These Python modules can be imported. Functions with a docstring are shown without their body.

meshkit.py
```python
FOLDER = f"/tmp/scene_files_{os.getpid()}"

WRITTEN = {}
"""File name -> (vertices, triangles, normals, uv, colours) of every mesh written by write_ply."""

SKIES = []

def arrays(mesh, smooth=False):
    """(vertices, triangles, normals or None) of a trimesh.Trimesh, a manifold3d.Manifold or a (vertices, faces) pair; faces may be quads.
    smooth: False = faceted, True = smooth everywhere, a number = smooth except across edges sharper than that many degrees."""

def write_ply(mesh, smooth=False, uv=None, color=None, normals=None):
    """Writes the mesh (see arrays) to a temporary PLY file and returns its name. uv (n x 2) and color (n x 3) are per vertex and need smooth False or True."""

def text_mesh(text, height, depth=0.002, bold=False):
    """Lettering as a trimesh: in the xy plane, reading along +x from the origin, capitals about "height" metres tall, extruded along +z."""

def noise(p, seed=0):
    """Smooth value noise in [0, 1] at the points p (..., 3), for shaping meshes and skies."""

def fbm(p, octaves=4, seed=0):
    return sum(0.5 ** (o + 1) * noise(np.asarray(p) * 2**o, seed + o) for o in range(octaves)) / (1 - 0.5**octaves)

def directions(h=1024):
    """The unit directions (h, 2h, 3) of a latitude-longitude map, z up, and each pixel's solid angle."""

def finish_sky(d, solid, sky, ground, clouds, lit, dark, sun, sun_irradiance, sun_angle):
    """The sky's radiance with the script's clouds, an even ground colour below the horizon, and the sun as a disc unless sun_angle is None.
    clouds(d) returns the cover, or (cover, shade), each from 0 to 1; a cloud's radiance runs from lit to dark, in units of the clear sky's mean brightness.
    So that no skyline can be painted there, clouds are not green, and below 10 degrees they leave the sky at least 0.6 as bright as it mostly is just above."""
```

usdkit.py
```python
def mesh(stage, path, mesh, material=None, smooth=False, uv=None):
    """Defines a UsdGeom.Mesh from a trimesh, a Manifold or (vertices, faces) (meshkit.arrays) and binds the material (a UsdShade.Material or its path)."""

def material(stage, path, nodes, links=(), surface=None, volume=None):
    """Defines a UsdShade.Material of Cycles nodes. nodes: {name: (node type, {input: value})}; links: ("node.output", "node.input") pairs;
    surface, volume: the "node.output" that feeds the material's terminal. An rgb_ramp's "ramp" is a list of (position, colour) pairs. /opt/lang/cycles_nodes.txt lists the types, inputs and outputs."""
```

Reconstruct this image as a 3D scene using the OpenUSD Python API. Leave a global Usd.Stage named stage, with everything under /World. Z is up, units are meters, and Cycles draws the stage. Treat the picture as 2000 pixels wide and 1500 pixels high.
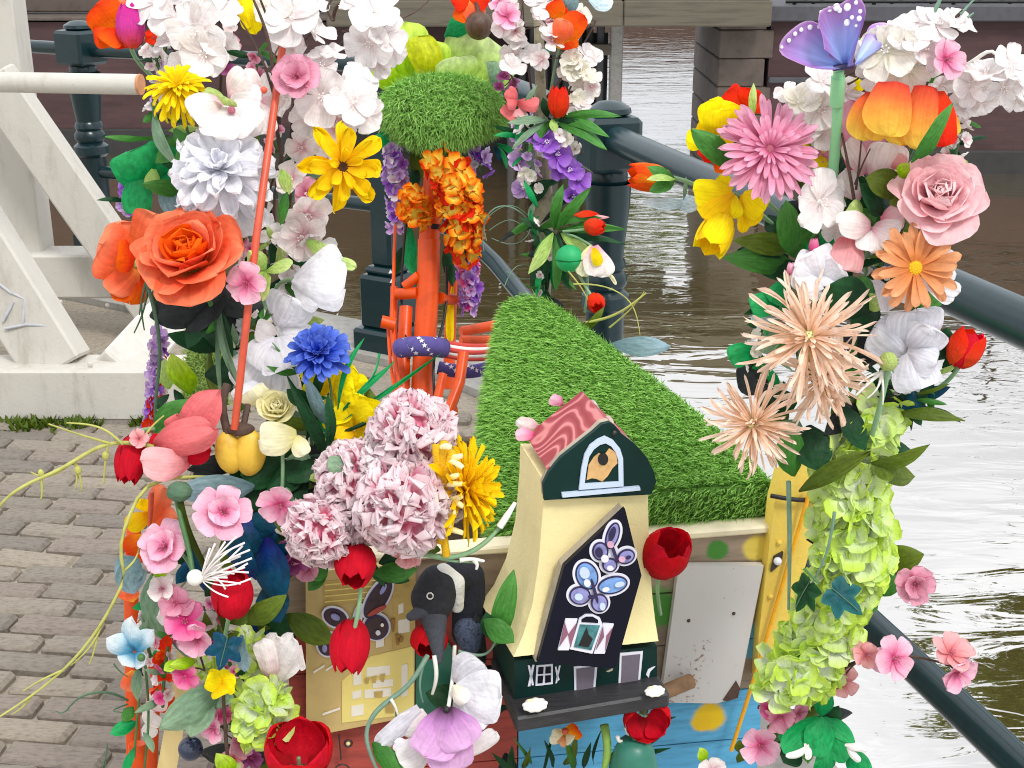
import math, random
import numpy as np, trimesh, usdkit, meshkit
from pxr import Usd, UsdGeom, UsdLux, UsdShade, Gf, Sdf, Vt
from shapely.geometry import Polygon, Point, LineString
from shapely import affinity
from shapely.ops import unary_union

random.seed(7); RNG = np.random.default_rng(7)
PI = math.pi
stage = Usd.Stage.CreateInMemory()
UsdGeom.SetStageUpAxis(stage, UsdGeom.Tokens.z); UsdGeom.SetStageMetersPerUnit(stage, 1.0)
world = UsdGeom.Xform.Define(stage, '/World'); stage.SetDefaultPrim(world.GetPrim())
UsdGeom.Scope.Define(stage, '/World/Looks')

# ---------------------------------------------------------------- camera, sky, sun
CAM_H, PITCH, FPX = 1.53, math.radians(19.5), 2600.0
cam = UsdGeom.Camera.Define(stage, '/World/camera')
cam.AddTranslateOp().Set((0, 0, CAM_H)); cam.AddRotateXOp().Set(90 - math.degrees(PITCH))
cam.CreateHorizontalApertureAttr(36.0); cam.CreateVerticalApertureAttr(27.0)
cam.CreateFocalLengthAttr(36.0 * FPX / 2000.0); cam.CreateClippingRangeAttr(Gf.Vec2f(0.05, 500))
cam.CreateExposureAttr(0.4)
SUN_AZ, SUN_EL = math.radians(150), math.radians(52)      # atan2(x, y) of the way to the sun
sun = UsdLux.DistantLight.Define(stage, '/World/sun')
sun.CreateIntensityAttr(0.4); sun.CreateAngleAttr(14.0); sun.CreateNormalizeAttr(True); sun.CreateColorAttr(Gf.Vec3f(1, 0.97, 0.93))
sun.AddRotateZOp().Set(-math.degrees(SUN_AZ)); sun.AddRotateXOp().Set(-(90 - math.degrees(SUN_EL)) )
sky = UsdLux.DomeLight.Define(stage, '/World/sky'); sky.GetPrim().SetCustomDataByKey('kind', 'structure')
sky_mat = usdkit.material(stage, '/World/Looks/overcast_sky', {
    't': ('sky_texture', {'sky_type': 'single_scattering', 'sun_disc': False, 'sun_elevation': SUN_EL, 'sun_rotation': SUN_AZ, 'altitude': 0.0}),
    'tc': ('texture_coordinate', {}),
    'map': ('mapping', {'scale': (1, 1, 2.2)}),
    'n': ('noise_texture', {'scale': 2.6, 'detail': 6, 'roughness': 0.55}),
    'r': ('rgb_ramp', {'ramp': [(0.3, (0.66, 0.67, 0.70)), (0.44, (0.84, 0.845, 0.86)), (0.56, (1.02, 1.02, 1.03)), (0.7, (1.16, 1.16, 1.15))]}),
    's': ('mix', {'mix_type': 'multiply', 'fac': 1.0, 'color2': (10.5, 10.6, 10.9)}),
    'm': ('mix', {'mix_type': 'mix', 'fac': 0.92}), 'sz': ('separate_xyz', {}), 'zr': ('map_range', {'from_min': 0.0, 'from_max': 1.0, 'to_min': 0.74, 'to_max': 1.42, 'clamp': True}), 'zm': ('mix', {'mix_type': 'multiply', 'fac': 1.0}),
    'b': ('background_shader', {'strength': 0.1})},
    [('tc.generated', 'map.vector'), ('map.vector', 'n.vector'), ('n.fac', 'r.fac'), ('r.color', 's.color1'), ('t.color', 'm.color1'), ('tc.generated', 'sz.vector'), ('sz.z', 'zr.value'), ('s.color', 'zm.color1'), ('zr.result', 'zm.color2'), ('zm.color', 'm.color2'), ('m.color', 'b.color')], surface='b.background')
UsdShade.MaterialBindingAPI.Apply(sky.GetPrim()).Bind(sky_mat)

# ---------------------------------------------------------------- pixel -> place
CT, ST = math.cos(PITCH), math.sin(PITCH)
CAM = np.array([0, 0, CAM_H]); RIGHT = np.array([1.0, 0, 0]); UP = np.array([0, ST, CT]); TOWARD = np.array([0, -CT, ST])
def ray(x, y):
    u, v = x - 1000.0, y - 750.0
    return np.array([u, FPX * CT - v * ST, -FPX * ST - v * CT])
def W(x, y, d):                       # the point seen at pixel (x, y) that lies d metres ahead
    r = ray(x, y); return CAM + r * (d / r[1])
def S(y, d):                          # metres per pixel there
    return d / (FPX * CT - (y - 750.0) * ST)
def G(x, y, z=0.0):                   # the point seen at that pixel at height z
    r = ray(x, y); return CAM + r * ((z - CAM_H) / r[2])
def unit(a):
    a = np.asarray(a, float); return a / (np.linalg.norm(a) + 1e-12)
def cdir(a): return unit(a[0] * RIGHT + a[1] * UP + a[2] * TOWARD)
def lin(*c):
    c = np.array(c, float) / 255.0
    return tuple(np.where(c <= 0.04045, c / 12.92, ((c + 0.055) / 1.055) ** 2.4))

# ---------------------------------------------------------------- prims
COUNT, LABELS = {}, {}
def numbered(parent, name):
    k = COUNT.get((parent, name), -1) + 1; COUNT[(parent, name)] = k
    return f'{parent}/{name}' if k == 0 else f'{parent}/{name}_{k:03d}'
class Thing:
    def __init__(s, name, label=None, cat=None, loc=(0, 0, 0), R=None, group=None, kind=None):
        s.path = numbered('/World', name); s.t = np.asarray(loc, float); s.R = np.eye(3) if R is None else R
        x = UsdGeom.Xform.Define(stage, s.path); s.prim = x.GetPrim()
        m = np.eye(4); m[:3, :3] = s.R.T; m[3, :3] = s.t
        x.AddTransformOp().Set(Gf.Matrix4d(m.tolist()))
        tag(s.prim, label, cat, group, kind)
    def add(s, part, geo, mat, uv=None, smooth=True, parent=None, local=False, label=None, kind=None):
        v, f = geo[0], geo[1]
        v = np.asarray(v, float)
        if not local: v = (v - s.t) @ s.R
        p = numbered(parent or s.path, part)
        m = usdkit.mesh(stage, p, (v, f), mat, smooth=smooth, uv=uv)
        if label: m.GetPrim().SetCustomDataByKey('label', label)
        if kind: m.GetPrim().SetCustomDataByKey('kind', kind)
        return p
def tag(p, label=None, cat=None, group=None, kind=None):
    if label:
        assert label not in LABELS or group, label
        n = len(label.split()); assert 4 <= n <= 16, (n, label)
        LABELS[label] = 1
    for k, v in (('label', label), ('category', cat), ('group', group), ('kind', kind)):
        if v: p.SetCustomDataByKey(k, v)
def struct(name, geo, mat, smooth=False, label=None, uv=None):
    p = numbered('/World', name); m = usdkit.mesh(stage, p, geo, mat, smooth=smooth, uv=uv); tag(m.GetPrim(), label, None, None, 'structure'); return p

# ---------------------------------------------------------------- materials
def mat(name, nodes, links, surface): return usdkit.material(stage, '/World/Looks/' + name, nodes, links, surface=surface)
def plain(name, col, rough=0.6, var=0.12, scale=30.0, bump=0.0, spec=0.5, metal=0.0, stretch=(1, 1, 1), dark=None, coat=0.0):
    dark = dark or tuple(c * (1 - 2.2 * var) for c in col)
    nodes = {'g': ('texture_coordinate', {}), 'mp': ('mapping', {'scale': stretch}), 'n': ('noise_texture', {'scale': scale, 'detail': 6, 'roughness': 0.6}),
             'r': ('rgb_ramp', {'ramp': [(0.25, dark), (0.5, col), (0.8, tuple(min(1, c * (1 + var)) for c in col))]}),
             'p': ('principled_bsdf', {'roughness': rough, 'metallic': metal, 'specular_ior_level': spec, 'coat_weight': coat, 'coat_roughness': 0.15})}
    links = [('g.object', 'mp.vector'), ('mp.vector', 'n.vector'), ('n.fac', 'r.fac'), ('r.color', 'p.base_color')]
    if bump:
        nodes['b'] = ('bump', {'strength': bump, 'distance': 0.01}); links += [('n.fac', 'b.height'), ('b.normal', 'p.normal')]
    return mat(name, nodes, links, 'p.BSDF')
def petal_mat(name, stops, rough=0.8, tl=0.25, vein=0.16, vs=(16, 1.4), var=0.10, sat=1.06, crumple=0.45):
    """stops: colours along the petal from its base (0) to its tip (1); fine veins run along it, the cloth is a little crumpled and blotchy, every petal differs in tone."""
    nodes = {'tc': ('texture_coordinate', {}), 'sep': ('separate_xyz', {}), 'r': ('rgb_ramp', {'ramp': stops}), 'g': ('geometry', {}),
             'mp': ('mapping', {'scale': (vs[0], vs[1], 1)}), 'n': ('noise_texture', {'scale': 1.0, 'detail': 2, 'roughness': 0.6}), 'bl': ('noise_texture', {'scale': 70.0, 'detail': 2, 'roughness': 0.6}),
             'nr': ('map_range', {'from_min': 0.3, 'from_max': 0.7, 'to_min': 1 - vein, 'to_max': 1 + vein * 0.4}), 'br': ('map_range', {'from_min': 0.3, 'from_max': 0.7, 'to_min': 0.9, 'to_max': 1.06}),
             'oi': ('object_info', {}), 'or': ('map_range', {'from_min': 0, 'from_max': 1, 'to_min': 1 - var, 'to_max': 1 + var * 0.5}),
             'mu': ('math', {'math_type': 'multiply'}), 'm2': ('math', {'math_type': 'multiply'}), 'h': ('hsv', {'fac': 1.0, 'saturation': sat}),
             'p': ('principled_bsdf', {'roughness': rough, 'specular_ior_level': 0.25})}
    links = [('tc.UV', 'sep.vector'), ('sep.y', 'r.fac'), ('tc.UV', 'mp.vector'), ('mp.vector', 'n.vector'), ('n.fac', 'nr.value'), ('oi.random', 'or.value'), ('g.position', 'bl.vector'), ('bl.fac', 'br.value'),
             ('nr.result', 'mu.value1'), ('or.result', 'mu.value2'), ('mu.value', 'm2.value1'), ('br.result', 'm2.value2'), ('m2.value', 'h.value'), ('r.color', 'h.color'), ('h.color', 'p.base_color')]
    if crumple:
        nodes['b'] = ('bump', {'strength': crumple, 'distance': 0.006}); links += [('bl.fac', 'b.height'), ('b.normal', 'p.normal')]
    if not tl: return mat(name, nodes, links, 'p.BSDF')
    nodes['t'] = ('translucent_bsdf', {}); nodes['m'] = ('mix_closure', {'fac': tl})
    return mat(name, nodes, links + [('h.color', 't.color'), ('p.BSDF', 'm.closure1'), ('t.BSDF', 'm.closure2')], 'm.closure')
M = {}
def pm(name, *cols, **k):
    n = len(cols); M[name] = petal_mat(name, [(i / max(1, n - 1), lin(*c)) for i, c in enumerate(cols)] if n > 1 else [(0, lin(*cols[0])), (1, lin(*cols[0]))], **k)

# ---------------------------------------------------------------- shapes
def grid(nu, nv):
    i, j = np.meshgrid(np.arange(nv - 1), np.arange(nu - 1), indexing='ij'); a = (i * nu + j).ravel()
    return np.vstack([np.stack([a, a + 1, a + nu + 1], 1), np.stack([a, a + nu + 1, a + nu], 1)])
def TIPS(n): s = np.linspace(0, 1, n); return 0.35 * s + 0.65 * np.sin(PI / 2 * s)
def width(v, m=0.55, b=0.3, t=2.0, k=0.6):
    s = np.clip((v - m) / (1 - m), 0, 1)
    return np.where(v < m, b + (1 - b) * np.sin(PI / 2 * np.clip(v / m, 0, 1)), np.maximum(np.cos(PI / 2 * s ** t), 0) ** k)
def petal(L, Wd, a0=0.2, a1=0.0, a2=0.0, cup=0.0, ruf=0.0, nr=2.0, m=0.6, b=0.3, t=2.2, k=0.55, nu=6, nv=7, r0=0.0, z0=0.0, phi=0.0, tw=0.0, jag=0.0, fold=0.0, warp=0.14, frill=0.0):
    """A petal in the flower's frame (axis z): elevation a0 + a1 v + a2 v2 along its length, cupped, folded and ruffled across it."""
    v = TIPS(nv + 2); nv = nv + 2; u = np.sin(np.linspace(-1, 1, nu) * 1.25) / math.sin(1.25)
    a = a0 + a1 * v + a2 * v * v; h = L * np.diff(v)
    am = (a[1:] + a[:-1]) / 2
    r = r0 + np.concatenate([[0], np.cumsum(np.cos(am) * h)]); z = z0 + np.concatenate([[0], np.cumsum(np.sin(am) * h)])
    w = width(v, m, b, t, k) * Wd / 2; w[-1] = max(w[-1], Wd * 0.02)
    U, V = np.meshgrid(u, v)
    ph = random.random() * 6.28
    off = cup * w[:, None] * U ** 2 + fold * w[:, None] * np.abs(U) + ruf * L * V ** 1.5 * np.sin(nr * PI * U + ph) + ruf * 0.5 * L * np.sin(5 * V + ph) * V
    sd_ = random.random() * 90; off = off + warp * L * (meshkit.noise(np.stack([U * 1.5 + sd_, V * 2.2 + sd_, 0 * U + sd_], -1)) - 0.5) * (0.3 + V)
    if frill: off = off + frill * L * V ** 4 * (np.sin(U * 7.5 + ph) * 0.6 + np.sin(U * 12 + 2 * ph) * 0.5)
    if jag: r = r[:, None] + jag * L * V ** 4 * np.sin(nr * 2.3 * PI * U + ph * 2)
    else: r = r[:, None] + 0 * U
    q_ = random.random() * 60; w2 = w[:, None] * (1 + 0.32 * (meshkit.noise(np.stack([V * 2.6 + q_, np.sign(U) * 5 + q_, 0 * U], -1)) - 0.5))
    X = r - np.sin(a)[:, None] * off; Z = z[:, None] + np.cos(a)[:, None] * off; Y = U * w2 + tw * off * V + random.gauss(0, 0.05) * L * V ** 2
    P = np.stack([X, Y, Z], -1).reshape(-1, 3)
    c, s = math.cos(phi), math.sin(phi)
    P = P @ np.array([[c, s, 0], [-s, c, 0], [0, 0, 1]])
    return P, grid(nu, nv), np.stack([(U.ravel() + 1) / 2, V.ravel()], 1)
def cat(parts):
    vs, fs, us, n = [], [], [], 0
    for p in parts:
        vs.append(p[0]); fs.append(np.asarray(p[1]) + n); n += len(p[0])
        us.append(p[2] if len(p) > 2 else np.full((len(p[0]), 2), 0.5))
    return np.vstack(vs), np.vstack(fs), np.vstack(us)
def tube(pts, rad, sides=6, cap=True, n=None):
    p = np.asarray(pts, float)
    if n: p = spline(p, n)
    r = np.broadcast_to(np.asarray(rad, float), (len(p),)) if np.ndim(rad) == 0 or len(np.atleast_1d(rad)) == len(p) else np.interp(np.linspace(0, 1, len(p)), np.linspace(0, 1, len(rad)), rad)
    t = np.gradient(p, axis=0); t /= np.linalg.norm(t, axis=1, keepdims=True) + 1e-12
    ref = np.array([0.31, 0.2, 0.93]) if abs(unit(p[-1] - p[0])[2]) < 0.9 else np.array([1.0, 0.1, 0.05])
    a = np.cross(t, ref); a /= np.linalg.norm(a, axis=1, keepdims=True) + 1e-12; b = np.cross(t, a)
    g = np.arange(sides) * 2 * PI / sides
    v = (p[:, None] + r[:, None, None] * (np.cos(g)[None, :, None] * a[:, None] + np.sin(g)[None, :, None] * b[:, None])).reshape(-1, 3)
    i, j = np.meshgrid(np.arange(len(p) - 1), np.arange(sides), indexing='ij'); i, j = i.ravel(), j.ravel(); j2 = (j + 1) % sides
    f = np.vstack([np.stack([i * sides + j, (i + 1) * sides + j2, i * sides + j2], 1), np.stack([i * sides + j, (i + 1) * sides + j, (i + 1) * sides + j2], 1)])
    uv = np.stack([np.tile(g / (2 * PI), len(p)), np.repeat(np.linspace(0, 1, len(p)), sides)], 1)
    if cap:
        k = len(v); v = np.vstack([v, p[0], p[-1]]); uv = np.vstack([uv, [0.5, 0], [0.5, 1]]); q = np.arange(sides); q2 = (q + 1) % sides
        f = np.vstack([f, np.stack([np.full(sides, k), q, q2], 1), np.stack([np.full(sides, k + 1), (len(p) - 1) * sides + q2, (len(p) - 1) * sides + q], 1)])
    return v, f, uv
def spline(p, n):
    p = np.asarray(p, float)
    if len(p) < 3: return p[0] + (p[-1] - p[0]) * np.linspace(0, 1, n)[:, None]
    from scipy.interpolate import CubicSpline
    s = np.concatenate([[0], np.cumsum(np.linalg.norm(np.diff(p, axis=0), axis=1))]); return CubicSpline(s, p, bc_type='natural')(np.linspace(0, s[-1], n))
def ball(c, r, n=2, sq=(1, 1, 1), R=None, noise=0.0, ns=6.0, seed=0):
    m = trimesh.creation.icosphere(subdivisions=n); v = np.array(m.vertices)
    if noise: v = v * (1 + noise * (meshkit.fbm(v * ns * 0.3 + 7 + seed, 3)[:, None] - 0.5) * 2)
    uv = np.stack([np.arctan2(v[:, 1], v[:, 0]) / 6.283 + 0.5, v[:, 2] / 2 + 0.5], 1)
    v = v * r * np.asarray(sq)
    if R is not None: v = v @ np.asarray(R).T
    return v + np.asarray(c), np.array(m.faces), uv
def box(c, size, bev=0.0, R=None):
    sx, sy, sz = np.asarray(size, float) / 2
    if bev <= 0: m = trimesh.creation.box(extents=size); v, f = np.array(m.vertices), np.array(m.faces)
    else:
        b = min(bev, 0.45 * min(2 * sx, 2 * sy, 2 * sz))
        pts = [(i * (sx - b * (k != 0)), j * (sy - b * (k != 1)), l * (sz - b * (k != 2))) for i in (-1, 1) for j in (-1, 1) for l in (-1, 1) for k in range(3)]
        m = trimesh.convex.convex_hull(np.array(pts)); v, f = np.array(m.vertices), np.array(m.faces)
    if R is not None: v = v @ np.asarray(R).T
    return v + np.asarray(c), f
def rotz(a): c, s = math.cos(a), math.sin(a); return np.array([[c, -s, 0], [s, c, 0], [0, 0, 1.0]])
def lathe(prof, c=(0, 0, 0), n=20):
    p = np.asarray(prof, float); g = np.arange(n) * 2 * PI / n
    v = np.stack([p[:, None, 0] * np.cos(g), p[:, None, 0] * np.sin(g), np.repeat(p[:, 1:2], n, 1)], -1).reshape(-1, 3) + np.asarray(c)
    i, j = np.meshgrid(np.arange(len(p) - 1), np.arange(n), indexing='ij'); i, j = i.ravel(), j.ravel(); j2 = (j + 1) % n
    return v, np.vstack([np.stack([i * n + j, i * n + j2, (i + 1) * n + j2], 1), np.stack([i * n + j, (i + 1) * n + j2, (i + 1) * n + j], 1)])
def bar(p0, p1, w, h, upv=(0, 0, 1), bev=0.004):      # a squared beam from p0 to p1
    p0, p1 = np.asarray(p0, float), np.asarray(p1, float); x = unit(p1 - p0); y = unit(np.cross(upv, x)); z = np.cross(x, y)
    return box((p0 + p1) / 2, (np.linalg.norm(p1 - p0), w, h), bev, np.stack([x, y, z], 1))
def hull(spheres, n=2, refine=0):
    pts = np.vstack([ball(c, r, n)[0] for c, r in spheres]); m = trimesh.convex.convex_hull(pts); return np.array(m.vertices), np.array(m.faces)

class Frame:
    """An upright plane (a panel, a facade): ex along it, n out of it towards the viewer."""
    def __init__(s, O, ang): s.O = np.asarray(O, float); s.ex = np.array([math.cos(ang), math.sin(ang), 0]); s.n = np.array([math.sin(ang), -math.cos(ang), 0]); s.ez = np.array([0, 0, 1.0])
    def ab(s, x, y, off=0.0):
        r = ray(x, y); t = ((s.O + s.n * off - CAM) @ s.n) / (r @ s.n); q = CAM + r * t - s.O; return (q @ s.ex, q[2])
    def pt(s, x, y, off=0.0):
        a, b = s.ab(x, y, off); return s.O + s.ex * a + s.ez * b + s.n * off
    def poly(s, px, off): return Polygon([s.ab(x, y, off) for x, y in px])
    def solid(s, poly, off, th):
        """the polygon (plane coordinates) as a board whose face lies off in front of the plane"""
        out = []
        for g in getattr(poly, 'geoms', [poly]):
            m = trimesh.creation.extrude_polygon(g, th, engine='earcut'); v = np.array(m.vertices)
            out.append((s.O + v[:, :1] * s.ex + v[:, 1:2] * s.ez + (off - th + v[:, 2:3]) * s.n, np.array(m.faces)[:, ::-1] if False else np.array(m.faces)))
        v, f, _ = cat(out); return v, f
    def slab(s, px, off, th): return s.solid(s.poly(px, off), off, th)

def leafgeo(x0, y0, x1, y1, Wpx, d0, d1=None, bulge=0.12, cup=0.15, fold=0.15, tilt=0.0, nu=5, nv=8, m=0.45, b=0.12, t=1.3, k=0.9, ruf=0.0, nr=2.0, sag=None, warp=0.1):
    """A leaf or petal laid from one seen point to another, its face to the viewer more or less."""
    d1 = d0 if d1 is None else d1
    p0, p1 = W(x0, y0, d0), W(x1, y1, d1); ax = p1 - p0; L = np.linalg.norm(ax); ax = ax / L
    nrm = unit(TOWARD - ax * (TOWARD @ ax)); sd = np.cross(nrm, ax)
    nrm, sd = nrm * math.cos(tilt) + sd * math.sin(tilt), sd * math.cos(tilt) - nrm * math.sin(tilt)
    Wd = Wpx * (S(y0, d0) + S(y1, d1)) / 2
    nv += 2; v = TIPS(nv); u = np.linspace(-1, 1, nu); U, V = np.meshgrid(u, v); w = (width(v, m, b, t, k) * Wd / 2)[:, None]; w[-1] = np.maximum(w[-1], Wd * 0.02)
    ph = random.random() * 6.28
    off = bulge * L * np.sin(PI * V) - cup * w * U ** 2 - fold * w * np.abs(U) + ruf * L * V * np.sin(nr * PI * U + ph) + ruf * 0.4 * L * np.sin(6 * V + ph) * U
    sd_ = random.random() * 90; off = off + warp * L * (meshkit.noise(np.stack([U * 1.4 + sd_, V * 2.4 + sd_, 0 * U + sd_], -1)) - 0.5)
    q_ = random.random() * 60; w = w * (1 + 0.3 * (meshkit.noise(np.stack([V * 2.6 + q_, np.sign(U) * 5 + q_, 0 * U], -1)) - 0.5))
    P = p0 + (V[..., None] * L) * ax + (U * w + random.gauss(0, 0.035) * L * np.sin(PI * V))[..., None] * sd + off[..., None] * nrm
    if sag is not None: P = P + np.array([0, 0, -1.0]) * (sag * L * V ** 2)[..., None]
    return P.reshape(-1, 3), grid(nu, nv), np.stack([(U.ravel() + 1) / 2, V.ravel()], 1)

def orient(axis, roll=0.0):
    z = cdir(axis); x = unit(np.cross(UP if abs(z @ UP) < 0.95 else RIGHT, z)); y = np.cross(z, x)
    c, s = math.cos(roll), math.sin(roll); return np.stack([x * c + y * s, y * c - x * s, z], 1)
def rj(a, s): return a * (1 + random.uniform(-s, s))

# ---------------------------------------------------------------- materials used
def weathered(name, base, dirt, flake, rough=0.6, th=0.86):
    return mat(name, {'g': ('texture_coordinate', {}), 'mp': ('mapping', {'scale': (1, 1, 0.25)}), 'n': ('noise_texture', {'scale': 11.0, 'detail': 7, 'roughness': 0.7}), 'n2': ('noise_texture', {'scale': 46.0, 'detail': 6, 'roughness': 0.75}), 'n3': ('noise_texture', {'scale': 2.5, 'detail': 3}),
        'r': ('rgb_ramp', {'ramp': [(0.22, dirt), (0.46, base), (0.75, tuple(min(1, c * 1.07) for c in base))]}), 'f': ('rgb_ramp', {'ramp': [(th, (0, 0, 0)), (th + 0.05, (1, 1, 1))]}), 'a': ('math', {'math_type': 'multiply_add', 'value2': 0.35}), 'x': ('mix', {'mix_type': 'mix', 'color2': flake}), 'b': ('bump', {'strength': 0.3, 'distance': 0.006}), 'p': ('principled_bsdf', {'roughness': rough})},
        [('g.object', 'mp.vector'), ('mp.vector', 'n.vector'), ('g.object', 'n2.vector'), ('g.object', 'n3.vector'), ('n.fac', 'r.fac'), ('n3.fac', 'a.value1'), ('n2.fac', 'a.value3'), ('a.value', 'f.fac'), ('f.color', 'x.fac'), ('r.color', 'x.color1'), ('x.color', 'p.base_color'), ('n2.fac', 'b.height'), ('b.normal', 'p.normal')], 'p.BSDF')
M['white_paint'] = weathered('white_timber_paint', lin(190, 186, 176), lin(158, 152, 138), lin(128, 118, 100))
M['white_flake'] = plain('weathered_white_paint', lin(200, 195, 186), 0.6, 0.10, 14.0, 0.2)
M['rail'] = plain('dark_green_iron_paint', lin(12, 36, 40), 0.26, 0.15, 40.0, 0.04, 0.4, coat=0.12)
M['stone'] = plain('quay_stone', lin(150, 147, 140), 0.85, 0.14, 26.0, 0.3)
M['grey_board'] = plain('grey_timber', lin(92, 86, 72), 0.85, 0.2, 5.0, 0.4, stretch=(0.4, 1, 5))
M['dark_board'] = plain('wet_dark_timber', lin(38, 36, 34), 0.7, 0.2, 8.0, 0.3)
M['wall_stone'] = plain('abutment_stone', lin(86, 76, 68), 0.85, 0.2, 7.0, 0.4)
M['cap_stone'] = plain('coping_bluestone', lin(66, 66, 70), 0.6, 0.15, 9.0, 0.2)
M['moss'] = plain('moss_green', lin(62, 66, 30), 0.95, 0.3, 60.0, 0.8)
M['soil'] = plain('joint_sand', lin(150, 140, 124), 0.95, 0.2, 60.0, 0.5)
for k, c in enumerate([(124, 116, 104), (134, 125, 112), (116, 109, 99), (142, 132, 117), (128, 117, 106)]):
    M[f'brick{k}'] = plain(f'street_brick_{"abcde"[k]}', lin(*c), 0.8, 0.2, 55.0, 0.5, stretch=(1, 2.5, 1))
M['far_brick'] = mat('far_brickwork', {
    'g': ('texture_coordinate', {}), 'sx': ('separate_xyz', {}), 'cx': ('combine_xyz', {}),
    'b': ('brick_texture', {'color1': lin(68, 46, 46), 'color2': lin(75, 52, 50), 'mortar': lin(66, 48, 48), 'scale': 1.0, 'mortar_size': 0.006, 'mortar_smooth': 0.4, 'brick_width': 0.21, 'row_height': 0.065}),
    'mp': ('mapping', {'scale': (0.5, 1, 3.0)}), 'n': ('noise_texture', {'scale': 1.4, 'detail': 8, 'roughness': 0.65}), 'r': ('rgb_ramp', {'ramp': [(0.25, (0.5, 0.5, 0.5)), (0.55, (0.95, 0.93, 0.92)), (0.85, (1.3, 1.25, 1.25))]}),
    'x': ('mix', {'mix_type': 'multiply', 'fac': 1.0}), 'bp': ('bump', {'strength': 0.5, 'distance': 0.02}), 'p': ('principled_bsdf', {'roughness': 0.85})},
    [('g.object', 'sx.vector'), ('sx.x', 'cx.x'), ('sx.z', 'cx.y'), ('cx.vector', 'b.vector'), ('g.object', 'mp.vector'), ('mp.vector', 'n.vector'), ('n.fac', 'r.fac'), ('b.color', 'x.color1'), ('r.color', 'x.color2'), ('x.color', 'p.base_color'), ('n.fac', 'bp.height'), ('bp.normal', 'p.normal')], 'p.BSDF')
M['water'] = mat('canal_water', {
    'g': ('geometry', {}), 'mp': ('mapping', {'scale': (0.55, 1.5, 1.0), 'rotation': (0, 0, 0.12)}), 'mp2': ('mapping', {'scale': (0.3, 0.7, 1.0), 'rotation': (0, 0, 0.3)}),
    'n': ('noise_texture', {'scale': 3.4, 'detail': 3, 'roughness': 0.5, 'distortion': 0.7}), 'n2': ('noise_texture', {'scale': 2.0, 'detail': 2, 'roughness': 0.5, 'distortion': 0.5}),
    'a': ('math', {'math_type': 'multiply_add', 'value2': 0.4}), 'b': ('bump', {'strength': 0.3, 'distance': 0.05}), 'f': ('fresnel', {'IOR': 3.6}), 'fm': ('map_range', {'from_min': 0.1, 'from_max': 0.45, 'to_min': 0.30, 'to_max': 0.82, 'clamp': True}),
    'p': ('diffuse_bsdf', {'color': lin(58, 50, 26)}), 'gl': ('glossy_bsdf', {'color': (0.97, 0.97, 0.97), 'roughness': 0.02}), 'm': ('mix_closure', {})},
    [('g.position', 'mp.vector'), ('g.position', 'mp2.vector'), ('mp.vector', 'n.vector'), ('mp2.vector', 'n2.vector'), ('n.fac', 'a.value1'), ('n2.fac', 'a.value3'), ('a.value', 'b.height'), ('b.normal', 'gl.normal'), ('b.normal', 'f.normal'), ('f.fac', 'fm.value'), ('fm.result', 'm.fac'), ('p.BSDF', 'm.closure1'), ('gl.BSDF', 'm.closure2')], 'm.closure')
M['frame_orange'] = plain('orange_frame_paint', lin(216, 76, 8), 0.4, 0.14, 26.0, 0.08, 0.35, coat=0.1)
M['rod'] = plain('orange_red_rod', lin(205, 84, 56), 0.4, 0.1, 40.0)
M['black'] = plain('black_plastic', lin(24, 24, 26), 0.5, 0.15, 40.0)
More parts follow.
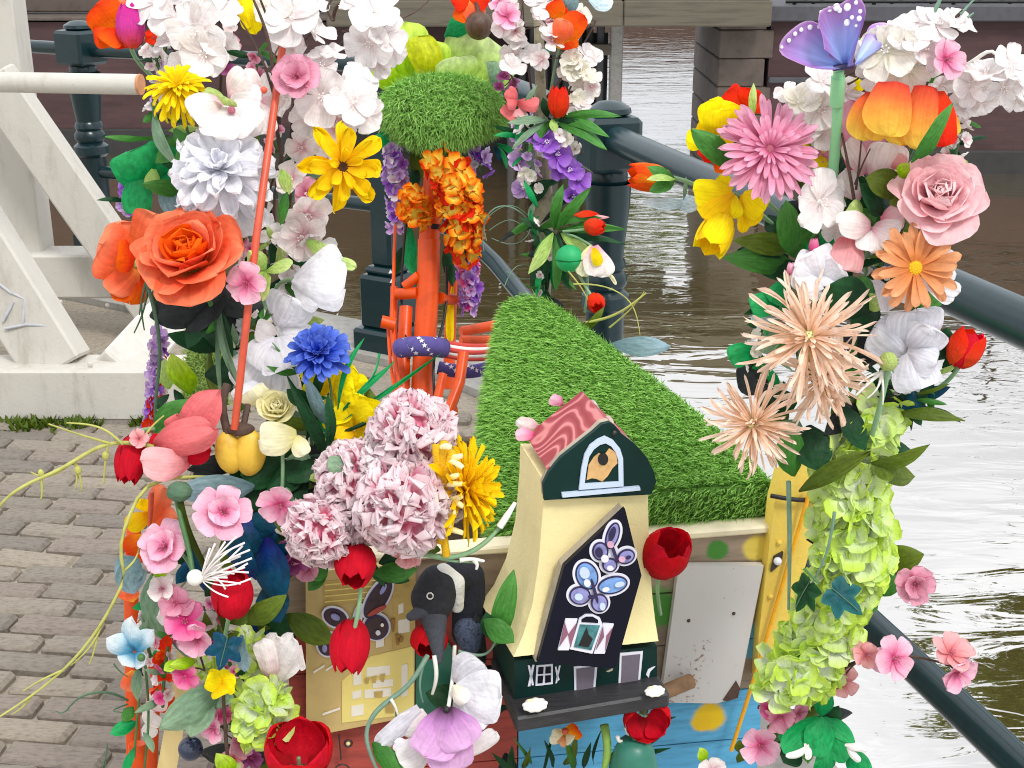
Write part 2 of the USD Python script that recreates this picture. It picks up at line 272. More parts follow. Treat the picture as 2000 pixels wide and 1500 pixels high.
M['blackwood'] = plain('black_painted_shelf', lin(46, 46, 48), 0.5, 0.25, 22.0, 0.35, stretch=(0.5, 3, 3), dark=lin(26, 26, 28))
M['cream'] = weathered('cream_paint', lin(238, 224, 166), lin(230, 214, 156), lin(206, 188, 132), 0.6, 0.93)
M['creamside'] = plain('cream_rim_wood', lin(232, 222, 190), 0.6, 0.1, 14.0, 0.1)
M['housegreen'] = plain('dark_house_green', lin(4, 42, 38), 0.5, 0.15, 14.0, 0.04, 0.25)
M['navy'] = plain('navy_paint', lin(6, 9, 28), 0.5, 0.2, 14.0, 0.03, 0.25)
M['edgewood'] = plain('bare_board_edge', lin(170, 160, 140), 0.7, 0.2, 30.0, 0.2)
M['sticker_white'] = plain('sticker_white', lin(226, 226, 238), 0.35, 0.03, 10.0)
M['lightblue'] = plain('pale_blue_trim', lin(196, 212, 232), 0.5, 0.05, 10.0)
M['lav'] = plain('sticker_lavender', lin(150, 150, 205), 0.35, 0.25, 60.0)
M['skyblue'] = plain('sticker_blue', lin(120, 160, 215), 0.35, 0.25, 60.0)
M['pinkish'] = plain('sticker_pink', lin(218, 170, 196), 0.35, 0.15, 60.0)
M['darkink'] = plain('sticker_dark', lin(48, 40, 80), 0.35, 0.2, 60.0)
M['brownink'] = plain('sticker_brown', lin(62, 42, 50), 0.35, 0.35, 60.0)
M['maroon'] = plain('maroon_paint', lin(140, 90, 110), 0.5, 0.1, 20.0)
M['tealprint'] = plain('teal_print', lin(70, 130, 134), 0.4, 0.4, 90.0)
M['tan'] = plain('tan_wood_print', lin(212, 170, 112), 0.6, 0.2, 60.0)
M['mauvegrey'] = plain('grey_door_paint', lin(108, 100, 112), 0.5, 0.06, 20.0)
M['roofred'] = mat('red_swirled_roof', {'g': ('texture_coordinate', {}), 'n': ('noise_texture', {'scale': 9.0, 'detail': 1.0}), 'mu': ('math', {'math_type': 'multiply', 'value2': 95.0}), 'w': ('math', {'math_type': 'sine'}), 'mr': ('map_range', {'from_min': -1, 'from_max': 1, 'to_min': 0, 'to_max': 1}), 'n2': ('noise_texture', {'scale': 60.0, 'detail': 4}),
    'r': ('rgb_ramp', {'ramp': [(0.0, lin(150, 60, 66)), (0.7, lin(172, 76, 82)), (0.95, lin(206, 130, 130))]}), 'b': ('bump', {'strength': 0.4, 'distance': 0.002}), 'p': ('principled_bsdf', {'roughness': 0.8})},
    [('g.object', 'n.vector'), ('n.fac', 'mu.value1'), ('mu.value', 'w.value1'), ('w.value', 'mr.value'), ('mr.result', 'r.fac'), ('r.color', 'p.base_color'), ('mr.result', 'b.height'), ('b.normal', 'p.normal')], 'p.BSDF')
M['yellowpost'] = weathered('yellow_post_paint', lin(226, 198, 86), lin(204, 176, 74), lin(180, 150, 80))
M['yellowcord'] = plain('yellow_cord', lin(236, 170, 24), 0.5, 0.1, 80.0)
M['paleslat'] = plain('pale_yellow_slat', lin(238, 214, 150), 0.6, 0.1, 16.0, 0.1, stretch=(4, 4, 0.6))
M['rustpanel'] = mat('white_panel_with_rust_specks', {'g': ('texture_coordinate', {}), 'n': ('noise_texture', {'scale': 150.0, 'detail': 4}), 'n2': ('noise_texture', {'scale': 9.0, 'detail': 3}), 'a': ('math', {'math_type': 'multiply'}),
    'r': ('rgb_ramp', {'ramp': [(0.0, lin(206, 204, 203)), (0.37, lin(204, 202, 200)), (0.42, lin(150, 128, 112)), (0.5, lin(110, 84, 70))]}), 'p': ('principled_bsdf', {'roughness': 0.5})},
    [('g.object', 'n.vector'), ('g.object', 'n2.vector'), ('n.fac', 'a.value1'), ('n2.fac', 'a.value2'), ('a.value', 'r.fac'), ('r.color', 'p.base_color')], 'p.BSDF')
def sprayed(name, base, spots, rough=0.6, grain=True):
    """painted board with sprayed blots: spots = (world centre, radius, colour)"""
    nodes = {'g': ('geometry', {}), 'mp': ('mapping', {'scale': (1.2, 1.2, 9)}), 'n': ('noise_texture', {'scale': 9.0, 'detail': 7, 'roughness': 0.65}), 'r': ('rgb_ramp', {'ramp': [(0.25, tuple(c * 0.55 for c in base)), (0.5, base), (0.8, tuple(min(1, c * 1.2) for c in base))]}),
             'n3': ('noise_texture', {'scale': 30.0, 'detail': 3}), 'p': ('principled_bsdf', {'roughness': rough}), 'b': ('bump', {'strength': 0.3, 'distance': 0.004})}
    links = [('g.position', 'mp.vector'), ('mp.vector', 'n.vector'), ('n.fac', 'r.fac'), ('g.position', 'n3.vector'), ('n.fac', 'b.height'), ('b.normal', 'p.normal')]
    last = 'r.color'
    for i, (c, rad, col) in enumerate(spots):
        nodes[f'd{i}'] = ('vector_math', {'math_type': 'distance', 'vector2': tuple(c)}); nodes[f'a{i}'] = ('math', {'math_type': 'multiply_add', 'value2': rad * 0.7})
        nodes[f'm{i}'] = ('map_range', {'range_type': 'smoothstep', 'from_min': rad * 1.55, 'from_max': rad * 1.1, 'to_min': 0, 'to_max': 1, 'clamp': True}); nodes[f'x{i}'] = ('mix', {'mix_type': 'mix', 'color2': col})
        links += [('g.position', f'd{i}.vector1'), ('n3.fac', f'a{i}.value1'), (f'd{i}.value', f'a{i}.value3'), (f'a{i}.value', f'm{i}.value'), (f'm{i}.result', f'x{i}.fac'), (last, f'x{i}.color1')]; last = f'x{i}.color'
    return mat(name, nodes, links + [(last, 'p.base_color')], 'p.BSDF')
M['shell'] = plain('white_shell', lin(236, 234, 226), 0.4, 0.08, 60.0, 0.2)
M['birdgrey'] = plain('charcoal_toy_felt', lin(40, 41, 47), 0.9, 0.25, 160.0, 0.3)
M['birdbeak'] = plain('slate_grey_felt', lin(66, 69, 77), 0.85, 0.15, 160.0, 0.3)
M['birdblack'] = plain('black_toy_felt', lin(18, 21, 34), 0.9, 0.3, 120.0, 0.4)
M['birdwhite'] = plain('white_toy_felt', lin(222, 222, 216), 0.9, 0.06, 90.0, 0.5)
M['birdblue'] = plain('speckled_blue_felt', lin(70, 82, 104), 0.9, 0.5, 260.0, 0.4)
M['beige'] = plain('beige_print', lin(206, 180, 118), 0.5, 0.06, 24.0)
M['yprint'] = plain('yellow_house_print', lin(238, 220, 130), 0.5, 0.05, 24.0)
M['wprint'] = plain('white_print', lin(240, 236, 222), 0.5, 0.04, 20.0)
M['bprint'] = plain('brown_print', lin(150, 112, 52), 0.5, 0.2, 60.0)
M['olive_print'] = plain('ochre_print', lin(196, 168, 96), 0.5, 0.12, 60.0)
M['flagblue'] = plain('flag_blue_cloth', lin(84, 74, 140), 0.85, 0.15, 60.0)
M['flagwhite'] = plain('flag_white_cloth', lin(226, 222, 218), 0.85, 0.06, 60.0)
M['flagred'] = plain('flag_red_cloth', lin(196, 70, 62), 0.85, 0.1, 60.0)
M['bark'] = plain('brown_stem', lin(82, 62, 52), 0.8, 0.25, 60.0, 0.4)
M['pole'] = plain('grey_mossy_pole', lin(142, 134, 110), 0.9, 0.3, 40.0, 0.6, dark=lin(70, 72, 56))
M['stem'] = plain('pale_green_stem', lin(126, 164, 122), 0.5, 0.15, 40.0)
M['stemd'] = plain('green_stem', lin(70, 112, 62), 0.55, 0.18, 40.0)
M['greystem'] = plain('grey_green_stem', lin(108, 140, 120), 0.55, 0.15, 40.0)
M['vine'] = plain('yellow_green_vine', lin(176, 176, 92), 0.7, 0.18, 40.0)
M['whitestem'] = plain('whitish_stem', lin(232, 230, 220), 0.6, 0.05, 40.0)
M['stick'] = plain('green_stick', lin(128, 190, 138), 0.5, 0.06, 40.0)
M['tanend'] = plain('tan_band', lin(196, 136, 92), 0.6, 0.1, 40.0)
M['cyel'] = plain('yellow_flower_eye', lin(250, 196, 20), 0.8, 0.1, 500.0, 0.6)
M['cbrown'] = plain('brown_flower_eye', lin(92, 58, 34), 0.9, 0.3, 500.0, 0.8)
M['cgreen'] = plain('green_flower_eye', lin(176, 196, 108), 0.8, 0.12, 400.0, 0.6)
M['cheart'] = plain('pink_flower_heart', lin(236, 140, 168), 0.9, 0.12, 400.0, 0.6)
M['cpink'] = plain('pink_flower_eye', lin(196, 110, 130), 0.8, 0.2, 500.0, 0.6)
M['ccream'] = plain('cream_stamen', lin(248, 236, 178), 0.7, 0.06, 300.0)
M['cwhite'] = plain('white_stamen', lin(240, 234, 230), 0.7, 0.05, 300.0)
M['pod'] = plain('yellow_pod', lin(218, 178, 60), 0.5, 0.22, 26.0, 0.1, dark=lin(160, 110, 40))
M['nut'] = plain('striped_brown_nut', lin(78, 52, 34), 0.4, 0.4, 60.0, 0.3, stretch=(3, 3, 0.3), dark=lin(40, 26, 18))
M['navyball'] = plain('navy_bauble', lin(34, 48, 74), 0.12, 0.1, 10.0, coat=0.6)
M['greenball'] = plain('green_bauble', lin(20, 158, 92), 0.55, 0.08, 60.0, 0.1)
M['teal'] = plain('teal_felt', lin(30, 142, 100), 0.8, 0.15, 30.0, 0.2)
M['tealjug'] = plain('dark_teal_glaze', lin(48, 118, 98), 0.4, 0.1, 20.0)
M['metal'] = plain('dark_metal', lin(70, 66, 64), 0.4, 0.2, 50.0, metal=0.6)
M['cable'] = plain('black_cable_tie', lin(28, 22, 24), 0.5, 0.1, 50.0)
M['redboard'] = plain('red_weathered_board', lin(168, 72, 62), 0.7, 0.22, 12.0, 0.3, stretch=(1, 1, 6))
M['blossom_tree'] = plain('tree_leaf_green', lin(74, 92, 44), 0.8, 0.3, 3.0)
M['house_brick'] = plain('house_brick', lin(96, 62, 52), 0.85, 0.15, 6.0)
M['pane'] = plain('dark_window_pane', lin(30, 36, 42), 0.1, 0.1, 3.0)

pm('white', (238, 224, 222), (244, 238, 236), (247, 243, 241))
pm('whitegrey', (214, 210, 216), (226, 226, 234), (236, 236, 242), vein=0.25)
pm('purewhite', (232, 232, 240), (245, 245, 250), (248, 248, 252), vein=0.16)
pm('blushwhite', (222, 160, 176), (240, 216, 216), (246, 236, 232), (247, 241, 238))
pm('ivory', (236, 232, 206), (244, 238, 224), (246, 242, 232))
pm('pink', (205, 70, 120), (238, 150, 184), (246, 190, 210), (248, 206, 220))
pm('hotpink', (220, 60, 130), (232, 110, 160), (240, 160, 190))
pm('dustpink', (190, 84, 118), (214, 134, 158), (226, 160, 180), (232, 176, 194))
pm('coralpink', (214, 110, 116), (236, 168, 170), (240, 190, 190))
pm('carnation', (214, 70, 112), (228, 96, 136), (242, 146, 174), (251, 206, 218), (255, 246, 247), vein=0.04, tl=0.5, var=0.03, crumple=0.1, sat=1.2)
pm('carnation_pale', (244, 150, 176), (250, 196, 210), (253, 228, 232), (254, 240, 242), (254, 248, 248), vein=0.05, tl=0.45, var=0.03, crumple=0.1, sat=1.2)
pm('orange', (246, 170, 44), (240, 106, 40), (242, 98, 50), (250, 140, 96), vein=0.16, sat=0.98)
pm('orange_in', (232, 50, 20), (240, 70, 24), (246, 120, 60))
pm('orange_tulip', (248, 170, 40), (244, 110, 30), (236, 60, 24))
pm('flame', (250, 214, 70), (250, 196, 70), (244, 140, 62), (230, 74, 50))
pm('flame2', (220, 60, 46), (238, 112, 56), (248, 172, 66), (253, 216, 80), sat=1.0)
pm('limepale', (240, 242, 240), (234, 240, 222), (222, 240, 170), (214, 240, 120), sat=1.0)
pm('red', (190, 14, 34), (214, 20, 44), (206, 16, 40), vein=0.22, tl=0.2)
pm('reddark', (150, 8, 22), (196, 14, 28), (206, 20, 30), tl=0.2)
pm('redorange', (226, 60, 20), (236, 60, 26), (226, 40, 24))
pm('coralred', (200, 44, 54), (226, 76, 80), (230, 90, 92), tl=0.1, sat=0.88)
pm('salmon', (216, 90, 60), (234, 84, 66), (228, 60, 50))
pm('magenta', (226, 90, 60), (216, 84, 168), (206, 66, 150))
pm('yellow', (246, 206, 8), (252, 226, 14), (253, 234, 30))
pm('yellowmum', (230, 190, 24), (250, 216, 30), (253, 232, 80))
pm('sunyellow', (238, 176, 12), (253, 208, 16), (254, 218, 36))
pm('butter', (240, 232, 160), (246, 240, 196), (248, 244, 214))
pm('butterrose', (222, 214, 140), (236, 228, 170), (240, 234, 190))
pm('gerbera', (178, 84, 112), (222, 132, 164), (236, 164, 190), (242, 188, 208), vein=0.2)
pm('peach', (226, 140, 84), (234, 164, 116), (240, 180, 138), vein=0.25)
pm('spider', (247, 212, 164), (249, 216, 188), (251, 228, 210), vein=0.05, sat=1.0)
pm('rosepink', (234, 130, 146), (244, 176, 186), (250, 204, 208), (251, 216, 217), vein=0.08)
pm('lime', (240, 244, 236), (230, 242, 200), (214, 240, 116), (206, 236, 80), vein=0.1, sat=1.0)
pm('kalanchoe', (255, 240, 120), (255, 232, 110), (252, 170, 70), (232, 80, 50))
pm('violet', (118, 64, 160), (160, 104, 206), (186, 140, 222))
pm('lilac', (176, 130, 200), (206, 172, 224), (222, 196, 232))
pm('mauve', (130, 40, 90), (160, 80, 130), (190, 120, 160))
pm('orchid', (60, 24, 44), (196, 140, 196), (224, 176, 220), (228, 186, 224))
pm('blue', (44, 60, 176), (64, 88, 206), (120, 146, 226), vein=0.3)
pm('babyblue', (70, 140, 176), (120, 182, 212), (214, 234, 242), (240, 246, 248))
leafk = dict(rough=0.55, tl=0.15, vein=0.3, vs=(9, 5))
pm('leaf', (52, 104, 42), (70, 128, 56), (88, 146, 74), **leafk)
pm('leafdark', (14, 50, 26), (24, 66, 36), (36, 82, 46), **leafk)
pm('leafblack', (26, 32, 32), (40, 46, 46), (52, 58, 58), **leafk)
pm('leafolive', (66, 84, 22), (84, 104, 32), (104, 122, 48), **leafk)
pm('leafgrey', (96, 126, 100), (124, 154, 124), (146, 172, 140), **leafk)
pm('leafbluegrey', (92, 118, 124), (116, 142, 144), (150, 176, 186), **leafk)
pm('leafpale', (150, 186, 96), (176, 204, 116), (196, 216, 140), **leafk)
pm('leaflime', (120, 168, 30), (160, 200, 50), (196, 220, 100), **leafk)
pm('leafyl', (170, 184, 20), (200, 206, 40), (206, 214, 70), **leafk)
pm('leafteal', (8, 60, 76), (14, 74, 92), (20, 66, 96), **leafk)
pm('leafblue', (30, 30, 120), (14, 72, 104), (18, 80, 100), **leafk)
pm('leafivy', (30, 84, 92), (24, 84, 88), (40, 104, 104), **leafk)
pm('leafgreen', (20, 120, 66), (36, 150, 84), (60, 168, 100), **leafk)
pm('paleblue', (180, 204, 214), (196, 216, 226), (214, 228, 234), **leafk)
pm('cabbage', (150, 190, 60), (176, 206, 104), (206, 224, 160), rough=0.6, tl=0.3, vein=0.3, vs=(8, 4))
for nm, cols in (('turf', [(62, 122, 26), (128, 192, 58), (170, 220, 104)]), ('turfdark', [(64, 120, 28), (112, 170, 48), (136, 190, 70)])):
    pm(nm, *cols, rough=0.6, tl=0, vein=0.38, crumple=0, vs=(14, 0.3), sat=0.92)

# ---------------------------------------------------------------- the setting
def hgrid(x0, x1, y0, y1, nx, ny):
    X, Y = np.meshgrid(np.linspace(x0, x1, nx), np.linspace(y0, y1, ny)); return X, Y
WATER_Z = -1.2
struct('water', (np.array([[-60, 1.0, WATER_Z], [60, 1.0, WATER_Z], [60, 90, WATER_Z], [-60, 90, WATER_Z]]), np.array([[0, 1, 2], [0, 2, 3]])), M['water'])
# the railing line along the canal bends at the corner post
K = 0.8
def rl(s): return np.array([K * (0.305 + 0.57 * s), K * (4.2 - 2.02 * s)])          # right hand part, s = 0 at its post
A = np.array([-0.455, 4.72]); Lp = np.array([-1.735, 5.5]); B = rl(0.0); bend = np.array([0.0, 4.22])
edge = [(-9.0, 9.75), (-1.9, 5.86), (-0.62, 5.06), (-0.2, 4.78), (0.04, 4.36)] + [tuple(rl(s) + np.array([0.02, 0])) for s in (0.0, 0.8, 1.6, 2.4, 3.4)]
quay = Polygon(edge + [(2.0, -3.5), (-9.0, -3.5)])
inner = Polygon([(-9.0, 9.4), (-2.0, 5.5), (-0.72, 4.72), (-0.32, 4.46), (-0.1, 4.2)] + [tuple(rl(s) - np.array([0.16, 0.0])) for s in (0.0, 0.8, 1.6, 2.4, 3.4)] + [(1.8, -3.5), (-9.0, -3.5)])
def flat(poly, z, th):
    m = trimesh.creation.extrude_polygon(poly, th, engine='earcut'); v = np.array(m.vertices); v[:, 2] += z - th; return v, np.array(m.faces)
pav = struct('pavement', flat(inner, -0.016, 0.12), M['soil'])
struct('quay_edge', flat(quay.difference(inner.buffer(0.004)), 0.012, 1.5), M['stone'])
# street bricks, each its own piece where the photograph shows them
ang = math.radians(-7.0); bx_, by_ = np.array([math.cos(ang), math.sin(ang)]), np.array([-math.sin(ang), math.cos(ang)])
near, rest = [], []
for r in range(-20, 50):
    for q in range(-24, 14):
        c = np.array([-0.9, 2.9]) + bx_ * (q + 0.5 * (r % 2)) * 0.212 + by_ * r * 0.079
        if not inner.buffer(-0.02).contains(Point(*c).buffer(0.09)) or c[1] < 1.6 or c[1] > 4.7 or c[0] < -2.3: continue
        near.append((c, r, q))
def pxof(p):
    d = np.asarray(p) - CAM; z = -d @ TOWARD; return 1000 + FPX * (d @ RIGHT) / z, 750 - FPX * (d @ UP) / z
def brickgeo(c):
    sz = (0.212 - rj(0.010, 0.5), 0.079 - rj(0.0095, 0.5), 0.05)
    v, f = box((0, 0, 0), sz, 0.009); v = v @ rotz(ang + random.gauss(0, 0.012)).T
    v[:, 2] += 0.004 * (v[:, 0] * random.gauss(0, 5) + v[:, 1] * random.gauss(0, 8)) + (0.0025 * (meshkit.noise(v * 45 + np.array([c[0] * 7, c[1] * 9, 0])) - 0.5)); v[:, :2] += 0.006 * (meshkit.noise(np.stack([v[:, 0] * 22 + c[0] * 31, v[:, 1] * 30 + c[1] * 17, np.zeros(len(v))], 1))[:, None] - 0.5)
    return v + np.array([c[0], c[1], -0.022 + random.gauss(0, 0.0028)]), f
vis = []
for c, r, q in near:
    x, y = pxof((c[0], c[1], 0)); vis.append((not (-60 < x < 330 and 780 < y < 1580), len(vis), c))
vis.sort(key=lambda t: (t[0], t[1]))
others = []
for k, (out, i, c) in enumerate(vis):
    g = brickgeo(c)
    if not out and k < 290:
        p = numbered(pav, 'brick'); usdkit.mesh(stage, p, g, M[f'brick{random.randrange(5)}'], smooth=25)
    else: others.append(g)
v, f, _ = cat(others); p = usdkit.mesh(stage, pav + '/more_bricks', (v, f), M['brick1'], smooth=False); p.GetPrim().SetCustomDataByKey('kind', 'stuff')

# moss and weeds along the foot of the white frame
def tufts(name, spots, n, h, mt, label=None):
    parts = []
    for k in range(n):
        x, y, sx = spots[random.randrange(len(spots))]; base = np.array([x + random.gauss(0, sx), y + random.gauss(0, 0.02), -0.01]); a = random.random() * 6.28; L = rj(h, 0.6)
        d = np.array([math.cos(a) * 0.6, math.sin(a) * 0.6, 1.0]) * L; s = np.array([-math.sin(a), math.cos(a), 0]) * 0.004
        parts.append((np.array([base - s, base + s, base + d * 0.6 + s * 1.6, base + d * 0.6 - s * 1.6, base + d]), np.array([[0, 1, 2], [0, 2, 3], [3, 2, 4]])))
    v, f, u = cat(parts); m = usdkit.mesh(stage, numbered('/World', name), (v, f), mt, uv=np.full((len(v), 2), 0.5)); tag(m.GetPrim(), None, None, None, 'stuff')
tufts('moss', [(-1.42, 3.93, 0.05), (-1.50, 3.93, 0.04), (-1.55, 3.92, 0.05), (-1.36, 3.94, 0.03), (-1.18, 3.95, 0.012)], 420, 0.026, M['leafolive'])

# the bridge abutments, the passage between them, the beam over it
def at(x, y, d): return W(x, y, d)
wl = Thing('abutment_wall', 'purplish brown brick canal wall far behind the left flowers', 'wall', (-2, 16.4, 0))
x1 = at(1150, 200, 16)[0]
wl.add('wall', box(((-12 + x1) / 2, 16.4, -0.5), (x1 + 12, 0.8, 1.66)), M['far_brick'], smooth=False)
wl.add('coping', box(((-12 + x1) / 2, 16.38, 0.37), (x1 + 12, 0.9, 0.04), 0.01), M['wall_stone'], smooth=False)
wl.add('waterline_band', box(((-12 + x1) / 2, 16.0, -1.1), (x1 + 12, 0.1, 0.4), 0.02), M['dark_board'], smooth=False)
for k in range(6):
    wl.add('timber_board', box((-9.6 + 2.1 * k, 16.5, 0.86), (2.07, 0.2, 0.9), 0.02), M['dark_board' if k % 2 else 'wall_stone'], smooth=False)
pc = at(1203, 120, 15.2)
ff = Thing('pile_fence', 'dark upright timber piles with pale concrete post beside the gap', 'fence', (pc[0], 15.3, -1.2))
ff.add('concrete_post', box((pc[0], 15.2, -0.35), (0.14, 0.16, 1.9), 0.015), M['stone'], smooth=False)
for k in range(9):
    ff.add('pile', box((pc[0] - 0.17 - k * 0.125, 15.3 + 0.03 * (k % 2), -0.45), (0.085, 0.1, 1.75), 0.012), M['dark_board' if k % 2 else 'cap_stone'], smooth=False)
ff.add('rail', box((pc[0] - 0.6, 15.16, 0.1), (1.1, 0.08, 0.12), 0.01), M['grey_board'], smooth=False)
ff.add('backing', box((pc[0] - 0.65, 15.5, -0.5), (1.15, 0.08, 1.5)), M['black'], smooth=False)
bm = Thing('bridge_beam', 'weathered grey olive timber beam spanning the water gap', 'beam', (2, 14.4, 0.6))
xa, xb = at(640, 30, 14.4)[0], at(1503, 30, 14.4)[0]
z0 = at(1300, 50, 14.4)[2]
for k in range(3):
    w = (xb - xa) / 3
    bm.add('timber', box((xa + w * (k + 0.5), 14.4, z0 + 0.13), (w - 0.006, 0.3, 0.26), 0.015), M['grey_board'], smooth=False)
    bm.add('upper_timber', box((xa + w * (k + 0.5), 14.46, z0 + 0.39), (w - 0.006, 0.26, 0.24), 0.015), M['grey_board'], smooth=False)
bm.add('deck_underside', box(((xa + xb) / 2, 15.4, z0 + 0.2), (xb - xa, 1.5, 0.2)), M['dark_board'], smooth=False)
ab = Thing('bridge_abutment', 'dark brown brick bridge abutment with stone corner and slate coping', 'bridge', (5, 15, -1.2))
xl, xr = at(1398, 200, 14.7)[0], 14.0
zt = at(1700, 40, 14.7)[2]
ab.add('wall', box(((xl + 0.55 + xr) / 2, 15.7, (zt - 1.45) / 2), (xr - xl - 0.55, 2.0, zt + 1.45)), M['far_brick'], smooth=False)
ab.add('waterline_band', box(((xl + 0.55 + xr) / 2, 14.75, -1.12), (xr - xl - 0.6, 0.16, 0.36), 0.02), M['dark_board'], smooth=False)
zz, k = -1.45, 0
while zz < zt - 0.01:
    h = min(0.3, zt - zz)
    wd = 0.58 if k % 2 else 0.5
    ab.add('corner_stone', box((xl + wd / 2, 15.66, zz + h / 2), (wd, 2.0, h - 0.008), 0.012), M['wall_stone'], smooth=False); zz += 0.3; k += 1
n = 7; w = (xr - xl - 0.5) / n
for k in range(n): ab.add('coping_stone', box((xl + 0.5 + w * (k + 0.5), 15.62, zt + 0.08), (w - 0.01, 2.1, 0.16), 0.012), M['cap_stone'], smooth=False)
ab.add('ledge', box(((xl + xr) / 2 + 0.3, 14.66, zt - 0.62), (xr - xl - 0.5, 0.07, 0.06), 0.01), M['cap_stone'], smooth=False)
rg = Thing('bridge_railing', 'black scrolled iron railing on top of the far bridge', 'railing', (5, 14.9, zt + 0.16))
for k in range(14):
    c = np.array([xl + 1.0 + k * 0.42, 14.75, zt + 0.34]); g = np.linspace(0, 1.75 * PI, 14)
    rg.add('scroll', tube(c + np.stack([0.16 * np.cos(g), 0 * g, 0.16 * np.sin(g)], 1), 0.016, 5), M['black'])
rg.add('bottom_bar', tube([(xl + 0.7, 14.75, zt + 0.19), (xl + 7, 14.75, zt + 0.19)], 0.02, 6), M['black'])
rg.add('top_bar', tube([(xl + 0.7, 14.75, zt + 0.95), (xl + 7, 14.75, zt + 0.95)], 0.03, 6), M['black'])
for k in range(8): rg.add('post', tube([(xl + 0.8 + k * 0.85, 14.78, zt + 0.16), (xl + 0.8 + k * 0.85, 14.78, zt + 0.95)], 0.022, 6), M['black'])
fw = Thing('far_quay_wall', 'low brown quay wall closing the canal beyond the gap', 'wall', (5, 46, -1.2))
fw.add('wall', box((10, 46.5, -0.35), (60, 1.0, 2.1)), M['far_brick'], smooth=False)
fw.add('coping', box((10, 46.45, 0.76), (60, 1.1, 0.12), 0.02), M['cap_stone'], smooth=False)

# a street tree above the abutment: only its reflection shows in the water
def tree(label, x, y, h, R, seed, group=None):
    rg_ = np.random.default_rng(seed); t = Thing('street_tree', label, 'tree', (x, y, 0.4), group=group)
    t.add('trunk', tube([(x, y, 0.4), (x + 0.05, y, h * 0.5), (x - 0.1, y + 0.1, h)], [0.2, 0.14, 0.04], 9, n=10), M['bark'])
    for k in range(7):
        a = k * 0.9 + seed; zb = h * (0.45 + 0.07 * k); t.add('limb', tube([(x, y, zb), (x + math.cos(a) * R * 0.5, y + math.sin(a) * R * 0.5, zb + R * 0.35), (x + math.cos(a) * R * 0.9, y + math.sin(a) * R * 0.9, zb + R * 0.4)], [0.07, 0.04, 0.015], 6, n=7), M['bark'])
    nc = 60; cl = rg_.normal(0, 0.48, (nc, 3)) * R * np.array([1, 1, 0.75]) + np.array([x, y, h * 0.92])
    p = cl[rg_.integers(0, nc, 9000)] + rg_.normal(0, 0.16 * R, (9000, 3)); d = rg_.normal(0, 1, (9000, 3)); d /= np.linalg.norm(d, axis=1, keepdims=True); e = np.cross(d, rg_.normal(0, 1, (9000, 3))); e /= np.linalg.norm(e, axis=1, keepdims=True)
    s = rg_.uniform(0.06, 0.12, (9000, 1)); v = np.stack([p - d * s, p + e * s * 0.5, p + d * s, p - e * s * 0.5], 1).reshape(-1, 3); i = np.arange(9000)[:, None] * 4
    t.add('crown', (v, np.vstack([i + [0, 1, 2], i + [0, 2, 3]])), M['leafolive'], uv=np.tile([[0.5, 0.2], [0.8, 0.5], [0.5, 0.9], [0.2, 0.5]], (9000, 1)), smooth=False, kind='stuff')
tree('green street tree standing at the right end of the bridge', 7.9, 16.5, 7.4, 1.25, 3)
for k in range(4): tree('green canal tree beyond the far quay wall', -1.5 + 4.6 * k, 48.5 + 0.6 * (k % 2), 7.6, 2.6, 10 + k, 'trees beyond the far quay wall')

# ---------------------------------------------------------------- iron railing along the quay
def rail_post(label, xy, rot, k=1.0, ztop=1.13, zb=0.0):
    R = rotz(rot); t = Thing('railing_post', label, 'post', (xy[0], xy[1], zb), group=None)
    def P(g): return g[0] @ R.T + np.array([xy[0], xy[1], 0]), g[1]
    h = ztop
    t.add('cap', lathe([(0.001, h), (0.03 * k, h - 0.004), (0.052 * k, h - 0.018), (0.055 * k, h - 0.03), (0.045 * k, h - 0.036)], (xy[0], xy[1], 0)), M['rail'], smooth=40)
    t.add('rail_box', P(box((0, 0, h - 0.105), (0.135 * k, 0.135 * k, 0.135), 0.012)), M['rail'], smooth=False)
    t.add('neck', lathe([(0.044 * k, h - 0.17), (0.05 * k, h - 0.185), (0.05 * k, h - 0.2), (0.042 * k, h - 0.21)], (xy[0], xy[1], 0)), M['rail'], smooth=40)
    t.add('shaft', lathe([(0.06 * k, h - 0.205), (0.058 * k, h - 0.26), (0.044 * k, h - 0.40), (0.05 * k, h - 0.41), (0.052 * k, h - 0.425), (0.045 * k, h - 0.435), (0.056 * k, h - 0.45), (0.056 * k, h - 0.47), (0.045 * k, h - 0.485),
                          (0.062 * k, h - 0.50), (0.064 * k, h - 0.53), (0.05 * k, h - 0.545), (0.05 * k, 0.27), (0.07 * k, 0.25), (0.07 * k, 0.2)], (xy[0], xy[1], 0), 24), M['rail'], smooth=40)
    t.add('plinth', P(box((0, 0, 0.17), (0.15 * k, 0.15 * k, 0.2), 0.012)), M['rail'], smooth=False)
    t.add('foot', P(box((0, 0, 0.045), (0.19 * k, 0.19 * k, 0.09), 0.012)), M['rail'], smooth=False)
    return t
rail_post('dark green iron railing post behind the white handrail', Lp, math.radians(-31), 1.12, 1.125)
pa = Thing('railing_post', 'square dark green railing post behind the orange bike tube', 'post', (A[0], A[1], 0))
Ra = rotz(math.radians(-31))
for nm, z, sz in (('foot', 0.045, (0.2, 0.2, 0.09)), ('plinth', 0.19, (0.155, 0.155, 0.2)), ('moulding', 0.305, (0.125, 0.125, 0.03)), ('shaft', 0.62, (0.09, 0.09, 0.6)), ('rail_box', 1.0, (0.14, 0.14, 0.15)), ('cap', 1.1, (0.1, 0.1, 0.04))):
    v, f = box((0, 0, z), sz, 0.012); pa.add(nm, (v @ Ra.T + np.array([A[0], A[1], 0]), f), M['rail'], smooth=False)
rail_post('dark green railing post behind the central flower pole', B, math.radians(15), 1.0, 1.09)
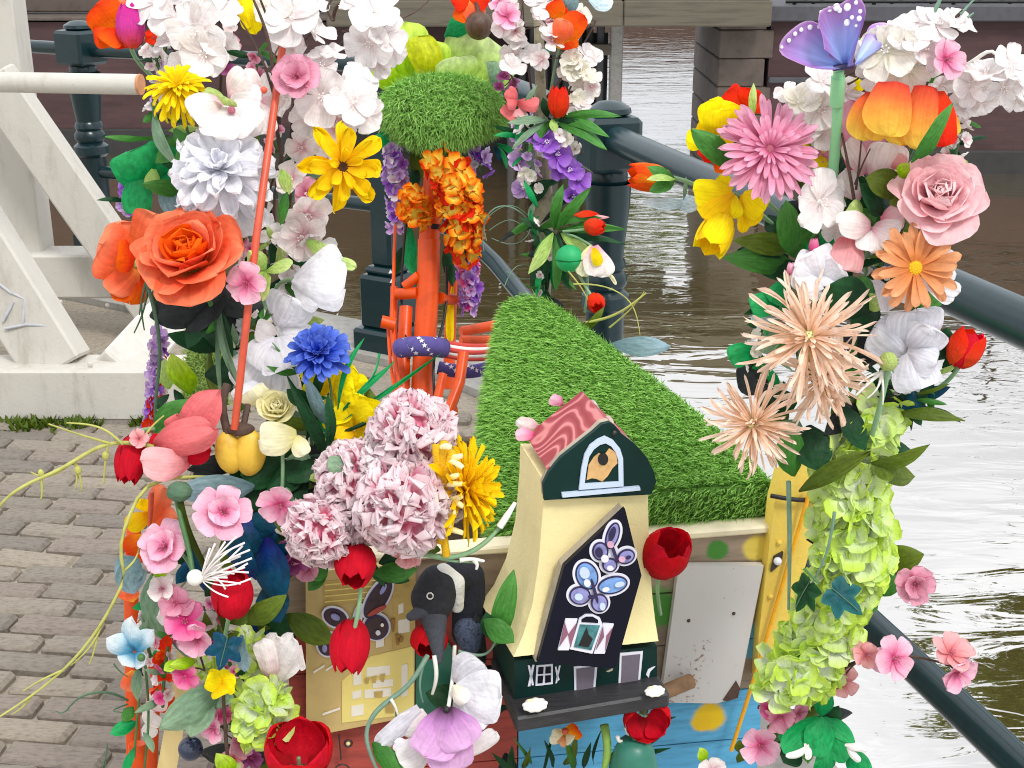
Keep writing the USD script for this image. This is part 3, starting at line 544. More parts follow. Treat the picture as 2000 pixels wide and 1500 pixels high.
hr = Thing('canal_railing', 'dark green tubular iron railing along the canal edge', 'railing', (B[0], B[1], 0))
far = np.array([-9.0, 9.75 - 0.33]); dirl = (Lp - A) / np.linalg.norm(Lp - A)
zA, zB = 1.03, 1.0
hr.add('top_rail', tube([(*(A + dirl * 3.2), 1.0), (*Lp, 1.01), (*A, zA)], 0.027, 14), M['rail'])
hr.add('lower_rail', tube([(*(A + dirl * 3.2), 0.51), (*Lp, 0.52), (*A, 0.535)], 0.025, 14), M['rail'])
hr.add('top_rail', tube([(*A, zA), (-0.05, 4.28, 1.02), (*rl(-0.12), 1.005), (*rl(0.2), 1.0), (*rl(1.2), 1.0), (*rl(3.2), 1.0)], 0.034, 18, n=40), M['rail'])
hr.add('lower_rail', tube([(*A, 0.535), (-0.16, 4.52, 0.47), (0.0, 4.22, 0.385), (*rl(-0.3), 0.37), (*rl(0.2), 0.37), (*rl(1.2), 0.37), (*rl(3.2), 0.37)], 0.0275, 18, n=50), M['rail'])

# ---------------------------------------------------------------- white timber frame of the lifting bridge
wf = Thing('timber_frame', 'white painted timber trestle standing on the brick pavement', 'frame', (-1.3, 4.2, 0))
def bm2(part, p0, p1, w, h, upv=(0, 0, 1), m='white_paint', bev=0.008): wf.add(part, bar(p0, p1, w, h, upv, bev), M[m], smooth=False)
y0 = 4.05
bm2('front_sill', (-2.6, y0 + 0.0, 0.085), (-0.95, y0 - 0.0, 0.085), 0.17, 0.17)
zr, yr = 0.155, 4.98
bm2('rear_sill', (-2.9, yr, zr + 0.07), (-1.15, yr, zr + 0.07), 0.16, 0.17)
for xx in (88, -400): # rear posts
    p = W(xx, 550, 4.95); wf.add('post', box((p[0] - 0.11, 5.03, 0.95), (0.22, 0.15, 1.45), 0.008), M['white_paint'], smooth=False)
def brace(xa, ya, xb, yb, da, db, w=0.13, h=0.10, m='white_paint'):
    p0, p1 = W(xa, ya, da), W(xb, yb, db); bm2('brace', p0, p1, w, h, unit(np.cross(p1 - p0, RIGHT * 0.0 + np.array([0, 1.0, 0.0]))), m)
brace(-16, 146, 305, 606, 4.80, 4.85, 0.10, 0.15)
brace(-120, 340, 118, 720, 4.2, 4.08, 0.11, 0.20)
brace(345, 600, 225, 735, 4.5, 4.07, 0.12, 0.16, 'white_flake')
wf.add('graffiti', cat([tube([W(*q, 4.146 - 0.12 * (q[1] - 340) / 380) for q in st], 0.005, 6)[:2] for st in ([(0, 556), (24, 574)], [(6, 628), (26, 590)], [(26, 574), (48, 584), (44, 636)], [(10, 642), (50, 634), (92, 636)])])[:2], plain('grey_spray_paint', lin(176, 178, 182), 0.7))
for xx, yy in ((176, 712), (30, 720), (118, 590), (210, 596)):
    q = W(xx, yy, 4.0 if yy > 650 else 4.88); wf.add('bolt', ball(q, 0.009, 1, (1, .5, 1)), M['white_flake'])
hd = Thing('handrail', 'round white wooden handrail with orange painted end', 'handrail', W(140, 165, 3.9))
h0, h1 = W(-200, 157, 3.95), W(271, 165, 3.85)
hd.add('bar', tube([h0, h1], 0.029, 18), M['white_paint'], smooth=40); hd.add('end_band', tube([h1, h1 + unit(h1 - h0) * 0.008], 0.0295, 18), M['tanend'], smooth=40)

# ---------------------------------------------------------------- the cargo bicycle
FB = Frame(W(1000, 1060, 1.665), math.radians(8.5))          # front of its box
bike = Thing('cargo_bicycle', 'orange cargo bicycle with painted wooden box beside the canal rail', 'bicycle', (0.1, 2.2, 0))
PB = bike.path
def sp(x, y): return FB.pt(x, y, 0)
g1, g2, g3, yl = lin(70, 140, 52), lin(104, 150, 84), lin(150, 130, 140), lin(228, 206, 92)
M['topboard'] = sprayed('sprayed_grey_brown_board', lin(158, 140, 122), [(sp(1400, 1075), 0.016, g1), (sp(1480, 1070), 0.02, yl), (sp(1290, 1180), 0.03, g2), (sp(1285, 1215), 0.03, g1)])
M['blueboard'] = sprayed('blue_sprayed_board', lin(84, 164, 206), [(sp(1385, 1400), 0.026, lin(226, 190, 12)), (sp(1372, 1412), 0.014, lin(226, 186, 12))])
M['midboard'] = sprayed('weathered_brown_board', lin(132, 118, 100), [(sp(1290, 1190), 0.03, g1), (sp(1480, 1250), 0.03, lin(84, 160, 200))])
bz = FB.ab(1000, 1075, 0)[1]
aL, aR = FB.ab(556, 1200)[0], FB.ab(1500, 1200)[0]
aM = FB.ab(1010, 1400)[0]
def plank(a0, a1, zt, h, mt, th=0.018, off=0.0, par=None, name='plank'):
    p = Polygon([(a0, zt - h), (a1, zt - h), (a1, zt), (a0, zt)]); v, f = FB.solid(p, off, th); return bike.add(name, (v, f), M[mt], smooth=False, parent=par)
front = bike.add('box_front', FB.solid(Polygon([(aL + 0.002, 0.16 - FB.O[2]), (aR - 0.002, 0.16 - FB.O[2]), (aR - 0.002, bz - 0.012), (aL + 0.002, bz - 0.012)]), -0.02, 0.012), M['midboard'], smooth=False)
ztop = bz; hh = 0.083
for i in range(6):
    zt = ztop - i * (hh + 0.0025)
    if i == 0: plank(aL, aR, zt, hh, 'topboard', par=front)
    elif i < 4: plank(aL, aM, zt, hh, 'redboard', par=front, off=0.001 * (i % 2)); plank(aM + 0.002, aR, zt, hh, 'midboard' if i < 3 else 'blueboard', par=front, off=0.001 * (i % 2))
    else: plank(aL, aM, zt, hh, 'redboard' if i == 4 else 'dark_board', par=front); plank(aM + 0.002, aR, zt, hh, 'blueboard', par=front, off=0.001 * (i % 2))
pr0, pr1 = FB.pt(560, 1096, -0.006), FB.pt(1508, 1024, -0.006)
bike.add('rim', bar(pr0, pr1, 0.034, 0.012, bev=0.003), M['creamside'], smooth=False)
bike.add('corner_post', FB.slab([(1533, 905), (1580, 890), (1606, 962), (1582, 1075), (1527, 1262), (1478, 1330), (1482, 1240), (1507, 1032), (1512, 985)], 0.022, 0.03), M['yellowpost'], smooth=False)
bike.add('corner_post', FB.slab([(352, 1236), (392, 1232), (376, 1330), (338, 1540), (300, 1540), (330, 1380)], 0.022, 0.02), M['paleslat'], smooth=False)
for xx, yy in ((1522, 1060), (1505, 1165)): c = FB.pt(xx, yy, 0.024); bike.add('screw', ball(c, 0.004, 1), M['yellowpost'])
hook = Thing('door_latch', 'small rusted latch screwed on yellow corner post', 'latch', FB.pt(1518, 1098, 0.03))
hook.add('plate', FB.slab([(1506, 1118), (1512, 1088), (1530, 1078), (1527, 1100)], 0.026, 0.004), M['metal'], smooth=False); hook.add('knob', ball(FB.pt(1519, 1096, 0.03), 0.006, 1), M['sticker_white'])
# box sides and inside
bl, br = FB.pt(566, 1100, -0.02), FB.pt(1500, 1020, -0.02)
for nm, p0, p1 in (('box_side', bl, np.array([-0.36, 2.45, 0])), ('box_side', br, np.array([0.30, 2.45, 0])), ('box_back', np.array([-0.36, 2.45, 0]), np.array([0.30, 2.45, 0]))):
    a, b = p0.copy(), p1.copy(); a[2] = b[2] = 0.40; 
    bike.add(nm, bar(a, b, 0.02, 0.46 if nm == 'box_side' else 0.3), M['midboard'], smooth=False)
# frame
def tb(part, pts, r, m='frame_orange', sides=14, n=None, T=None): return (T or bike).add(part, tube([W(*p) for p in pts], r, sides, n=n), M[m], smooth=50)
tb('seat_tube', [(850, 300, 2.72), (846, 372, 2.71), (838, 470, 2.69)], 0.0215)
tb('seat_tube', [(838, 468, 2.69), (836, 560, 2.66), (828, 700, 2.6), (820, 840, 2.54)], 0.0235)
tb('seat_clamp', [(843, 436, 2.7), (842, 446, 2.698)], 0.0245, 'black')
tb('stay', [(793, 600, 2.66), (788, 700, 2.6), (786, 860, 2.5)], 0.014)
tb('stay', [(770, 560, 2.7), (768, 640, 2.66), (776, 720, 2.6), (770, 850, 2.52)], 0.008)
tb('fork_tube', [(884, 500, 2.8), (880, 620, 2.76), (876, 760, 2.7)], 0.013)
tb('brake_cable', [(772, 440, 2.72), (768, 560, 2.66), (770, 680, 2.58), (790, 800, 2.5)], 0.0035, n=14, sides=6)
tb('brake_cable', [(758, 640, 2.62), (764, 720, 2.56), (778, 800, 2.5)], 0.0035, n=14, sides=6)
tb('brake_cable', [(800, 360, 2.7), (790, 470, 2.7), (784, 590, 2.66), (800, 700, 2.58)], 0.003, n=14, sides=6, m='black')
tb('brake_cable', [(872, 520, 2.7), (868, 620, 2.64), (848, 700, 2.56), (852, 800, 2.5)], 0.003, n=14, sides=6, m='black')
tb('bracket', [(772, 575, 2.66), (815, 572, 2.65)], 0.012); tb('bracket', [(858, 582, 2.66), (886, 585, 2.7)], 0.012)
tb('bracket', [(745, 628, 2.6), (772, 634, 2.6)], 0.013); tb('bracket', [(790, 560, 2.66), (818, 538, 2.66)], 0.01)
tb('crank', [(905, 690, 2.5), (898, 745, 2.46), (876, 806, 2.42)], 0.011); tb('crank', [(845, 806, 2.46), (884, 802, 2.42)], 0.014)
tb('carrier_bar', [(900, 648, 2.9), (985, 632, 2.95)], 0.012); tb('carrier_bar', [(900, 664, 2.85), (985, 664, 2.9)], 0.01); tb('carrier_bar', [(865, 730, 2.5), (850, 800, 2.46)], 0.009)
tb('box_tube', [(262, 1020, 1.78), (256, 1150, 1.74), (258, 1300, 1.7), (262, 1540, 1.64)], 0.0105)
tb('box_tube', [(268, 1452, 1.62), (266, 1560, 1.6)], 0.0125)
tb('box_tube', [(300, 1350, 1.74), (292, 1540, 1.7)], 0.0105)
rear = [W(905, 560, 3.0), W(905, 700, 3.0)]
def wrap(name, label, px, r, stars):
    t = Thing(name, label, 'cloth wrap', W(*px[0])); pts = spline([W(*p) for p in px], 16)
    if stars:
        t.add('cloth', tube(pts, r, 14), M['flagblue'])
        for k in range(13):
            q = pts[1 + k]; a = (-0.75, 0.05, 0.85, -0.3, 0.5)[(k * 2) % 5]; nrm = unit(TOWARD * math.cos(a) + UP * math.sin(a)); c = q + nrm * (np.max(r) + 0.0003)
            ax = unit(np.cross(UP, nrm)); ay = np.cross(nrm, ax); g = np.arange(10) * PI / 5 + PI / 2; rr = np.where(np.arange(10) % 2 == 0, 0.006, 0.0026)
            v = np.vstack([c + nrm * 0.0015, c + nrm * 0.0008 + rr[:, None] * (np.cos(g)[:, None] * ax + np.sin(g)[:, None] * ay)]); t.add('star', (v, np.array([[0, 1 + i, 1 + (i + 1) % 10] for i in range(10)])), M['flagwhite'], smooth=False)
    else:
        for k in range(5):
            off = (k - 2) * r * 0.42; 
            t.add('stripe', tube(pts + UP * off + TOWARD * (r * 0.5 * (1 - abs(k - 2) / 3)), r * 0.45, 8), M['flagred' if k % 2 == 0 else 'flagwhite'])
    return t
wrap('flag_wrap', 'blue cloth with white stars wrapped round the orange tube', [(782, 680, 2.54), (822, 676, 2.51), (866, 680, 2.54)], 0.02, True)
wrap('flag_wrap', 'striped red and white cloth on bar beside grass lid', [(862, 680, 2.55), (910, 688, 2.55), (985, 682, 2.6)], 0.014, False)
wrap('flag_wrap', 'dark blue starred cloth on the lower bar behind crank', [(856, 718, 2.6), (905, 726, 2.6), (975, 712, 2.64)], 0.014, True)
# white panel
pn = Thing('white_panel', 'worn white painted panel with rust specks on box front', 'panel', FB.pt(1390, 1240, 0.02))
pn.add('board', FB.slab([(1326, 1106), (1492, 1105), (1441, 1362), (1400, 1374), (1290, 1372), (1296, 1330)], 0.016, 0.012), M['rustpanel'], smooth=False)
for xx, yy in ((1345, 1212), (1433, 1198)): pn.add('screw_hole', ball(FB.pt(xx, yy, 0.0158), 0.0028, 1), M['bark'])
pn.add('worn_corner', FB.slab([(1412, 1368), (1438, 1330), (1446, 1345), (1441, 1363), (1420, 1370)], 0.0175, 0.002), M['bark'], smooth=False)
pk = Thing('wooden_peg', 'brown wooden peg sticking out beside the black shelf', 'peg', FB.pt(1320, 1345, 0.05)); pk.add('peg', tube([FB.pt(1296, 1352, 0.05), FB.pt(1350, 1330, 0.03)], 0.011, 9), plain('peg_wood', lin(150, 116, 84), 0.7, 0.25, 40.0, 0.3))
cd = Thing('cord', 'orange yellow cord hanging down the yellow corner post', 'cord', FB.pt(1540, 1080, 0.05)); cd.add('cord', tube([FB.pt(1585, 950, 0.04), FB.pt(1552, 1060, 0.034), FB.pt(1520, 1170, 0.032), FB.pt(1428, 1466, 0.03)], 0.0032, 8, n=18), M['yellowcord'])
ct = Thing('cable_tie', 'black cable tie round the yellow corner post', 'cable tie', FB.pt(1550, 975, 0.05)); ct.add('strap', tube([FB.pt(1505, 968, 0.03), FB.pt(1555, 976, 0.036), FB.pt(1606, 974, 0.02)], 0.0034, 6, n=8), M['cable']); ct.add('head', box(FB.pt(1597, 973, 0.03), (0.012, 0.01, 0.014), 0.002), M['cable'], smooth=False)

# picture panel with a printed yellow house and a butterfly sticker
pp = Thing('picture_panel', 'beige board printed with a yellow house under red tulips', 'panel', FB.pt(700, 1290, 0.03))
OP = 0.03
pp.add('board', FB.slab([(597, 1118), (812, 1100), (809, 1398), (760, 1408), (620, 1436), (598, 1418)], OP, 0.012), M['beige'], smooth=False)
def deco(T, px, m, off, part='print', th=0.0012, fr=None, parent=None, label=None): return T.add(part, (fr or FB).slab(px, off, th), M[m], smooth=False, parent=parent, label=label)
deco(pp, [(632, 1136), (762, 1124), (762, 1168), (634, 1186)], 'olive_print', OP + 0.0015); deco(pp, [(766, 1135), (808, 1132), (808, 1262), (766, 1268)], 'olive_print', OP + 0.0015)
for k in range(4): deco(pp, [(634, 1142 + 11 * k), (760, 1130 + 11 * k), (760, 1132 + 11 * k), (634, 1144 + 11 * k)], 'yprint', OP + 0.003, 'print_line')
deco(pp, [(668, 1330), (724, 1282), (808, 1262), (808, 1394), (668, 1412)], 'yprint', OP + 0.0015)
for (x, y, w, h) in ((690, 1308, 16, 32), (716, 1304, 46, 18), (728, 1330, 40, 14), (688, 1352, 18, 14), (712, 1348, 52, 16), (686, 1380, 24, 20), (784, 1300, 12, 62), (778, 1182, 10, 18), (778, 1212, 22, 26), (734, 1252, 16, 14)): deco(pp, [(x, y), (x + w, y - 4), (x + w, y + h - 4), (x, y + h)], 'wprint', OP + 0.0028, 'printed_window')
for (x, y, w, h) in ((712, 1326, 10, 9), (726, 1322, 10, 12), (742, 1318, 10, 14), (730, 1352, 18, 10), (752, 1376, 20, 16), (772, 1240, 10, 20), (764, 1210, 8, 24), (776, 1246, 12, 8)): deco(pp, [(x, y), (x + w, y - 2), (x + w - 2, y + h), (x + 2, y + h)], 'bprint' if y < 1300 else 'olive_print', OP + 0.0044, 'printed_flower')
for (xa, ya, xb, yb) in ((612, 1312, 634, 1298), (636, 1308, 660, 1292), (630, 1394, 664, 1382)): deco(pp, [(xa, ya), (xb, yb), (xb, yb + 4), (xa, ya + 4)], 'wprint', OP + 0.003, 'print_line')
def ell(cx, cy, a, b, rot): return affinity.rotate(affinity.scale(Point(cx, cy).buffer(1, 12), a, b), rot, origin=(cx, cy))
def pxshape(fr, sh, off):
    gs = []
    for g in getattr(sh, 'geoms', [sh]): gs.append(Polygon([fr.ab(x, y, off) for x, y in g.exterior.coords]))
    return unary_union([g.buffer(0) for g in gs])
def sticker(name, label, fr, off, shapes, edge=5):
    """shapes: (shapely shape in pixels, material); a white rim runs round them all"""
    al = unary_union([s for s, _ in shapes[:5]]); c = al.centroid; t = Thing(name, label, 'sticker', fr.pt(c.x, c.y, off))
    t.add('rim', fr.solid(pxshape(fr, al.buffer(edge), off), off, 0.0012), M['sticker_white'], smooth=False)
    for i, (s, m) in enumerate(shapes):
        if i < 4: pth = t.add('wing', fr.solid(pxshape(fr, s, off), off + 0.0006 + 0.0007 * i, 0.0012), M['darkink'], smooth=False); t.add('wing_field', fr.solid(pxshape(fr, s.buffer(-3.2), off), off + 0.0011 + 0.0007 * i, 0.0012), M[m], smooth=False, parent=pth)
        else: t.add('marking', fr.solid(pxshape(fr, affinity.scale(s, .8, .8) if i > 4 else affinity.scale(s, .6, 1), off), off + 0.0012 + 0.0007 * i, 0.0015), M[m], smooth=False)
sticker('butterfly_sticker', 'brown and black butterfly sticker on the beige picture panel', FB, OP + 0.006, [(ell(655, 1206, 24, 17, 25), 'brownink'), (ell(640, 1258, 19, 22, 0), 'brownink'), (ell(738, 1168, 18, 44, 32), 'brownink'), (ell(735, 1224, 24, 24, 0), 'brownink'),
    (ell(696, 1215, 6, 34, 14), 'darkink'), (ell(736, 1190, 6, 26, 62), 'redboard'), (ell(655, 1202, 12, 7, 25), 'lav'), (ell(738, 1232, 6, 6, 0), 'sticker_white'), (ell(634, 1262, 6, 9, 0), 'lav'), (ell(746, 1216, 4, 4, 0), 'wprint'), (ell(748, 1146, 5, 14, 32), 'lav')], 4)

# black shelf, shells
FH = Frame(W(1165, 1200, 1.515), math.radians(13.0))          # front of the bird house
sh = Thing('shelf', 'black painted wooden shelf carrying the bird house', 'shelf', FH.pt(1150, 1385, 0.04))
p0, p1 = FH.pt(1008, 1402, 0.05), FH.pt(1309, 1352, 0.05)
ex = unit(p1 - p0); L = np.linalg.norm(p1 - p0)
c = (p0 + p1) / 2 - FH.n * 0.075 - np.array([0, 0, 0.012]); R = np.stack([FH.ex, -FH.n, FH.ez], 1)
zs0 = c[2]
rot = np.stack([ex, unit(np.cross(np.cross(ex, -FH.n), ex)), np.cross(ex, unit(np.cross(np.cross(ex, -FH.n), ex)))], 1)
sh.add('board', box(c, (L, 0.15, 0.022), 0.003, rot), M['blackwood'], smooth=False)
def shelltop(x, y, d, r, lb):
    t = Thing('seashell', lb, 'shell', W(x, y, d)); V = []
    g = np.linspace(0, 2 * PI, 25)[:-1]
    P, f, u = ball((0, 0, 0), 1, 3); a = np.arctan2(P[:, 1], P[:, 0]); s = 1 + 0.05 * np.cos(9 * a) ; P = P * np.stack([s, s * 0.62, 0.38 * s], 1) * r
    Rm = orient((0.1, 0.75, 0.6), 0.15); t.add('shell', (P @ Rm.T + t.t, f), M['shell']); t.add('lip', ball(t.t + Rm @ np.array([-0.3 * r, 0.2 * r, 0.32 * r]), r * 0.22, 2, (1.4, .8, .5), Rm), M['ccream'])
shelltop(1045, 1377, 1.45, 0.0165, 'white seashell lying at the left end of black shelf')
shelltop(1279, 1350, 1.475, 0.0135, 'white seashell lying at the right end of black shelf')
# bird house
hs = Thing('bird_house', 'cream wooden bird house with dark green gable and red roof', 'bird house', FH.pt(1150, 1340, 0.0))
def sec(xl, yl, xr, yr, off, dep, dl=0.0):
    l, r = FH.pt(xl, yl, off), FH.pt(xr, yr, off); bl_, br_ = l - FH.n * dep - FH.ex * dl, r - FH.n * dep + FH.ex * dl; return [l, r, br_, bl_]
secs = [sec(1062, 940, 1265, 930, 0, 0.125), sec(1060, 1000, 1266, 990, 0, 0.125), sec(1052, 1100, 1268, 1085, 0.002, 0.128), sec(1040, 1180, 1274, 1165, 0.006, 0.132, 0.004), sec(1022, 1240, 1280, 1215, 0.012, 0.138, 0.008), sec(1003, 1283, 1286, 1252, 0.02, 0.146, 0.012)]
v = np.array(secs).reshape(-1, 3); f = []
for i in range(len(secs) - 1):
    for k in range(4): a, b = i * 4 + k, i * 4 + (k + 1) % 4; f += [[a, a + 4, b + 4], [a, b + 4, b]]
f += [[0, 1, 2], [0, 2, 3]]; e = (len(secs) - 1) * 4; f += [[e, e + 2, e + 1], [e, e + 3, e + 2]]
body = hs.add('body', (v, np.array(f)), M['cream'], smooth=25)
base = sec(1006, 1290, 1283, 1262, 0.008, 0.13); base2 = sec(1004, 1388, 1284, 1344, 0.008, 0.13); v = np.array(base + base2); f = []
for k in range(4): a, b = k, (k + 1) % 4; f += [[a, a + 4, b + 4], [a, b + 4, b]]
f += [[0, 1, 2], [0, 2, 3], [4, 6, 5], [4, 7, 6]]
bs = hs.add('base', (v, np.array(f)), M['housegreen'], smooth=False)
gab = [(1063, 976), (1061, 945), (1072, 922), (1096, 893), (1130, 866), (1158, 844), (1174, 828), (1190, 824), (1201, 832), (1214, 848), (1240, 868), (1262, 893), (1275, 920), (1280, 940), (1270, 965)]
gb = hs.add('gable_back', FH.slab(gab, 0.004, 0.014), M['edgewood'], smooth=False)
gb = hs.add('gable', FH.slab([(x + 2 * (x > 1170), y + 1) for x, y in gab], 0.012, 0.007), M['housegreen'], smooth=False)
arch = [(1131, 957), (1136, 915), (1142, 888), (1152, 870), (1168, 858), (1182, 852), (1198, 860), (1211, 876), (1217, 895), (1218, 950)]
arch_in = [(1142, 945), (1146, 915), (1151, 892), (1160, 878), (1172, 869), (1183, 866), (1194, 872), (1203, 884), (1208, 900), (1209, 941)]
fr_ = FH.poly(arch, 0.016).difference(FH.poly(arch_in, 0.016))
wd = hs.add('window', FH.slab(arch_in, 0.0135, 0.001), M['housegreen'], smooth=False, parent=gb)
hs.add('frame', FH.solid(fr_, 0.016, 0.003), M['lightblue'], smooth=False, parent=gb)
deco(hs, [(1146, 938), (1150, 908), (1160, 893), (1170, 885), (1180, 890), (1190, 876), (1204, 884), (1206, 905), (1196, 915), (1187, 930), (1176, 941), (1166, 936), (1156, 934)], 'tan', 0.0148, 'printed_wood', fr=FH, parent=gb)
hs.add('hole', FH.solid(pxshape(FH, ell(1178, 897, 10, 12, 0), 0.0156), 0.0156, 0.001), M['black'], smooth=False, parent=gb)
deco(hs, [(1098, 964), (1250, 951), (1251, 958), (1099, 972)], 'lightblue', 0.017, 'ledge', 0.005, FH, gb)
# roof: left slope and right slope behind the gable
def rq(px, th): # from the gable back along the house
    a = [FH.pt(x, y, 0.004) for x, y in px]; return a
ridge, eaveL, eaveR = FH.pt(1186, 824, 0.0), FH.pt(1070, 918, 0.0), FH.pt(1270, 905, 0.0)
dp = FH.n * 0.115
for nm, e in (('roof', eaveL), ('roof', eaveR)):
    q = np.array([ridge, e, e - dp, ridge - dp]); nn = unit(np.cross(q[1] - q[0], q[3] - q[0])); nn = nn * np.sign(nn[2]); v = np.vstack([q, q - nn * 0.008])
    hs.add(nm, (v, np.array([[0, 1, 2], [0, 2, 3], [4, 6, 5], [4, 7, 6], [0, 4, 1], [1, 4, 5], [1, 5, 2], [2, 5, 6], [2, 6, 3], [3, 6, 7], [3, 7, 0], [0, 7, 4]])), M['roofred'], smooth=False)
hs.add('gable_back', FH.solid(Polygon([FH.ab(1072, 975, -0.115), FH.ab(1068, 905, -0.1), FH.ab(1180, 822, -0.1), FH.ab(1262, 896, -0.1), FH.ab(1268, 960, -0.1)]), -0.1, 0.012), M['cream'], smooth=False)
navy = [(1221, 994), (1253, 1124), (1202, 1306), (1050, 1294), (1102, 1106)]
nv_ = hs.add('tall_panel_back', FH.slab([(x - 5, y - 2) for x, y in navy], 0.03, 0.016), M['edgewood'], smooth=False)
nv_ = hs.add('tall_panel', FH.slab(navy, 0.038, 0.008), M['navy'], smooth=False)
ON = 0.0385
sticker('butterfly_sticker', 'pink and lavender butterfly sticker at top of navy panel', FH, ON, [(ell(1196, 1046, 13, 27, 18), 'lav'), (ell(1172, 1076, 16, 18, 0), 'lav'), (ell(1222, 1086, 18, 14, -25), 'lav'), (ell(1190, 1102, 15, 14, 0), 'lav'), (ell(1198, 1076, 5, 26, -32), 'darkink'),
    (ell(1194, 1040, 7, 18, 18), 'darkink'), (ell(1168, 1076, 9, 12, 0), 'darkink'), (ell(1190, 1060, 8, 8, 0), 'pinkish'), (ell(1212, 1088, 8, 7, 0), 'pinkish'), (ell(1224, 1084, 7, 4, -25), 'darkink'), (ell(1178, 1086, 9, 9, 0), 'sticker_white'), (ell(1188, 1104, 8, 6, 0), 'sticker_white')], 5)
sticker('butterfly_sticker', 'pale blue butterfly sticker in middle of navy panel', FH, ON, [(ell(1146, 1124, 22, 28, -20), 'skyblue'), (ell(1196, 1142, 30, 17, -14), 'skyblue'), (ell(1132, 1162, 21, 18, 0), 'lav'), (ell(1170, 1176, 17, 18, 0), 'lav'), (ell(1160, 1152, 5, 26, -24), 'darkink'),
    (ell(1140, 1116, 12, 14, -20), 'lightblue'), (ell(1208, 1138, 12, 6, -14), 'lightblue'), (ell(1128, 1162, 10, 8, 0), 'lightblue'), (ell(1174, 1180, 7, 9, 0), 'lightblue'), (ell(1144, 1134, 8, 9, -20), 'sticker_white'), (ell(1180, 1146, 9, 5, -14), 'sticker_white'), (ell(1152, 1160, 9, 5, 0), 'darkink')], 5)
win2 = [(1113, 1268), (1128, 1222), (1132, 1209), (1144, 1201), (1158, 1201), (1172, 1207), (1177, 1220), (1157, 1277)]
in2 = [(1121, 1264), (1133, 1220), (1172, 1222), (1155, 1270)]
hs.add('shutter', FH.slab([(1105, 1209), (1128, 1209), (1111, 1270), (1090, 1270)], ON + 0.002, 0.003), M['sticker_white'], smooth=False, parent=nv_); hs.add('shutter', FH.slab([(1178, 1218), (1199, 1219), (1181, 1277), (1160, 1277)], ON + 0.002, 0.003), M['sticker_white'], smooth=False, parent=nv_)
for tri in ([(1103, 1215), (1110, 1238), (1093, 1263)], [(1126, 1218), (1110, 1240), (1115, 1265)], [(1197, 1226), (1185, 1242), (1182, 1272)], [(1178, 1224), (1180, 1244), (1164, 1270)]): deco(hs, tri, 'maroon', ON + 0.0034, 'shutter_paint', 0.001, FH, nv_)
hs.add('window', FH.slab(win2, ON + 0.003, 0.003), M['sticker_white'], smooth=False, parent=nv_); deco(hs, in2, 'tealprint', ON + 0.0042, 'pane', 0.001, FH, nv_)
deco(hs, [(1136, 1210), (1145, 1205), (1158, 1205), (1168, 1211), (1168, 1217), (1136, 1215)], 'navy', ON + 0.0042, 'fanlight', 0.001, FH, nv_)
deco(hs, [(1130, 1262), (1138, 1244), (1146, 1226), (1150, 1240), (1158, 1248), (1150, 1264)], 'black', ON + 0.0055, 'printed_spire', 0.001, FH, nv_)
OB = 0.0095
deco(hs, [(1048, 1300), (1080, 1297), (1080, 1336), (1046, 1340)], 'sticker_white', OB, 'window', 0.0012, FH, bs)
for q in ([(1052, 1304), (1062, 1303), (1061, 1316), (1051, 1317)], [(1066, 1303), (1076, 1302), (1076, 1315), (1065, 1316)], [(1051, 1321), (1061, 1320), (1060, 1334), (1050, 1335)], [(1065, 1320), (1076, 1319), (1076, 1332), (1065, 1334)]): deco(hs, q, 'navy', OB + 0.0012, 'pane', 0.001, FH, bs)
for q in ([(1031, 1300), (1035, 1300), (1043, 1338), (1039, 1339)], [(1040, 1299), (1044, 1299), (1036, 1340), (1031, 1341)], [(1084, 1303), (1087, 1302), (1093, 1328), (1089, 1330)], [(1092, 1300), (1095, 1300), (1088, 1334), (1085, 1335)]): deco(hs, q, 'sticker_white', OB, 'shutter', 0.0012, FH, bs)
for q in ([(1121, 1302), (1167, 1297), (1163, 1342), (1122, 1349)], [(1211, 1276), (1256, 1272), (1250, 1332), (1208, 1338)]):
    deco(hs, q, 'sticker_white', OB, 'door_frame', 0.0012, FH, bs); qc = np.mean(q, axis=0); deco(hs, [tuple(qc + (np.array(p) - qc) * np.array([0.78, 0.9]) + np.array([0, 3])) for p in q], 'mauvegrey', OB + 0.0012, 'door', 0.0012, FH, bs)
deco(hs, [(1276, 1303), (1280, 1302), (1270, 1312), (1267, 1324), (1262, 1318), (1266, 1308)], 'sticker_white', OB, 'emblem', 0.0012, FH, bs); deco(hs, [(1184, 1312), (1198, 1305), (1196, 1310), (1188, 1313)], 'edgewood', OB, 'mark', 0.0012, FH, bs)
for xx, yy in ((1219, 1248), (1200, 845)): hs.add('nail', ball(FH.pt(xx, yy, 0.015), 0.003, 1), M['metal'])

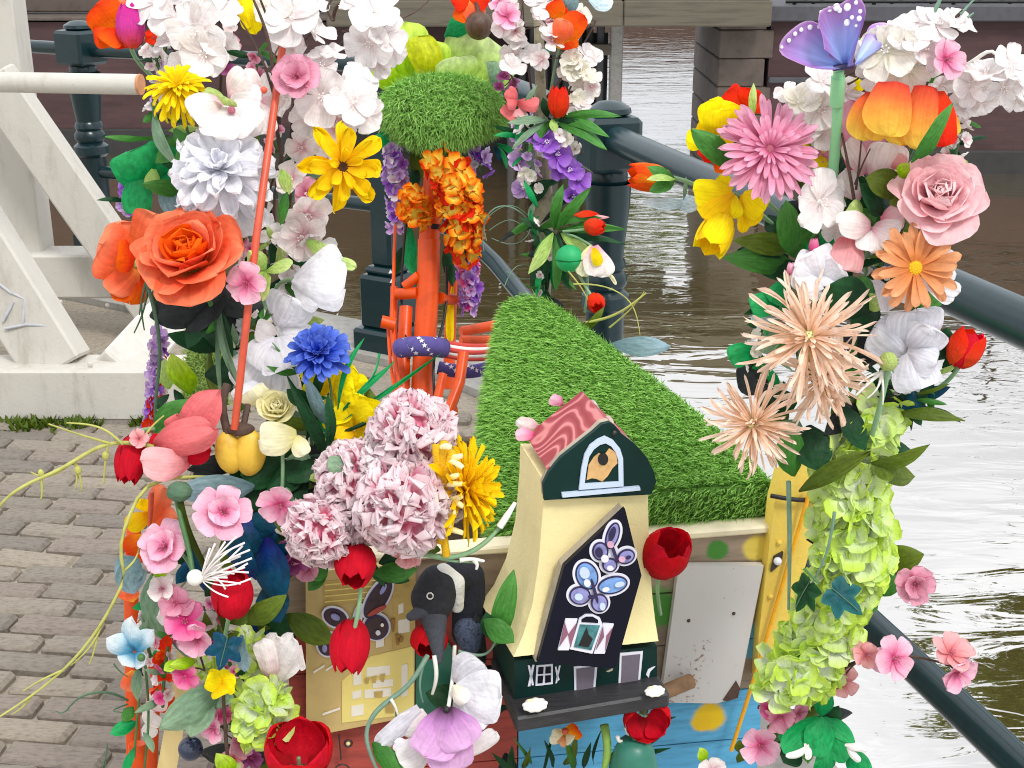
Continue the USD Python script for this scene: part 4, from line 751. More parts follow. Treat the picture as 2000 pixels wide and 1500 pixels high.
# ---------------------------------------------------------------- turf: lid of the box, saddle, left wing
def blades(P, N, L, lean, wd, seed, jit=0.5):
    """grass blades rooted at P (normals N): each three-sided strip bends over towards lean"""
    r = np.random.default_rng(seed); n = len(P); L = (L * r.uniform(0.6, 1.25, n))[:, None]
    d0 = N + r.normal(0, jit, (n, 3)) + lean * 0.6; d0 /= np.linalg.norm(d0, axis=1, keepdims=True); d1 = d0 * 0.5 + lean + r.normal(0, jit * 0.7, (n, 3)); d1 /= np.linalg.norm(d1, axis=1, keepdims=True)
    s = np.cross(d0, r.normal(0, 1, (n, 3))); s /= np.linalg.norm(s, axis=1, keepdims=True); s *= wd
    m = P + d0 * L * 0.5; t = m + d1 * L * 0.55
    v = np.stack([P - s, P + s, m + s * 0.9, m - s * 0.9, t], 1).reshape(-1, 3); i = np.arange(n)[:, None] * 5
    f = np.vstack([i + [0, 1, 2], i + [0, 2, 3], i + [3, 2, 4]]); uv = np.tile([[0.2, 0], [0.8, 0], [0.8, 0.5], [0.2, 0.5], [0.5, 1]], (n, 1)); uv[:, 0] = np.repeat(r.uniform(0, 1, n), 5)
    return v, f, uv
def sample(V, F, n, seed):
    r = np.random.default_rng(seed); a, b, c = V[F[:, 0]], V[F[:, 1]], V[F[:, 2]]; cr = np.cross(b - a, c - a); ar = np.linalg.norm(cr, axis=1); k = r.choice(len(F), n, p=ar / ar.sum())
    u, w = r.random(n), r.random(n); fl = u + w > 1; u[fl], w[fl] = 1 - u[fl], 1 - w[fl]
    return a[k] + u[:, None] * (b - a)[k] + w[:, None] * (c - a)[k], cr[k] / ar[k][:, None]
# lid: a thick mat that hangs over its right edge
left = spline([W(992, 596, 2.45), W(962, 760, 2.15), W(955, 900, 1.92), W(985, 1035, 1.70)], 22); right = spline([W(1085, 606, 2.45), W(1230, 716, 2.18), W(1385, 838, 1.95), W(1496, 948, 1.76)], 22)
rows = []
for k in range(22):
    l, r_ = left[k], right[k]; mid = [l + np.array([0.0, 0, -0.13]), l + np.array([-0.006, 0, -0.04])]
    for t in np.linspace(0.0, 1.0, 9): q = l + (r_ - l) * t; mid.append(q + np.array([0, 0, 0.018 * math.sin(PI * t)]))
    mid += [r_ + np.array([0.012, 0.0, -0.012]), r_ + np.array([0.016, 0.006, -0.06]), r_ + np.array([0.012, 0.006, -0.16])]; rows.append(mid)
nn = len(rows[0]); fr_end = [p + np.array([0.004, -0.012, -0.05]) for p in rows[-1]]; rows.append(fr_end); V = np.array(rows).reshape(-1, 3); Fc = grid(nn, len(rows))
lid = Thing('turf_mat', 'thick artificial grass mat covering the lid of the box', 'grass mat', (0.15, 2.1, 0.5))
lid.add('mat', (V, Fc), M['turfdark'], uv=np.tile([[0.5, 0.3]], (len(V), 1)))
P, N = sample(V, Fc, 60000, 5); N = N * np.sign((N @ unit(np.array([0, -0.35, 1])) + 1e-9))[:, None]
b_ = blades(P, N, 0.023, np.array([-0.65, -0.7, -0.1]) * 0.85, 0.00095, 6, 0.32); lid.add('grass_blades', b_[:2], M['turf'], uv=b_[2], smooth=False, kind='stuff')
# grass on the saddle
sd = Thing('grass_saddle', 'bicycle saddle wrapped in shaggy artificial grass', 'saddle', W(862, 240, 2.72))
V, F_, u = ball((0, 0, 0), 1, 4); ctr = W(862, 208, 2.74); sx = 112 * S(208, 2.74)
q = V.copy(); q[:, 0] = np.sign(V[:, 0]) * np.abs(V[:, 0]) ** 0.8 * sx; q[:, 1] = V[:, 1] * 0.10; q[:, 2] = np.sign(V[:, 2]) * np.abs(V[:, 2]) ** 0.85 * 0.05
q[:, 2] -= 0.045 * np.exp(-(V[:, 0] / 0.5) ** 2) * (V[:, 1] < 0) * -V[:, 1]; q[:, 2] -= 0.014 * V[:, 0] ** 2
V = q + ctr; sd.add('pad', (V, F_), M['turfdark'], uv=np.tile([[0.5, 0.2]], (len(V), 1)))
P, N = sample(V, F_, 26000, 8); b_ = blades(P, N, 0.027, np.array([0, -0.35, -0.5]), 0.0012, 9, 0.55); sd.add('grass_blades', b_[:2], M['turf'], uv=b_[2], smooth=False, kind='stuff')
sd.add('nose', hull([(W(872, 278, 2.72), 0.014), (W(872, 292, 2.72), 0.012), (W(870, 262, 2.74), 0.02)]), M['black'])
# small grass patch at the left
lw = Thing('grass_mat', 'small patch of bright artificial grass behind the orange rod', 'grass mat', W(400, 710, 1.9))
q = np.array([W(372, 640, 1.92), W(446, 655, 1.9), W(446, 790, 1.82), W(362, 790, 1.84)]); X = []
for i in np.linspace(0, 1, 8):
    for j in np.linspace(0, 1, 8): X.append((q[0] * (1 - j) + q[1] * j) * (1 - i) + (q[3] * (1 - j) + q[2] * j) * i)
V = np.array(X); Fc = grid(8, 8); lw.add('mat', (V, Fc), M['turfdark'], uv=np.tile([[0.5, 0.3]], (64, 1)))
P, N = sample(V, Fc, 3500, 3); N = N * np.sign(N @ TOWARD)[:, None]; b_ = blades(P, N, 0.02, np.array([0, -0.2, -0.3]), 0.001, 4, 0.6); lw.add('grass_blades', b_[:2], M['cabbage'], uv=b_[2], smooth=False, kind='stuff')

# ---------------------------------------------------------------- toy bird
bd = Thing('toy_bird', 'dark felt toy bird with white nape and drooping grey beak', 'toy bird', W(870, 1190, 1.6))
def hp(sph): return [(W(x, y, d), r * S(y, d)) for x, y, d, r in sph]
import manifold3d as m3
def chain(links, ref=0.006, it=12):
    out = None
    for a, b in links:
        v, f = hull(hp([a, b]), 2); mm = m3.Manifold(m3.Mesh(v.astype(np.float32), f.astype(np.uint32))); out = mm if out is None else out + mm
    out = out.refine_to_length(ref); m = out.to_mesh(); tm = trimesh.Trimesh(m.vert_properties[:, :3], m.tri_verts); trimesh.smoothing.filter_taubin(tm, iterations=it); return np.array(tm.vertices), np.array(tm.faces)
bd.add('body', chain([((914, 1128, 1.62, 33), (916, 1180, 1.61, 33)), ((916, 1180, 1.61, 33), (914, 1235, 1.6, 32)), ((914, 1128, 1.62, 33), (880, 1125, 1.59, 28))]), M['birdblack'])
bd.add('tail', chain([((915, 1232, 1.585, 29), (918, 1256, 1.575, 22))]), M['birdblue'])
bd.add('head', chain([((856, 1142, 1.55, 40), (846, 1168, 1.548, 44)), ((846, 1168, 1.548, 44), (846, 1196, 1.542, 31))], 0.004, 6), M['birdgrey'])
bd.add('nape', chain([((866, 1118, 1.55, 18), (888, 1138, 1.55, 20)), ((888, 1138, 1.55, 20), (893, 1184, 1.56, 13))], 0.004, 6), M['birdwhite'])
bd.add('lower_bill', chain([((832, 1190, 1.53, 16), (802, 1204, 1.525, 9))], 0.004, 3), M['birdbeak'])
bd.add('beak', chain([((847, 1200, 1.535, 27), (857, 1290, 1.5, 8))], 0.004, 3), M['birdbeak'])
ec = W(840, 1164, 1.513); er = S(1164, 1.51); g = np.linspace(0, 2 * PI, 17); bd.add('eye', tube([ec + er * 6 * (math.cos(a) * RIGHT + math.sin(a) * UP) for a in g], er * 1.3, 6), M['birdwhite']); bd.add('pupil', ball(ec - TOWARD * 0.002, er * 4, 2, (1, 0.6, 1)), M['black'])

# ---------------------------------------------------------------- flowers
class Flower(Thing):
    def __init__(s, name, label, cat_, x, y, d, size, axis=(0, 0.15, 1), roll=0.0, stem=None, sm='stem', sr=0.0022):
        s.px = size * S(y, d); s.c = W(x, y, d); super().__init__(name, label, cat_, s.c, orient(axis, roll)); s.r = s.px / 2
        z = s.R[:, 2]
        if stem is None: pts = [s.c - z * s.r * 0.12, s.c - z * (0.02 + s.r * 0.25), s.c - z * (0.03 + s.r * 0.3) + np.array([0.004, 0.03, -0.05])]
        elif stem: pts = [s.c - z * s.r * 0.1] + [W(*p) for p in stem]
        if stem is None or stem: s.add('stem', tube(pts, sr, 6, n=9), M[sm])
    def petal(s, mt, parent=None, part='petal', **k):
        g = petal(**k); return s.add(part, g, M[mt], uv=g[2], local=True, parent=parent)
    def lump(s, part, c, r, m, sq=(1, 1, 1), n=2, noise=0.0): g = ball(c, r, n, sq, noise=noise); s.add(part, g, M[m], local=True)
    def dots(s, part, n, rad, r, m, z=0.0, dome=0.5):
        gs = []
        for k in range(n):
            a, q = k * 2.39996, math.sqrt((k + 0.5) / n); gs.append(ball((rad * q * math.cos(a), rad * q * math.sin(a), z + dome * rad * (1 - q * q)), r, 1))
        v, f, u = cat(gs); s.add(part, (v, f), M[m], local=True)
    def threads(s, part, n, L, r, m, el=(0.9, 1.3), z=0.0, r0=0.0, tip=None):
        gs = []
        for k in range(n):
            a = k * 2.39996 + random.uniform(-.3, .3); e = random.uniform(*el); l = rj(L, 0.25); d = np.array([math.cos(a) * math.cos(e), math.sin(a) * math.cos(e), math.sin(e)])
            b = np.array([math.cos(a) * r0, math.sin(a) * r0, z]); gs.append(tube([b, b + d * l * 0.6, b + d * l + np.array([0, 0, 0.1 * l])], r, 4)); 
            if tip: gs.append(ball(b + d * l + np.array([0, 0, 0.1 * l]), tip, 1))
        v, f, u = cat(gs); s.add(part, (v, f), M[m], local=True)

def rings(F, mt, layers, **common):
    """layers: (count, length, width, radius at the root, height, a0, a1) in units of the flower's radius"""
    for li, (n, L, w, r0, z0, a0, a1) in enumerate(layers):
        for k in range(n):
            kw = dict(common); mm = kw.pop('mats', None); F.petal(mm[li] if mm else mt, L=rj(L, 0.07) * F.r, Wd=rj(w, 0.1) * F.r, r0=r0 * F.r, z0=z0 * F.r, a0=a0 + random.gauss(0, 0.07), a1=a1 + random.gauss(0, 0.12), phi=2 * PI * (k + 0.5 * (li % 2)) / n + random.gauss(0, 0.05) + li * 0.37, **kw)
def blossom(label, x, y, d, size, m='pink', n=5, double=True, name='blossom', cat_='blossom', eye='cpink', **k):
    F = Flower(name, label, cat_, x, y, d, size, **k)
    L = [(n, 0.98, 0.95, 0.04, 0.0, 0.25, -0.15)]
    if double: L.append((n, 0.66, 0.72, 0.04, 0.05, 0.75, -0.3))
    rings(F, m, L, cup=0.3, ruf=0.05, nr=1.6, m=0.68, b=0.2, t=2.6, k=0.5, nu=7, nv=6)
    F.threads('stamens', 9, 0.32 * F.r, 0.011 * F.r, eye, tip=0.03 * F.r); return F
def rose(label, x, y, d, size, m, inner=None, n=22, open_=1.0, name='rose', **k):
    F = Flower(name, label, 'rose', x, y, d, size, sm='stemd', sr=0.003, **k)
    for i in range(n):
        q = i / (n - 1); phi = i * 2.39996 + random.gauss(0, 0.1)
        F.petal(inner if inner and q < 0.45 else m, L=F.r * (0.62 + 0.55 * q) * rj(1, .06), Wd=F.r * (0.5 + 0.95 * q), r0=F.r * (0.03 + 0.05 * q), z0=-0.25 * F.r * q - 0.1 * F.r, a0=1.5 - 0.85 * q * open_, a1=0.15 - 0.35 * q, a2=-0.9 * q * q * open_, cup=0.75 - 0.4 * q, ruf=0.03, nr=1.2, m=0.62, b=0.35, t=2.3, k=0.55, nu=11, nv=9, phi=phi, warp=0.2)
    for k2 in range(5): F.petal('leafdark', part='sepal', L=F.r * 0.7, Wd=F.r * 0.22, a0=-0.1, a1=-0.5, z0=-0.4 * F.r, phi=k2 * 1.257, t=1.2, k=1)
    return F
def cup_petal(R, H, phi, open_=0.0, lay=0.0, dw=0.95, tip=0.12, nu=11, nv=12, t=1.9, k=0.75):
    """one petal of a closed tulip: a strip of an egg"""
    v = TIPS(nv); u = np.linspace(-1, 1, nu); U, V = np.meshgrid(u, v)
    egg = np.sin(PI * (0.07 + (0.93 - tip) * v ** 0.82)) ** 0.62; r = R * (egg + open_ * v ** 2.2) * (1 + lay)
    th = dw * width(v, 0.45, 0.45, t, k)[:, None] * U; ph = random.random() * 6; sd_ = random.random() * 50
    rr = r[:, None] * (1 - 0.05 * U ** 2 + 0.03 * (np.abs(U) < 0.12)) + 0.09 * R * (meshkit.noise(np.stack([U * 1.3 + sd_, V * 2 + sd_, 0 * U], -1)) - 0.5) + 0.03 * R * V ** 3 * np.sin(4 * U + ph)
    z = H * (V - 0.5) * (1 + 0.03 * random.gauss(0, 1)) - 0.04 * H * U ** 2
    return np.stack([rr * np.cos(th + phi), rr * np.sin(th + phi), z], -1).reshape(-1, 3), grid(nu, nv), np.stack([(U.ravel() + 1) / 2, V.ravel()], 1)
def tulip(label, x, y, d, w, h, axis, m='red', m2=None, closed=1.0, stem=None, name='tulip', sm='stem', tip=1.7, **k):
    F = Flower(name, label, 'tulip', x, y, d, w, axis=axis, stem=stem, sm=sm, sr=0.0028, **k)
    H = h * S(y, d); r = F.r
    for li in range(2):
        for i in range(3): g = cup_petal(r * 0.98, H, 2 * PI * i / 3 + li * PI / 3 + 0.5, (1 - closed) * 3.2 + 0.05 * random.random(), 0.03 - 0.09 * li, 1.0, t=tip + 0.4); F.add('petal', g, M[(m2 if m2 and li else m)], uv=g[2], local=True)
    F.lump('base', (0, 0, -H * 0.48), r * 0.22, 'stemd'); return F
def daisy(label, x, y, d, size, m, layers, eye='cyel', er=0.22, name='daisy', cat_='daisy', eyedots=50, kk=None, **k):
    F = Flower(name, label, cat_, x, y, d, size, **k); kw = dict(cup=0.25, fold=0.1, ruf=0.02, m=0.7, b=0.35, t=2.4, k=0.6, nu=5, nv=7); kw.update(kk or {})
    rings(F, m, layers, **kw); F.lump('eye', (0, 0, 0.02 * F.r), er * F.r, eye, (1, 1, 0.45)); F.dots('eye_florets', eyedots, er * F.r, er * F.r * 0.13, eye, 0.03 * F.r, 0.35); return F
def carnation(label, x, y, d, size, m='carnation', n=88, **k):
    """a ball of fan petals that stand out from its heart, so that their pleated edges show"""
    F = Flower('carnation', label, 'carnation', x, y, d, size * 1.08, sm='stemd', **k)
    for i in range(n):
        q = (i + 0.5) / n; el = math.asin(1 - 1.25 * q); az = i * 2.39996 + random.gauss(0, 0.2); dx = np.array([math.cos(az) * math.cos(el), math.sin(az) * math.cos(el), math.sin(el)])
        g = petal(L=F.r * rj(0.93, 0.09) * (1.0 if el > -0.1 else 1.06), Wd=F.r * rj(0.62, 0.2), a0=0.0, a1=random.gauss(0, 0.35), frill=0.12, jag=0.09, nr=3, m=0.9, b=0.1, t=3.5, k=0.35, nu=21, nv=6, warp=0.15)
        ro = random.random() * PI; c, s_ = math.cos(ro), math.sin(ro); P = g[0] @ np.array([[1, 0, 0], [0, c, s_], [0, -s_, c]])
        e1 = unit(np.cross([0.3, 0.2, 0.93], dx)); R = np.stack([dx, e1, np.cross(dx, e1)], 1); F.add('petal', (P @ R.T + np.array([0, 0, -0.12 * F.r]), g[1]), M[m], uv=g[2], local=True)
    F.lump('heart', (0, 0, -0.12 * F.r), 0.6 * F.r, 'cheart', noise=.2); F.lump('calyx', (0, 0, -0.6 * F.r), 0.24 * F.r, 'stemd', (1, 1, 1.2)); return F
def mum(label, x, y, d, size, m, n=70, wd=0.15, el=(1.35, -0.5), curl=0.5, name='chrysanthemum', **k):
    F = Flower(name, label, 'chrysanthemum', x, y, d, size, sm='stemd', **k)
    for i in range(n):
        q = (i + 0.5) / n; F.petal(m, L=F.r * (0.45 + 0.6 * q ** 0.6) * rj(1, .1), Wd=F.r * wd * rj(1, .2), r0=0.02 * F.r, z0=0, a0=el[0] + (el[1] - el[0]) * q + random.gauss(0, 0.09), a1=-curl + random.gauss(0, 0.2), cup=0.7, m=0.75, b=0.5, t=2.6, k=0.6, nu=4, nv=6, phi=i * 2.39996)
    F.lump('calyx', (0, 0, -0.1 * F.r), 0.16 * F.r, 'stemd'); return F
def spider(label, x, y, d, size, n=110, **k):
    F = Flower('spider_chrysanthemum', label, 'chrysanthemum', x, y, d, size, sm='stemd', **k); near, gs = [], []
    for i in range(n):
        q = (i + 0.5) / n; g = petal(L=F.r * (0.4 + 0.68 * q ** 0.5) * rj(1, .14), Wd=F.r * rj(0.06, .35), a0=1.2 - 1.3 * q + random.gauss(0, 0.12), a1=random.gauss(-0.5, 0.35), a2=random.gauss(0.5, 0.6), cup=0.9, m=0.8, b=0.45, t=2.2, k=0.6, nu=4, nv=8, phi=i * 2.39996 + random.gauss(0, 0.12), warp=0.16)
        bend = random.gauss(0, 0.16); P = g[0]; rr = np.linalg.norm(P[:, :2], axis=1) / F.r; th = bend * rr ** 2; P = np.stack([P[:, 0] * np.cos(th) - P[:, 1] * np.sin(th), P[:, 0] * np.sin(th) + P[:, 1] * np.cos(th), P[:, 2]], 1); F.add('ray', (P, g[1]), M['spider'], uv=g[2], local=True)
    F.lump('eye', (0, 0, 0.1 * F.r), 0.1 * F.r, 'ccream', (1, 1, .7)); F.dots('eye_florets', 40, 0.16 * F.r, 0.018 * F.r, 'cgreen', 0.08 * F.r, 0.5); return F
def custom(name, label, cat_, petals, stem=None, sm='stem', eye=None, sr=0.0025, part='petal'):
    """petals: (base x, y, tip x, y, width, d base, d tip, material, extra)"""
    p0 = petals[0]; T = Thing(name, label, cat_, W(p0[0], p0[1], p0[5]))
    for q in petals:
        ex = q[8] if len(q) > 8 else {}; ex = dict(ex); kw = dict(bulge=0.12, cup=0.25, fold=0.0, m=0.6, b=0.3, t=2.2, k=0.5, ruf=0.03, nr=1.5, nu=8, nv=9); kw.update({a: b for a, b in ex.items() if a != 'part'})
        g = leafgeo(q[0], q[1], q[2], q[3], q[4], q[5], q[6], **kw); T.add(ex.get('part', part), g, M[q[7]], uv=g[2])
    for st in (stem or []): T.add('stem', tube([W(*p) for p in st], sr, 6, n=12), M[sm])
    for e in (eye or []): T.add('eye', ball(W(*e[:3]), e[3] * S(e[1], e[2]), 2, noise=0.1), M[e[4]])
    return T
def leaves(label, lst, stem=None, name='leaf_spray', cat_='leaves', sm='stemd', sr=0.0018):
    """lst: (x0, y0, x1, y1, width, d0, d1, material, extra)"""
    p0 = lst[0]; T = Thing(name, label, cat_, W(p0[0], p0[1], p0[5]))
    for q in lst:
        ex = q[8] if len(q) > 8 else {}; g = leafgeo(q[0], q[1], q[2], q[3], q[4], q[5], q[6], **{**dict(tilt=random.gauss(0, 0.35)), **ex}); T.add('leaf', g, M[q[7]], uv=g[2])
    for st in (stem or []): T.add('stem', tube([W(*p) for p in st], sr, 6, n=10), M[sm])
    return T
def spray(label, name, branch, blooms, m='white', bm='bark', br=0.0022, cat_='blossom branch', n=5, eye='cpink', part='blossom', cup=0.3, wide=0.98, twigs=True, jit=0.3):
    """A branch and the blossoms on it, each blossom a part with petals of its own. blooms: (x, y, d, size, axis[, material])"""
    T = Thing(name, label, cat_, W(*branch[0][0]))
    for b in branch: T.add('branch', tube([W(*p) for p in b], [br * 1.3, br, br * 0.6], 6, n=12), M[bm])
    for bl in blooms:
        x, y, d, size, ax = bl[:5]; mm = bl[5] if len(bl) > 5 else m; R = orient(ax, random.random() * 6); ax = (ax[0] + random.gauss(0, jit), ax[1] + random.gauss(0, jit), ax[2]); R = orient(ax, random.random() * 6); c = W(x, y, d); r = size * S(y, d) / 2
        gs = []
        for k in range(6): a = k * 1.05; e = np.array([math.cos(a) * 0.13, math.sin(a) * 0.13, 0.3]) * r; gs.append(tube([np.zeros(3), e], 0.012 * r, 4)); gs.append(ball(e, 0.035 * r, 1))
        gs.append(ball((0, 0, -0.02 * r), 0.1 * r, 1)); v, f, u = cat(gs); pth = T.add(part, (v @ R.T + c, f), M[eye])
        nn = n + (random.random() < 0.2)
        for k in range(nn):
            g = petal(L=rj(r, .18), Wd=rj(wide, .16) * r, r0=0.03 * r, a0=random.uniform(0.1, 0.5), a1=random.uniform(-0.5, 0.1), cup=random.uniform(0.1, cup * 1.6), ruf=0.05, nr=1.7, m=0.66, b=0.18, t=2.5, k=0.5, nu=7, nv=7, phi=2 * PI * k / nn + random.gauss(0, 0.12)); T.add('petal', (g[0] @ R.T + c, g[1]), M[mm], uv=g[2], parent=pth)
        if twigs: b = min((W(*p) for br_ in branch for p in br_), key=lambda p: np.linalg.norm(p - c)); T.add('twig', tube([c - R[:, 2] * r * 0.1, (c + b) / 2 - R[:, 2] * 0.012, b], 0.0011, 5, n=6), M[bm])
    return T
def floret(n, r, a0=0.35, wide=1.0, cup=0.3, nu=5, nv=5, tip=2.6):
    return cat([petal(L=rj(r, .1), Wd=rj(wide, .1) * r, r0=0.03 * r, a0=a0 + random.gauss(0, .12), a1=random.gauss(-0.2, .2), cup=cup, ruf=0.05, nr=1.6, m=0.66, b=0.25, t=tip, k=0.5, nu=nu, nv=nv, phi=2 * PI * k / n + random.gauss(0, .1)) for k in range(n)])
def lobed(T, part, x, y, d, size, rot, m, axis=(0, 0.2, 1), lobes=((0, 1.0), (0.95, 0.82), (2.0, 0.62), (4.28, 0.62), (5.33, 0.82)), fold=0.12):
    """an ivy leaf: pointed lobes round its stalk"""
    R = orient(axis, rot); c = W(x, y, d); r = size * S(y, d) / 2; n = 60; th = np.arange(n) * 2 * PI / n; rad = np.full(n, 0.42)
    for a, l in lobes: q = np.abs((th - a + PI) % (2 * PI) - PI); rad = np.maximum(rad, 0.42 + (l - 0.42) * np.clip(1 - q / 0.62, 0, 1) ** 1.15)
    rad *= 1 - 0.45 * np.exp(-((th - PI) / 0.25) ** 2); V = [np.zeros((1, 3))]; U = [[(0.5, 0.1)]]
    for k in (0.35, 0.7, 1.0): V.append(np.stack([-np.sin(th) * rad * k, np.cos(th) * rad * k, fold * (np.cos(th * 5) * 0.15 - k * k * rad * 0.8)], 1)); U.append(np.stack([0.5 + np.sin(th) * rad * 0.5, np.full(n, k)], 1))
    i = np.arange(n); j = (i + 1) % n; f = [np.stack([0 * i, 1 + i, 1 + j], 1)]
    for q in (0, 1): a, b = 1 + q * n, 1 + (q + 1) * n; f += [np.stack([a + i, b + i, b + j], 1), np.stack([a + i, b + j, a + j], 1)]
    T.add(part, (np.vstack(V) * r @ R.T + c, np.vstack(f)), M[m], uv=np.vstack(U)); up = R[:, 1]
    T.add('vein', tube([c - up * r * 0.4, c + up * r * 0.1 + R[:, 2] * 0.001, c + up * r * 0.8 - R[:, 2] * 0.0005 * 0], 0.0006, 5, n=6), M['leafgrey'])
def garland(name, label, cat_, path, n, size, m, np_=4, spread=0.9, stem='stemd', mats=None, messy=0.25, **k):
    """many small florets all round a hanging stem; path: (x, y, d, radius in pixels)"""
    pts = np.array([W(p[0], p[1], p[2]) for p in path]); rad = np.array([p[3] * S(p[1], p[2]) for p in path]); T = Thing(name, label, cat_, pts[0])
    T.add('stem', tube(pts, 0.0025, 6, n=14), M[stem]); s = np.concatenate([[0], np.cumsum(np.linalg.norm(np.diff(pts, axis=0), axis=1))]); wts = np.interp(np.linspace(0, s[-1], 200), s, rad); cw = np.cumsum(wts) / wts.sum()
    for i in range(n):
        t = np.interp((i + random.random() * 0.8) / n, cw, np.linspace(0, s[-1], 200)); c = np.array([np.interp(t, s, pts[:, j]) for j in range(3)]); R0 = np.interp(t, s, rad)
        a = i * 2.39996 + random.gauss(0, 0.2); a = ((a + PI) % (2 * PI)) - PI; a *= 0.72
        dr = unit(TOWARD * math.cos(a) + RIGHT * math.sin(a) + UP * random.gauss(0, 0.35)); dz = unit(dr + np.array([random.gauss(0, messy) for _ in range(3)])); R = np.stack([unit(np.cross(UP + np.array([random.gauss(0, .5) for _ in range(3)]), dz)), np.zeros(3), dz], 1); R[:, 1] = np.cross(dz, R[:, 0])
        g = floret(np_, rj(size, .15) / 2 * S(path[0][1], path[0][2]), **k); mm = m if not mats else mats[i % len(mats)]
        T.add('floret', (g[0] @ R.T + c + dr * R0 * spread * random.uniform(0.6, 1.0), g[1]), M[mm], uv=g[2])
    return T
def sprig(label, path, n, size, mats, lm=('leaf', 'leafdark'), nl=7, ln=44, wd=14):
    """small filler blossoms and leaves along a twig"""
    T = garland('filler_sprig', label, 'sprig', path, n, size, mats[0], 5, mats=list(mats), messy=.6, spread=1.0)
    for k in range(nl):
        q = path[int(k * len(path) / nl)]; a = k * 2.4 + random.random(); l = rj(ln, .4); x, y = q[0] + random.uniform(-1, 1) * q[3] * .6, q[1] + random.uniform(-1, 1) * q[3]
        g = leafgeo(x, y, x + math.cos(a) * l, y + math.sin(a) * l, rj(wd, .3), q[2], q[2] - random.uniform(-.02, .03), tilt=random.gauss(0, .5)); T.add('leaf', g, M[lm[k % len(lm)]], uv=g[2])
    return T
def vine(name, label, lines, m, r, sides=6, cat_='stem', beads=None):
    T = Thing(name, label, cat_, W(*lines[0][0]))
    for i, l in enumerate(lines): T.add('stem' if i == 0 else 'twig', tube([W(*p) for p in l], [r, r * 0.9, r * 0.55] if i == 0 else [r * 0.7, r * 0.5, r * 0.35], sides, n=26), M[m])
    for b in (beads or []): T.add('bud', ball(W(*b[:3]), b[3] * S(b[1], b[2]), 2, (1, 1, 1.3), noise=0.15), M[b[4]])
    return T
exec_order = None

# ================================================================ left column
U_, D_, LF, RT = (0, 1, 0.35), (0, -1, 0.35), (-1, 0.1, 0.45), (1, 0.1, 0.45)
# -- top
custom('tulip', 'ragged orange bloom at the top left beside magenta one', 'tulip', [(236, 62, 188, 8, 70, 1.72, 1.70, 'orange_tulip'), (238, 66, 182, 62, 60, 1.72, 1.70, 'orange_tulip'), (240, 50, 222, 2, 56, 1.73, 1.72, 'orange'), (236, 66, 236, 96, 34, 1.72, 1.71, 'redorange'), (236, 58, 205, 84, 50, 1.71, 1.69, 'orange_in')], stem=[[(240, 60, 1.73), (300, 90, 1.78), (340, 160, 1.8)]])
tulip('magenta tulip with orange foot beside the top left orange bloom', 255, 48, 1.7, 56, 84, (0.05, 1, 0.3), 'magenta', stem=[(258, 100, 1.74), (320, 170, 1.8)])
spray('white blossom branch above the yellow chrysanthemum', 'blossom_branch', [[(420, 420, 1.75), (400, 200, 1.72), (340, 10, 1.68)], [(400, 200, 1.72), (300, 30, 1.7)]],
      [(382, 58, 1.64, 120, (0.1, 0.2, 1)), (338, 30, 1.68, 90, (-0.4, 0.2, 1)), (400, 105, 1.64, 110, (0.2, -0.3, 1)), (330, 78, 1.69, 76, (-0.6, 0, 1)), (424, 24, 1.68, 90, (0.3, 0.4, 1)), (362, 130, 1.66, 70, (0, -0.5, 1)), (300, 6, 1.7, 90, (-0.3, 0.5, 1)), (440, 90, 1.7, 60, (0.6, 0, 0.8)), (372, -14, 1.7, 84, (-0.1, 0.5, 1)), (318, 118, 1.72, 52, (-0.6, -0.2, .8))], eye='cwhite')
spray('tiny mauve and white blossom twig behind the top white flowers', 'blossom_twig', [[(430, 190, 1.8), (425, 60, 1.78), (400, -10, 1.76)]], [(436, 130, 1.78, 38, (0.3, 0, 1), 'mauve'), (430, 108, 1.78, 34, (0.5, 0, 1), 'mauve'), (452, 82, 1.78, 36, (0.5, .3, 1), 'dustpink'), (448, 50, 1.78, 34, (0.3, 0, 1), 'blushwhite'), (290, 100, 1.78, 34, (0, 0, 1), 'blushwhite'), (300, 75, 1.77, 36, (0, .4, 1), 'redorange'), (460, 20, 1.78, 40, (0, .4, 1), 'hotpink')], cat_='blossom twig')
mum('yellow shaggy chrysanthemum drooping at the upper left', 346, 172, 1.6, 150, 'yellowmum', n=90, wd=0.13, el=(1.3, -0.8), curl=0.9, axis=(0.05, 0.6, 0.8))
custom('tulip', 'narrow yellow tulip hanging at the top among dark twigs', 'tulip', [(478, -20, 500, 66, 36, 1.72, 1.7, 'yellow'), (470, -10, 486, 58, 26, 1.73, 1.7, 'yellow'), (492, -14, 512, 50, 26, 1.73, 1.71, 'sunyellow')])
spray('white blossom branch at top beside the dark brown twig', 'blossom_branch', [[(560, 420, 1.74), (545, 260, 1.72), (532, 60, 1.7)], [(545, 200, 1.72), (600, 90, 1.72)], [(545, 260, 1.72), (524, 40, 1.68), (500, -20, 1.66)]],
      [(570, 36, 1.66, 118, (0.2, 0.3, 1)), (612, 62, 1.68, 80, (0.7, 0, 0.8)), (540, 10, 1.68, 100, (-0.2, 0.4, 1), 'ivory'), (562, 78, 1.68, 80, (0, -0.5, 0.9)), (600, 8, 1.7, 84, (0.4, 0.5, 1))], eye='cwhite')
